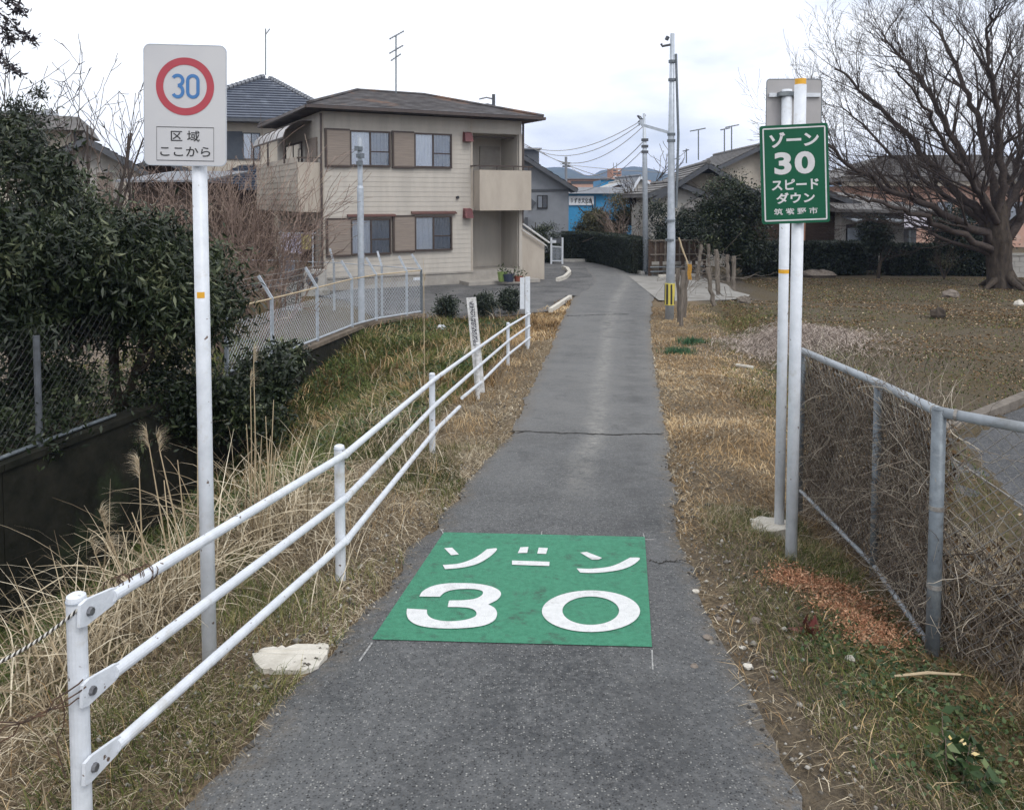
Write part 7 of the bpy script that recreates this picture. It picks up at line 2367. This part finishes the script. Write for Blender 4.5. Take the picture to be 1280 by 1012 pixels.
for c in ((1189, 928), (1203, 925), (1215, 945)):
    g = at_y(c[0], c[1], p.y - .1)
    V, q, tt_ = leaves(np.array([tuple(g)] * 2) + rs.normal(size=(2, 3)) * .006, np.array([.024, .020]), .45, rs); np_mesh('yellow_leaf', V, q, M['yleaf'], tt_, parent=pl)

# ------------------------------------------------------------------ grass
def scatter_region(n, x0, x1, y0, y1, keep, seed):
    rng = np.random.RandomState(seed)
    x = rng.uniform(x0, x1, n); y = rng.uniform(y0, y1, n)
    k = keep(x, y, rng); x, y = x[k], y[k]
    return x, y, rng
def lay_grass(name, label, n, box, keep, hr, wr, lr, m_, seed, lift=0.0, tbias=None):
    x, y, rng = scatter_region(n, *box, keep, seed)
    z = terrain(x, y) + lift
    P = np.stack([x, y, z], 1); k = len(P)
    sc = np.clip(y / 6.0, .8, 2.2)
    az = _nz(x, y, .8, seed) * 9 + rng.normal(size=k) * 1.1
    V, q, t = blades(P, rng.uniform(hr[0], hr[1], k) * (.6 + .8 * _nz(x, y, 1.3, seed + 3)), rng.uniform(wr[0], wr[1], k) * sc, rng.uniform(lr[0], lr[1], k), rng, azim=az,
                     tint=np.clip(rng.rand(k) * .75 + (_nz(x, y, 1.1, seed + 5) - .35) * .6, 0, 1))
    return np_mesh(name, V, q, m_, t, kind='stuff', label=label)
def E_(x, y): return x - XR(y)
def D_(x, y): return XL(y) - x
def FX(y): return np.interp(y, [3.24, 4.15, 5.37], [1.72, 1.88, 1.94])
patch_c = gnd(365, 824)
def off_patch(x, y): return ((x - patch_c.x) / .17) ** 2 + ((y - patch_c.y) / .13) ** 2 > 1
dens = lambda y, rng, a=3.0: rng.rand(len(y)) < np.clip((a / np.maximum(y, .1)) ** 1.2, 0, 1)
# right verge, dead and matted
lay_grass('dead_grass', 'matted straw-coloured dead grass on the right verge', 210000, (.6, 6.5, 1.9, 21.5),
          lambda x, y, g: (E_(x, y) > -.03 + .10 * _nz(x, y, 6, 1)) & (E_(x, y) < 1.75) & (g.rand(len(x)) < np.clip(1.35 - .6 * np.abs(E_(x, y) - .6), .15, 1)) & (g.rand(len(x)) < np.where((E_(x, y) < .30) & (y < 4.6), .45, 1)) & dens(y, g, 6) & (g.rand(len(x)) < np.where(y < 4.3, .55, 1) * np.clip(.25 + 1.2 * _nz(x, y, 1.6, 9), 0, 1)),
          (.05, .14), (.0028, .0055), (.9, 3.6), M['straw_gold'], 101)
lay_grass('dead_grass', 'pale dead grass stems lying flat along the right lane edge', 95000, (.6, 6.5, 1.9, 20),
          lambda x, y, g: (E_(x, y) > -.02) & (E_(x, y) < 1.5) & dens(y, g, 5) & (g.rand(len(x)) < np.where(y < 4.5, np.where(E_(x, y) < .35, .8, .45), 1)),
          (.06, .18), (.0024, .0048), (2, 6), M['straw'], 102)
lay_grass('dead_grass', 'flattened straw along the left lane edge', 46000, (-1.9, .3, 1.8, 7.5),
          lambda x, y, g: (D_(x, y) > -.03) & (D_(x, y) < 1.0) & off_patch(x, y) & (g.rand(len(x)) < np.clip(.3 + _nz(x, y, 2.2, 41), 0, 1)),
          (.08, .22), (.0020, .0040), (3, 8), M['straw'], 121)
# green in the dip and around the near right corner
lay_grass('green_grass', 'green grass in the shallow dip right of the verge', 150000, (1.5, 8, 5, 22),
          lambda x, y, g: (E_(x, y) > .95) & (E_(x, y) < 3.4) & (g.rand(len(x)) < np.clip(1.25 - .9 * np.abs(E_(x, y) - 1.9), 0, 1) * _nz(x, y, 1.2, 4)) & dens(y, g, 9) & ~in_lot(x, y),
          (.03, .09), (.003, .006), (.4, 1.6), M['green_grass'], 103)
lay_grass('green_grass', 'green and straw grass at the foot of the right fence', 110000, (.9, 3.2, 1.8, 5.2),
          lambda x, y, g: (E_(x, y) > .12) & (g.rand(len(x)) < np.clip((E_(x, y) - .05) * 1.8, 0, 1) * np.clip(_nz(x, y, 3.5, 4) * 1.3, 0, 1)) & ((x < FX(y) - .05) | (y < 3.15)),
          (.03, .11), (.002, .004), (.3, 1.8), M['green_grass'], 104)
lay_grass('dead_grass', 'thin pale dead stems at the foot of the right fence', 30000, (.9, 3.2, 1.8, 5.2),
          lambda x, y, g: (E_(x, y) > .12) & (g.rand(len(x)) < .8) & ((x < FX(y) - .04) | (x > FX(y) + .05)), (.05, .20), (.0018, .0034), (.8, 4), M['straw'], 105)
# field: leaf litter and short grass
x, y, g = scatter_region(260000, 2.6, 22, 5.5, 29.5, lambda x, y, g: (E_(x, y) > 1.8) & ~in_lot(x, y) & (g.rand(len(x)) < np.clip((_nz(x, y, .55, 61) * .6 + _nz(x, y, 1.9, 62) * .4 - .25) * 2.4, .15, 1)) & dens(y, g, 12) & (np.abs(x / y) < .72) & ~((x < 8.2) & (y > 22.4)), 106)
P = np.stack([x, y, terrain(x, y) + .012], 1)
V, q, t = leaves(P, g.uniform(.018, .05, len(P)) * np.clip(y / 14, .7, 1.3), .55, g, flat=.75)
np_mesh('leaf_litter', V, q, M['litter'], t, kind='stuff', label='brown fallen leaves scattered over the field')
lay_grass('field_grass', 'short olive green grass of the field', 115000, (2.6, 24, 6, 29.5),
          lambda x, y, g: (E_(x, y) > 1.9) & ~in_lot(x, y) & dens(y, g, 12) & (np.abs(x / y) < .72) & ~((x < 8.2) & (y > 22.4)) & (g.rand(len(x)) < np.clip(.15 + _nz(x, y, .45, 2) * .8 + (y > 22) * .4, 0, 1)),
          (.03, .08), (.004, .008), (.4, 1.8), M['green_grass'], 107)
# pile of cut dry stalks on the field
cpile = gnd(1000, 425); cpile = Vector((at_y(1010, 420, 12.6).x, 12.8, 0))
n = 9000
gg_ = np.random.RandomState(108)
px_ = gg_.normal(size=n) * .62 + 5.2; py_ = gg_.normal(size=n) * .9 + 14.6
P = np.stack([px_, py_, terrain(px_, py_) + np.clip(.22 - .12 * np.hypot(px_ - 5.2, py_ - 14.6), .03, .25) * gg_.rand(n)], 1)
az = gg_.uniform(0, 6.28, n)
V, q, t = blades(P, gg_.uniform(.15, .45, n), gg_.uniform(.005, .010, n), gg_.uniform(3, 7, n), gg_, azim=az)
M['cut'] = tint_mat('cut_stalk', [(0, (.13, .10, .085)), (.5, (.27, .215, .18)), (1, (.62, .54, .47))], rough=.8)
np_mesh('cut_stalks', V, q, M['cut'], t, kind='stuff', label='heap of dry cut stalks spread on the field')

# left verge
lay_grass('dead_grass', 'straw-coloured dead grass between the lane and the guard rail', 230000, (-4.6, 1.6, 1.9, 20.5),
          lambda x, y, g: (D_(x, y) > -.04 + .10 * _nz(x, y, 6, 2)) & (D_(x, y) < 1.6) & off_patch(x, y) & dens(y, g, 6) & (g.rand(len(x)) < np.clip(.45 + .9 * _nz(x, y, 1.8, 3), 0, 1)),
          (.05, .17), (.0024, .0048), (1.2, 6.0), M['straw'], 111)
lay_grass('dead_grass', 'brown bent dead grass on the bank left of the guard rail', 70000, (-4.6, 1.2, 1.9, 19),
          lambda x, y, g: (D_(x, y) > .15) & (D_(x, y) < 2.0) & off_patch(x, y) & dens(y, g, 6) & (g.rand(len(x)) < np.clip(.9 * _nz(x, y, 1.1, 13), 0, 1) * np.where(y < 7, .5, 1)),
          (.08, .22), (.0022, .0042), (.4, 2.2), M['straw_gold'], 112)
x, y, g = scatter_region(8000, -3.0, .2, 1.7, 9, lambda x, y, g: (D_(x, y) > .10) & (D_(x, y) < 1.3) & off_patch(x, y) & (g.rand(len(x)) < np.clip(.15 + D_(x, y), 0, 1) * np.clip(_nz(x, y, 1.4, 31) * 1.8 - .4, .05, 1)), 113)
k = len(x); P = np.stack([x, y, terrain(x, y)], 1)
az = _nz(x, y, 1.2, 33) * 7 + g.normal(size=k) * .9
V, q, t = arcs(P, g.uniform(.18, .55, k), g.uniform(.0022, .0048, k), az, g.uniform(.5, 1.5, k), g.uniform(.3, 2.4, k), g)
np_mesh('dead_grass', V, q, M['straw'], np.clip(t * .95, 0, 1), kind='stuff', label='long pale dead blades arching on the near left bank')
lay_grass('green_grass', 'green grass at the left lane edge', 90000, (-3.2, .2, 1.9, 7),
          lambda x, y, g: (D_(x, y) > -.02) & (D_(x, y) < 1.2) & off_patch(x, y) & (g.rand(len(x)) < np.clip((_nz(x, y, 2.0, 8) - .38) * 3.2, 0, 1)),
          (.04, .11), (.0025, .0045), (.3, 1.6), M['green_grass'], 114)
lay_grass('green_grass', 'green grassy bank between the guard rail and the retaining wall', 135000, (-5.6, 1.2, 6.5, 19.2),
          lambda x, y, g: (D_(x, y) > .8) & (x > XW(y) + .02) & dens(y, g, 9) & (g.rand(len(x)) < np.clip(.35 + 1.1 * (_nz(x, y, .8, 15) - .2) + (D_(x, y) - 1.5) * .3, .05, 1)),
          (.08, .24), (.004, .008), (.4, 1.8), M['green_grass'], 115)
lay_grass('dead_grass', 'dry brown grass mixed in the bank before the round shrubs', 32000, (-4.2, 1.5, 9, 19.4),
          lambda x, y, g: (D_(x, y) > .5) & (x > XW(y) + .02) & dens(y, g, 9) & (g.rand(len(x)) < np.clip(.15 + (_nz(x, y, .9, 16) - .3) * 1.4 + (y > 15.5) * .4, 0, 1)),
          (.10, .30), (.004, .007), (.3, 1.8), M['straw_gold'], 116)
lay_grass('dead_grass', 'pale stalks standing in the green bank', 2600, (-5.2, 1.0, 6, 19),
          lambda x, y, g: (D_(x, y) > .9) & (x > XW(y) + .05) & dens(y, g, 9),
          (.2, .5), (.003, .006), (.2, 1.2), M['straw'], 117)
lay_grass('ditch_grass', 'dark grass on the sides of the ditch', 24000, (-6, -1.4, 1.5, 9),
          lambda x, y, g: (D_(x, y) > 1.2) & (x > XW(y) + .02), (.10, .30), (.004, .008), (.4, 1.8), M['green_grass'], 118)
lay_grass('bank_grass', 'rough dark grass along the top of the left bank', 22000, (-10, -3, 6, 16),
          lambda x, y, g: (x < XW(y) - .3) & (x > XW(y) - 3.5), (.05, .15), (.006, .01), (.4, 1.8), M['green_grass'], 119)
lay_grass('dead_grass', 'golden dead grass on the corner by the forecourt', 12000, (-.6, 2.6, 16, 23.0),
          lambda x, y, g: (D_(x, y) > -.05) & (D_(x, y) < np.interp(y, [16, 19, 21, 23], [1.2, .9, .75, .25])), (.05, .16), (.006, .01), (.4, 2), M['straw_gold'], 120)

# broad leaved weeds in the bank and gravel along the lane edges
x, y, g = scatter_region(60000, -5.4, 1.0, 5.5, 18.8, lambda x, y, g: (D_(x, y) > .9) & (x > XW(y) + .05) & (g.rand(len(x)) < np.clip((_nz(x, y, 1.1, 22) - .3) * 2, 0, 1)), 130)
P = np.stack([x, y, terrain(x, y) + .02 + .12 * g.rand(len(x)) ** 2], 1)
V, q, t = leaves(P, g.uniform(.03, .08, len(P)), .5, g, flat=.4)
np_mesh('weeds', V, q, M['weed'], t, kind='stuff', label='leafy green weeds growing in the bank left of the guard rail')
def gravel(side, n, seed):
    x, y, g = scatter_region(n, -1.4, 4.5, 1.8, 14, lambda x, y, g: (np.abs((E_(x, y) if side > 0 else D_(x, y)) - .12) < .5 * g.rand(len(x)) ** 1.6) & dens(y, g, 4), seed)
    P = np.stack([x, y, np.maximum(terrain(x, y), prof(y) - .01) + .012], 1); k = len(P)
    s = g.uniform(.003, .010, k) * np.where(g.rand(k) < .05, 2, 1)
    o8 = np.array([(1, 0, 0), (0, 1, 0), (-1, 0, 0), (0, -1, 0), (0, 0, .7), (0, 0, -.7)])
    V = (P[:, None, :] + o8[None] * s[:, None, None] * g.uniform(.7, 1.3, (k, 6, 1))).reshape(-1, 3)
    b = (np.arange(k) * 6)[:, None]
    fs = np.concatenate([b + np.array(f)[None] for f in ((0, 1, 4), (1, 2, 4), (2, 3, 4), (3, 0, 4), (1, 0, 5), (2, 1, 5), (3, 2, 5), (0, 3, 5))])
    np_mesh('gravel', V, fs, M['gravel'], np.repeat(g.rand(k), 6), kind='stuff', label='small loose gravel along the %s lane edge' % ('right' if side > 0 else 'left'))
M['gravel'] = tint_mat('gravel_stone', [(0, (.05, .045, .04)), (.6, (.16, .145, .125)), (1, (.42, .40, .36))], rough=.9)
gravel(1, 60000, 131); gravel(-1, 50000, 132)

# pampas-like grass clumps behind the guard rail, with plumes
def plume_clump(x, y, stalks, label, seed, nbl=260, H=.75, lean=0.0):
    nbl = int(nbl * .6)
    g = np.random.RandomState(seed); r2 = random.Random(seed)
    z = tz(x, y); t = thing('plume_grass', (x, y, z), label, 'grass clump', 'dry plume grass clumps behind the guard rail')
    P = np.array([x, y, z]) + g.normal(size=(nbl, 3)) * np.array([.12, .16, 0])
    V, q, tt_ = arcs(P, g.uniform(.4, 1.15, nbl) * H, g.uniform(.003, .006, nbl), g.uniform(0, 6.28, nbl), g.uniform(.9, 1.55, nbl), g.uniform(.2, 2.2, nbl), g, 8)
    np_mesh('blades', V, q, M['straw'], np.clip(tt_ * .85 + .1, 0, 1), parent=t, kind='stuff')
    for (px0, v0, px1, v1, kind) in stalks:
        a = at_y(px0, v0, y); b = at_y(px1, v1, y + r2.uniform(-.1, .1))
        a.z = max(a.z, z - .1)
        mid = a.lerp(b, .55) + Vector((r2.uniform(-.01, .01), 0, .0))
        mb = MB(); mb.tube([a, mid, b], [.0045, .0035, .0022], 5)
        st = put('stem', mb, M['bamboo'], t)
        if kind:
            d = (b - mid).normalized(); n = 110 if kind == 1 else 70
            PP = np.array([tuple(b + d * r2.uniform(-.02, .07)) for _ in range(n)])
            side = r2.choice((-1, 1)) if kind == 1 else .3
            az = g.normal(size=n) * .6 + (0 if side > 0 else math.pi)
            V, q, tt_ = blades(PP, g.uniform(.04, .10, n), g.uniform(.0012, .0022, n), g.uniform(.4, 2.6, n), g, azim=az)
            np_mesh('plume', V, q, M['plume'], tt_, parent=t)
    return t
M['plume'] = tint_mat('seed_plume', [(0, (.34, .26, .17)), (.5, (.52, .43, .30)), (1, (.72, .64, .50))], rough=.8, trans=.25)
def bank(px, y): p = at_y(px, 600, y); return p.x, y
x_, y_ = bank(185, 3.7); plume_clump(x_, y_, [(182, 745, 174, 592, 1), (232, 720, 199, 560, 2), (170, 760, 130, 655, 1), (160, 780, 118, 690, 2), (210, 745, 165, 640, 0), (176, 770, 140, 690, 1)], 'nearest dry plume grass clump, left of the sign pole', 201, 340)
x_, y_ = bank(240, 3.9); plume_clump(x_, y_, [(246, 740, 247, 530, 2), (250, 735, 249, 545, 0), (222, 740, 205, 600, 0), (215, 730, 186, 555, 1), (236, 735, 222, 575, 0)], 'dry plume grass clump close behind the sign pole', 202, 300)
x_, y_ = bank(320, 4.6); plume_clump(x_, y_, [(313, 660, 313, 482, 2), (318, 655, 317, 450, 2), (335, 660, 342, 500, 0), (322, 665, 327, 545, 0), (330, 670, 345, 560, 0), (338, 665, 332, 520, 0), (316, 668, 308, 530, 0), (325, 668, 338, 545, 0), (345, 650, 372, 632, 1)], 'tall dry plume grass clump right of the sign pole', 203, 420, H=.85)
x_, y_ = bank(385, 5.4); plume_clump(x_, y_, [(380, 640, 388, 560, 0), (390, 650, 380, 575, 0)], 'dry grass clump behind the second guard rail post', 204, 260, H=.6)
x_, y_ = bank(60, 3.0); plume_clump(x_, y_, [(60, 860, 28, 770, 0), (90, 860, 60, 790, 0)], 'low dry grass clump at the left edge behind the near post', 205, 300, H=.55)
x_, y_ = bank(130, 3.3); plume_clump(x_, y_, [(130, 800, 110, 735, 0)], 'bent dry grass clump just behind the near post', 206, 300, H=.6)
x_, y_ = bank(530, 9.5); plume_clump(x_, y_, [(531, 500, 529, 322, 0), (531, 500, 530, 350, 2)], 'single very tall dry stalk on the bank before the mesh fence', 207, 60, H=.6)
x_, y_ = bank(470, 8); plume_clump(x_, y_, [(470, 560, 455, 500, 0)], 'loose dry grass clump on the green bank', 208, 160, H=.55)
# old mesh cover lying in the grass beside the sign pole
for (px, v, lab) in ((262 - 40 + 20, 746, 'rusty piece of wire mesh left of the sign pole base'),):
    a = at_y(205, 752, 3.9); mb = MB()
    for k in range(9):
        mb.tube([a + Vector((.0 + k * .02, 0, -.08)), a + Vector((.02 + k * .02, .05, .08))], .0015, 4)
        mb.tube([a + Vector((0, 0, -.08 + k * .02)), a + Vector((.18, .03, -.08 + k * .02))], .0015, 4)
    tag(put('mesh_scrap', mb, M['wire'], loc=a, kind=None), lab, 'wire mesh')

# ------------------------------------------------------------------ haze
mh = bpy.data.materials.new('haze_air'); mh.use_nodes = True
nt = mh.node_tree; nt.nodes.clear()
ho = nt.nodes.new('ShaderNodeOutputMaterial'); pv = nt.nodes.new('ShaderNodeVolumePrincipled')
pv.inputs['Color'].default_value = (.42, .58, 1.0, 1); pv.inputs['Density'].default_value = .00036; pv.inputs['Anisotropy'].default_value = .2
nt.links.new(pv.outputs[0], ho.inputs['Volume'])
mb = MB(); mb.box(-4300, 4300, -700, 5300, -9, 75); put('haze', mb, mh, kind='stuff')
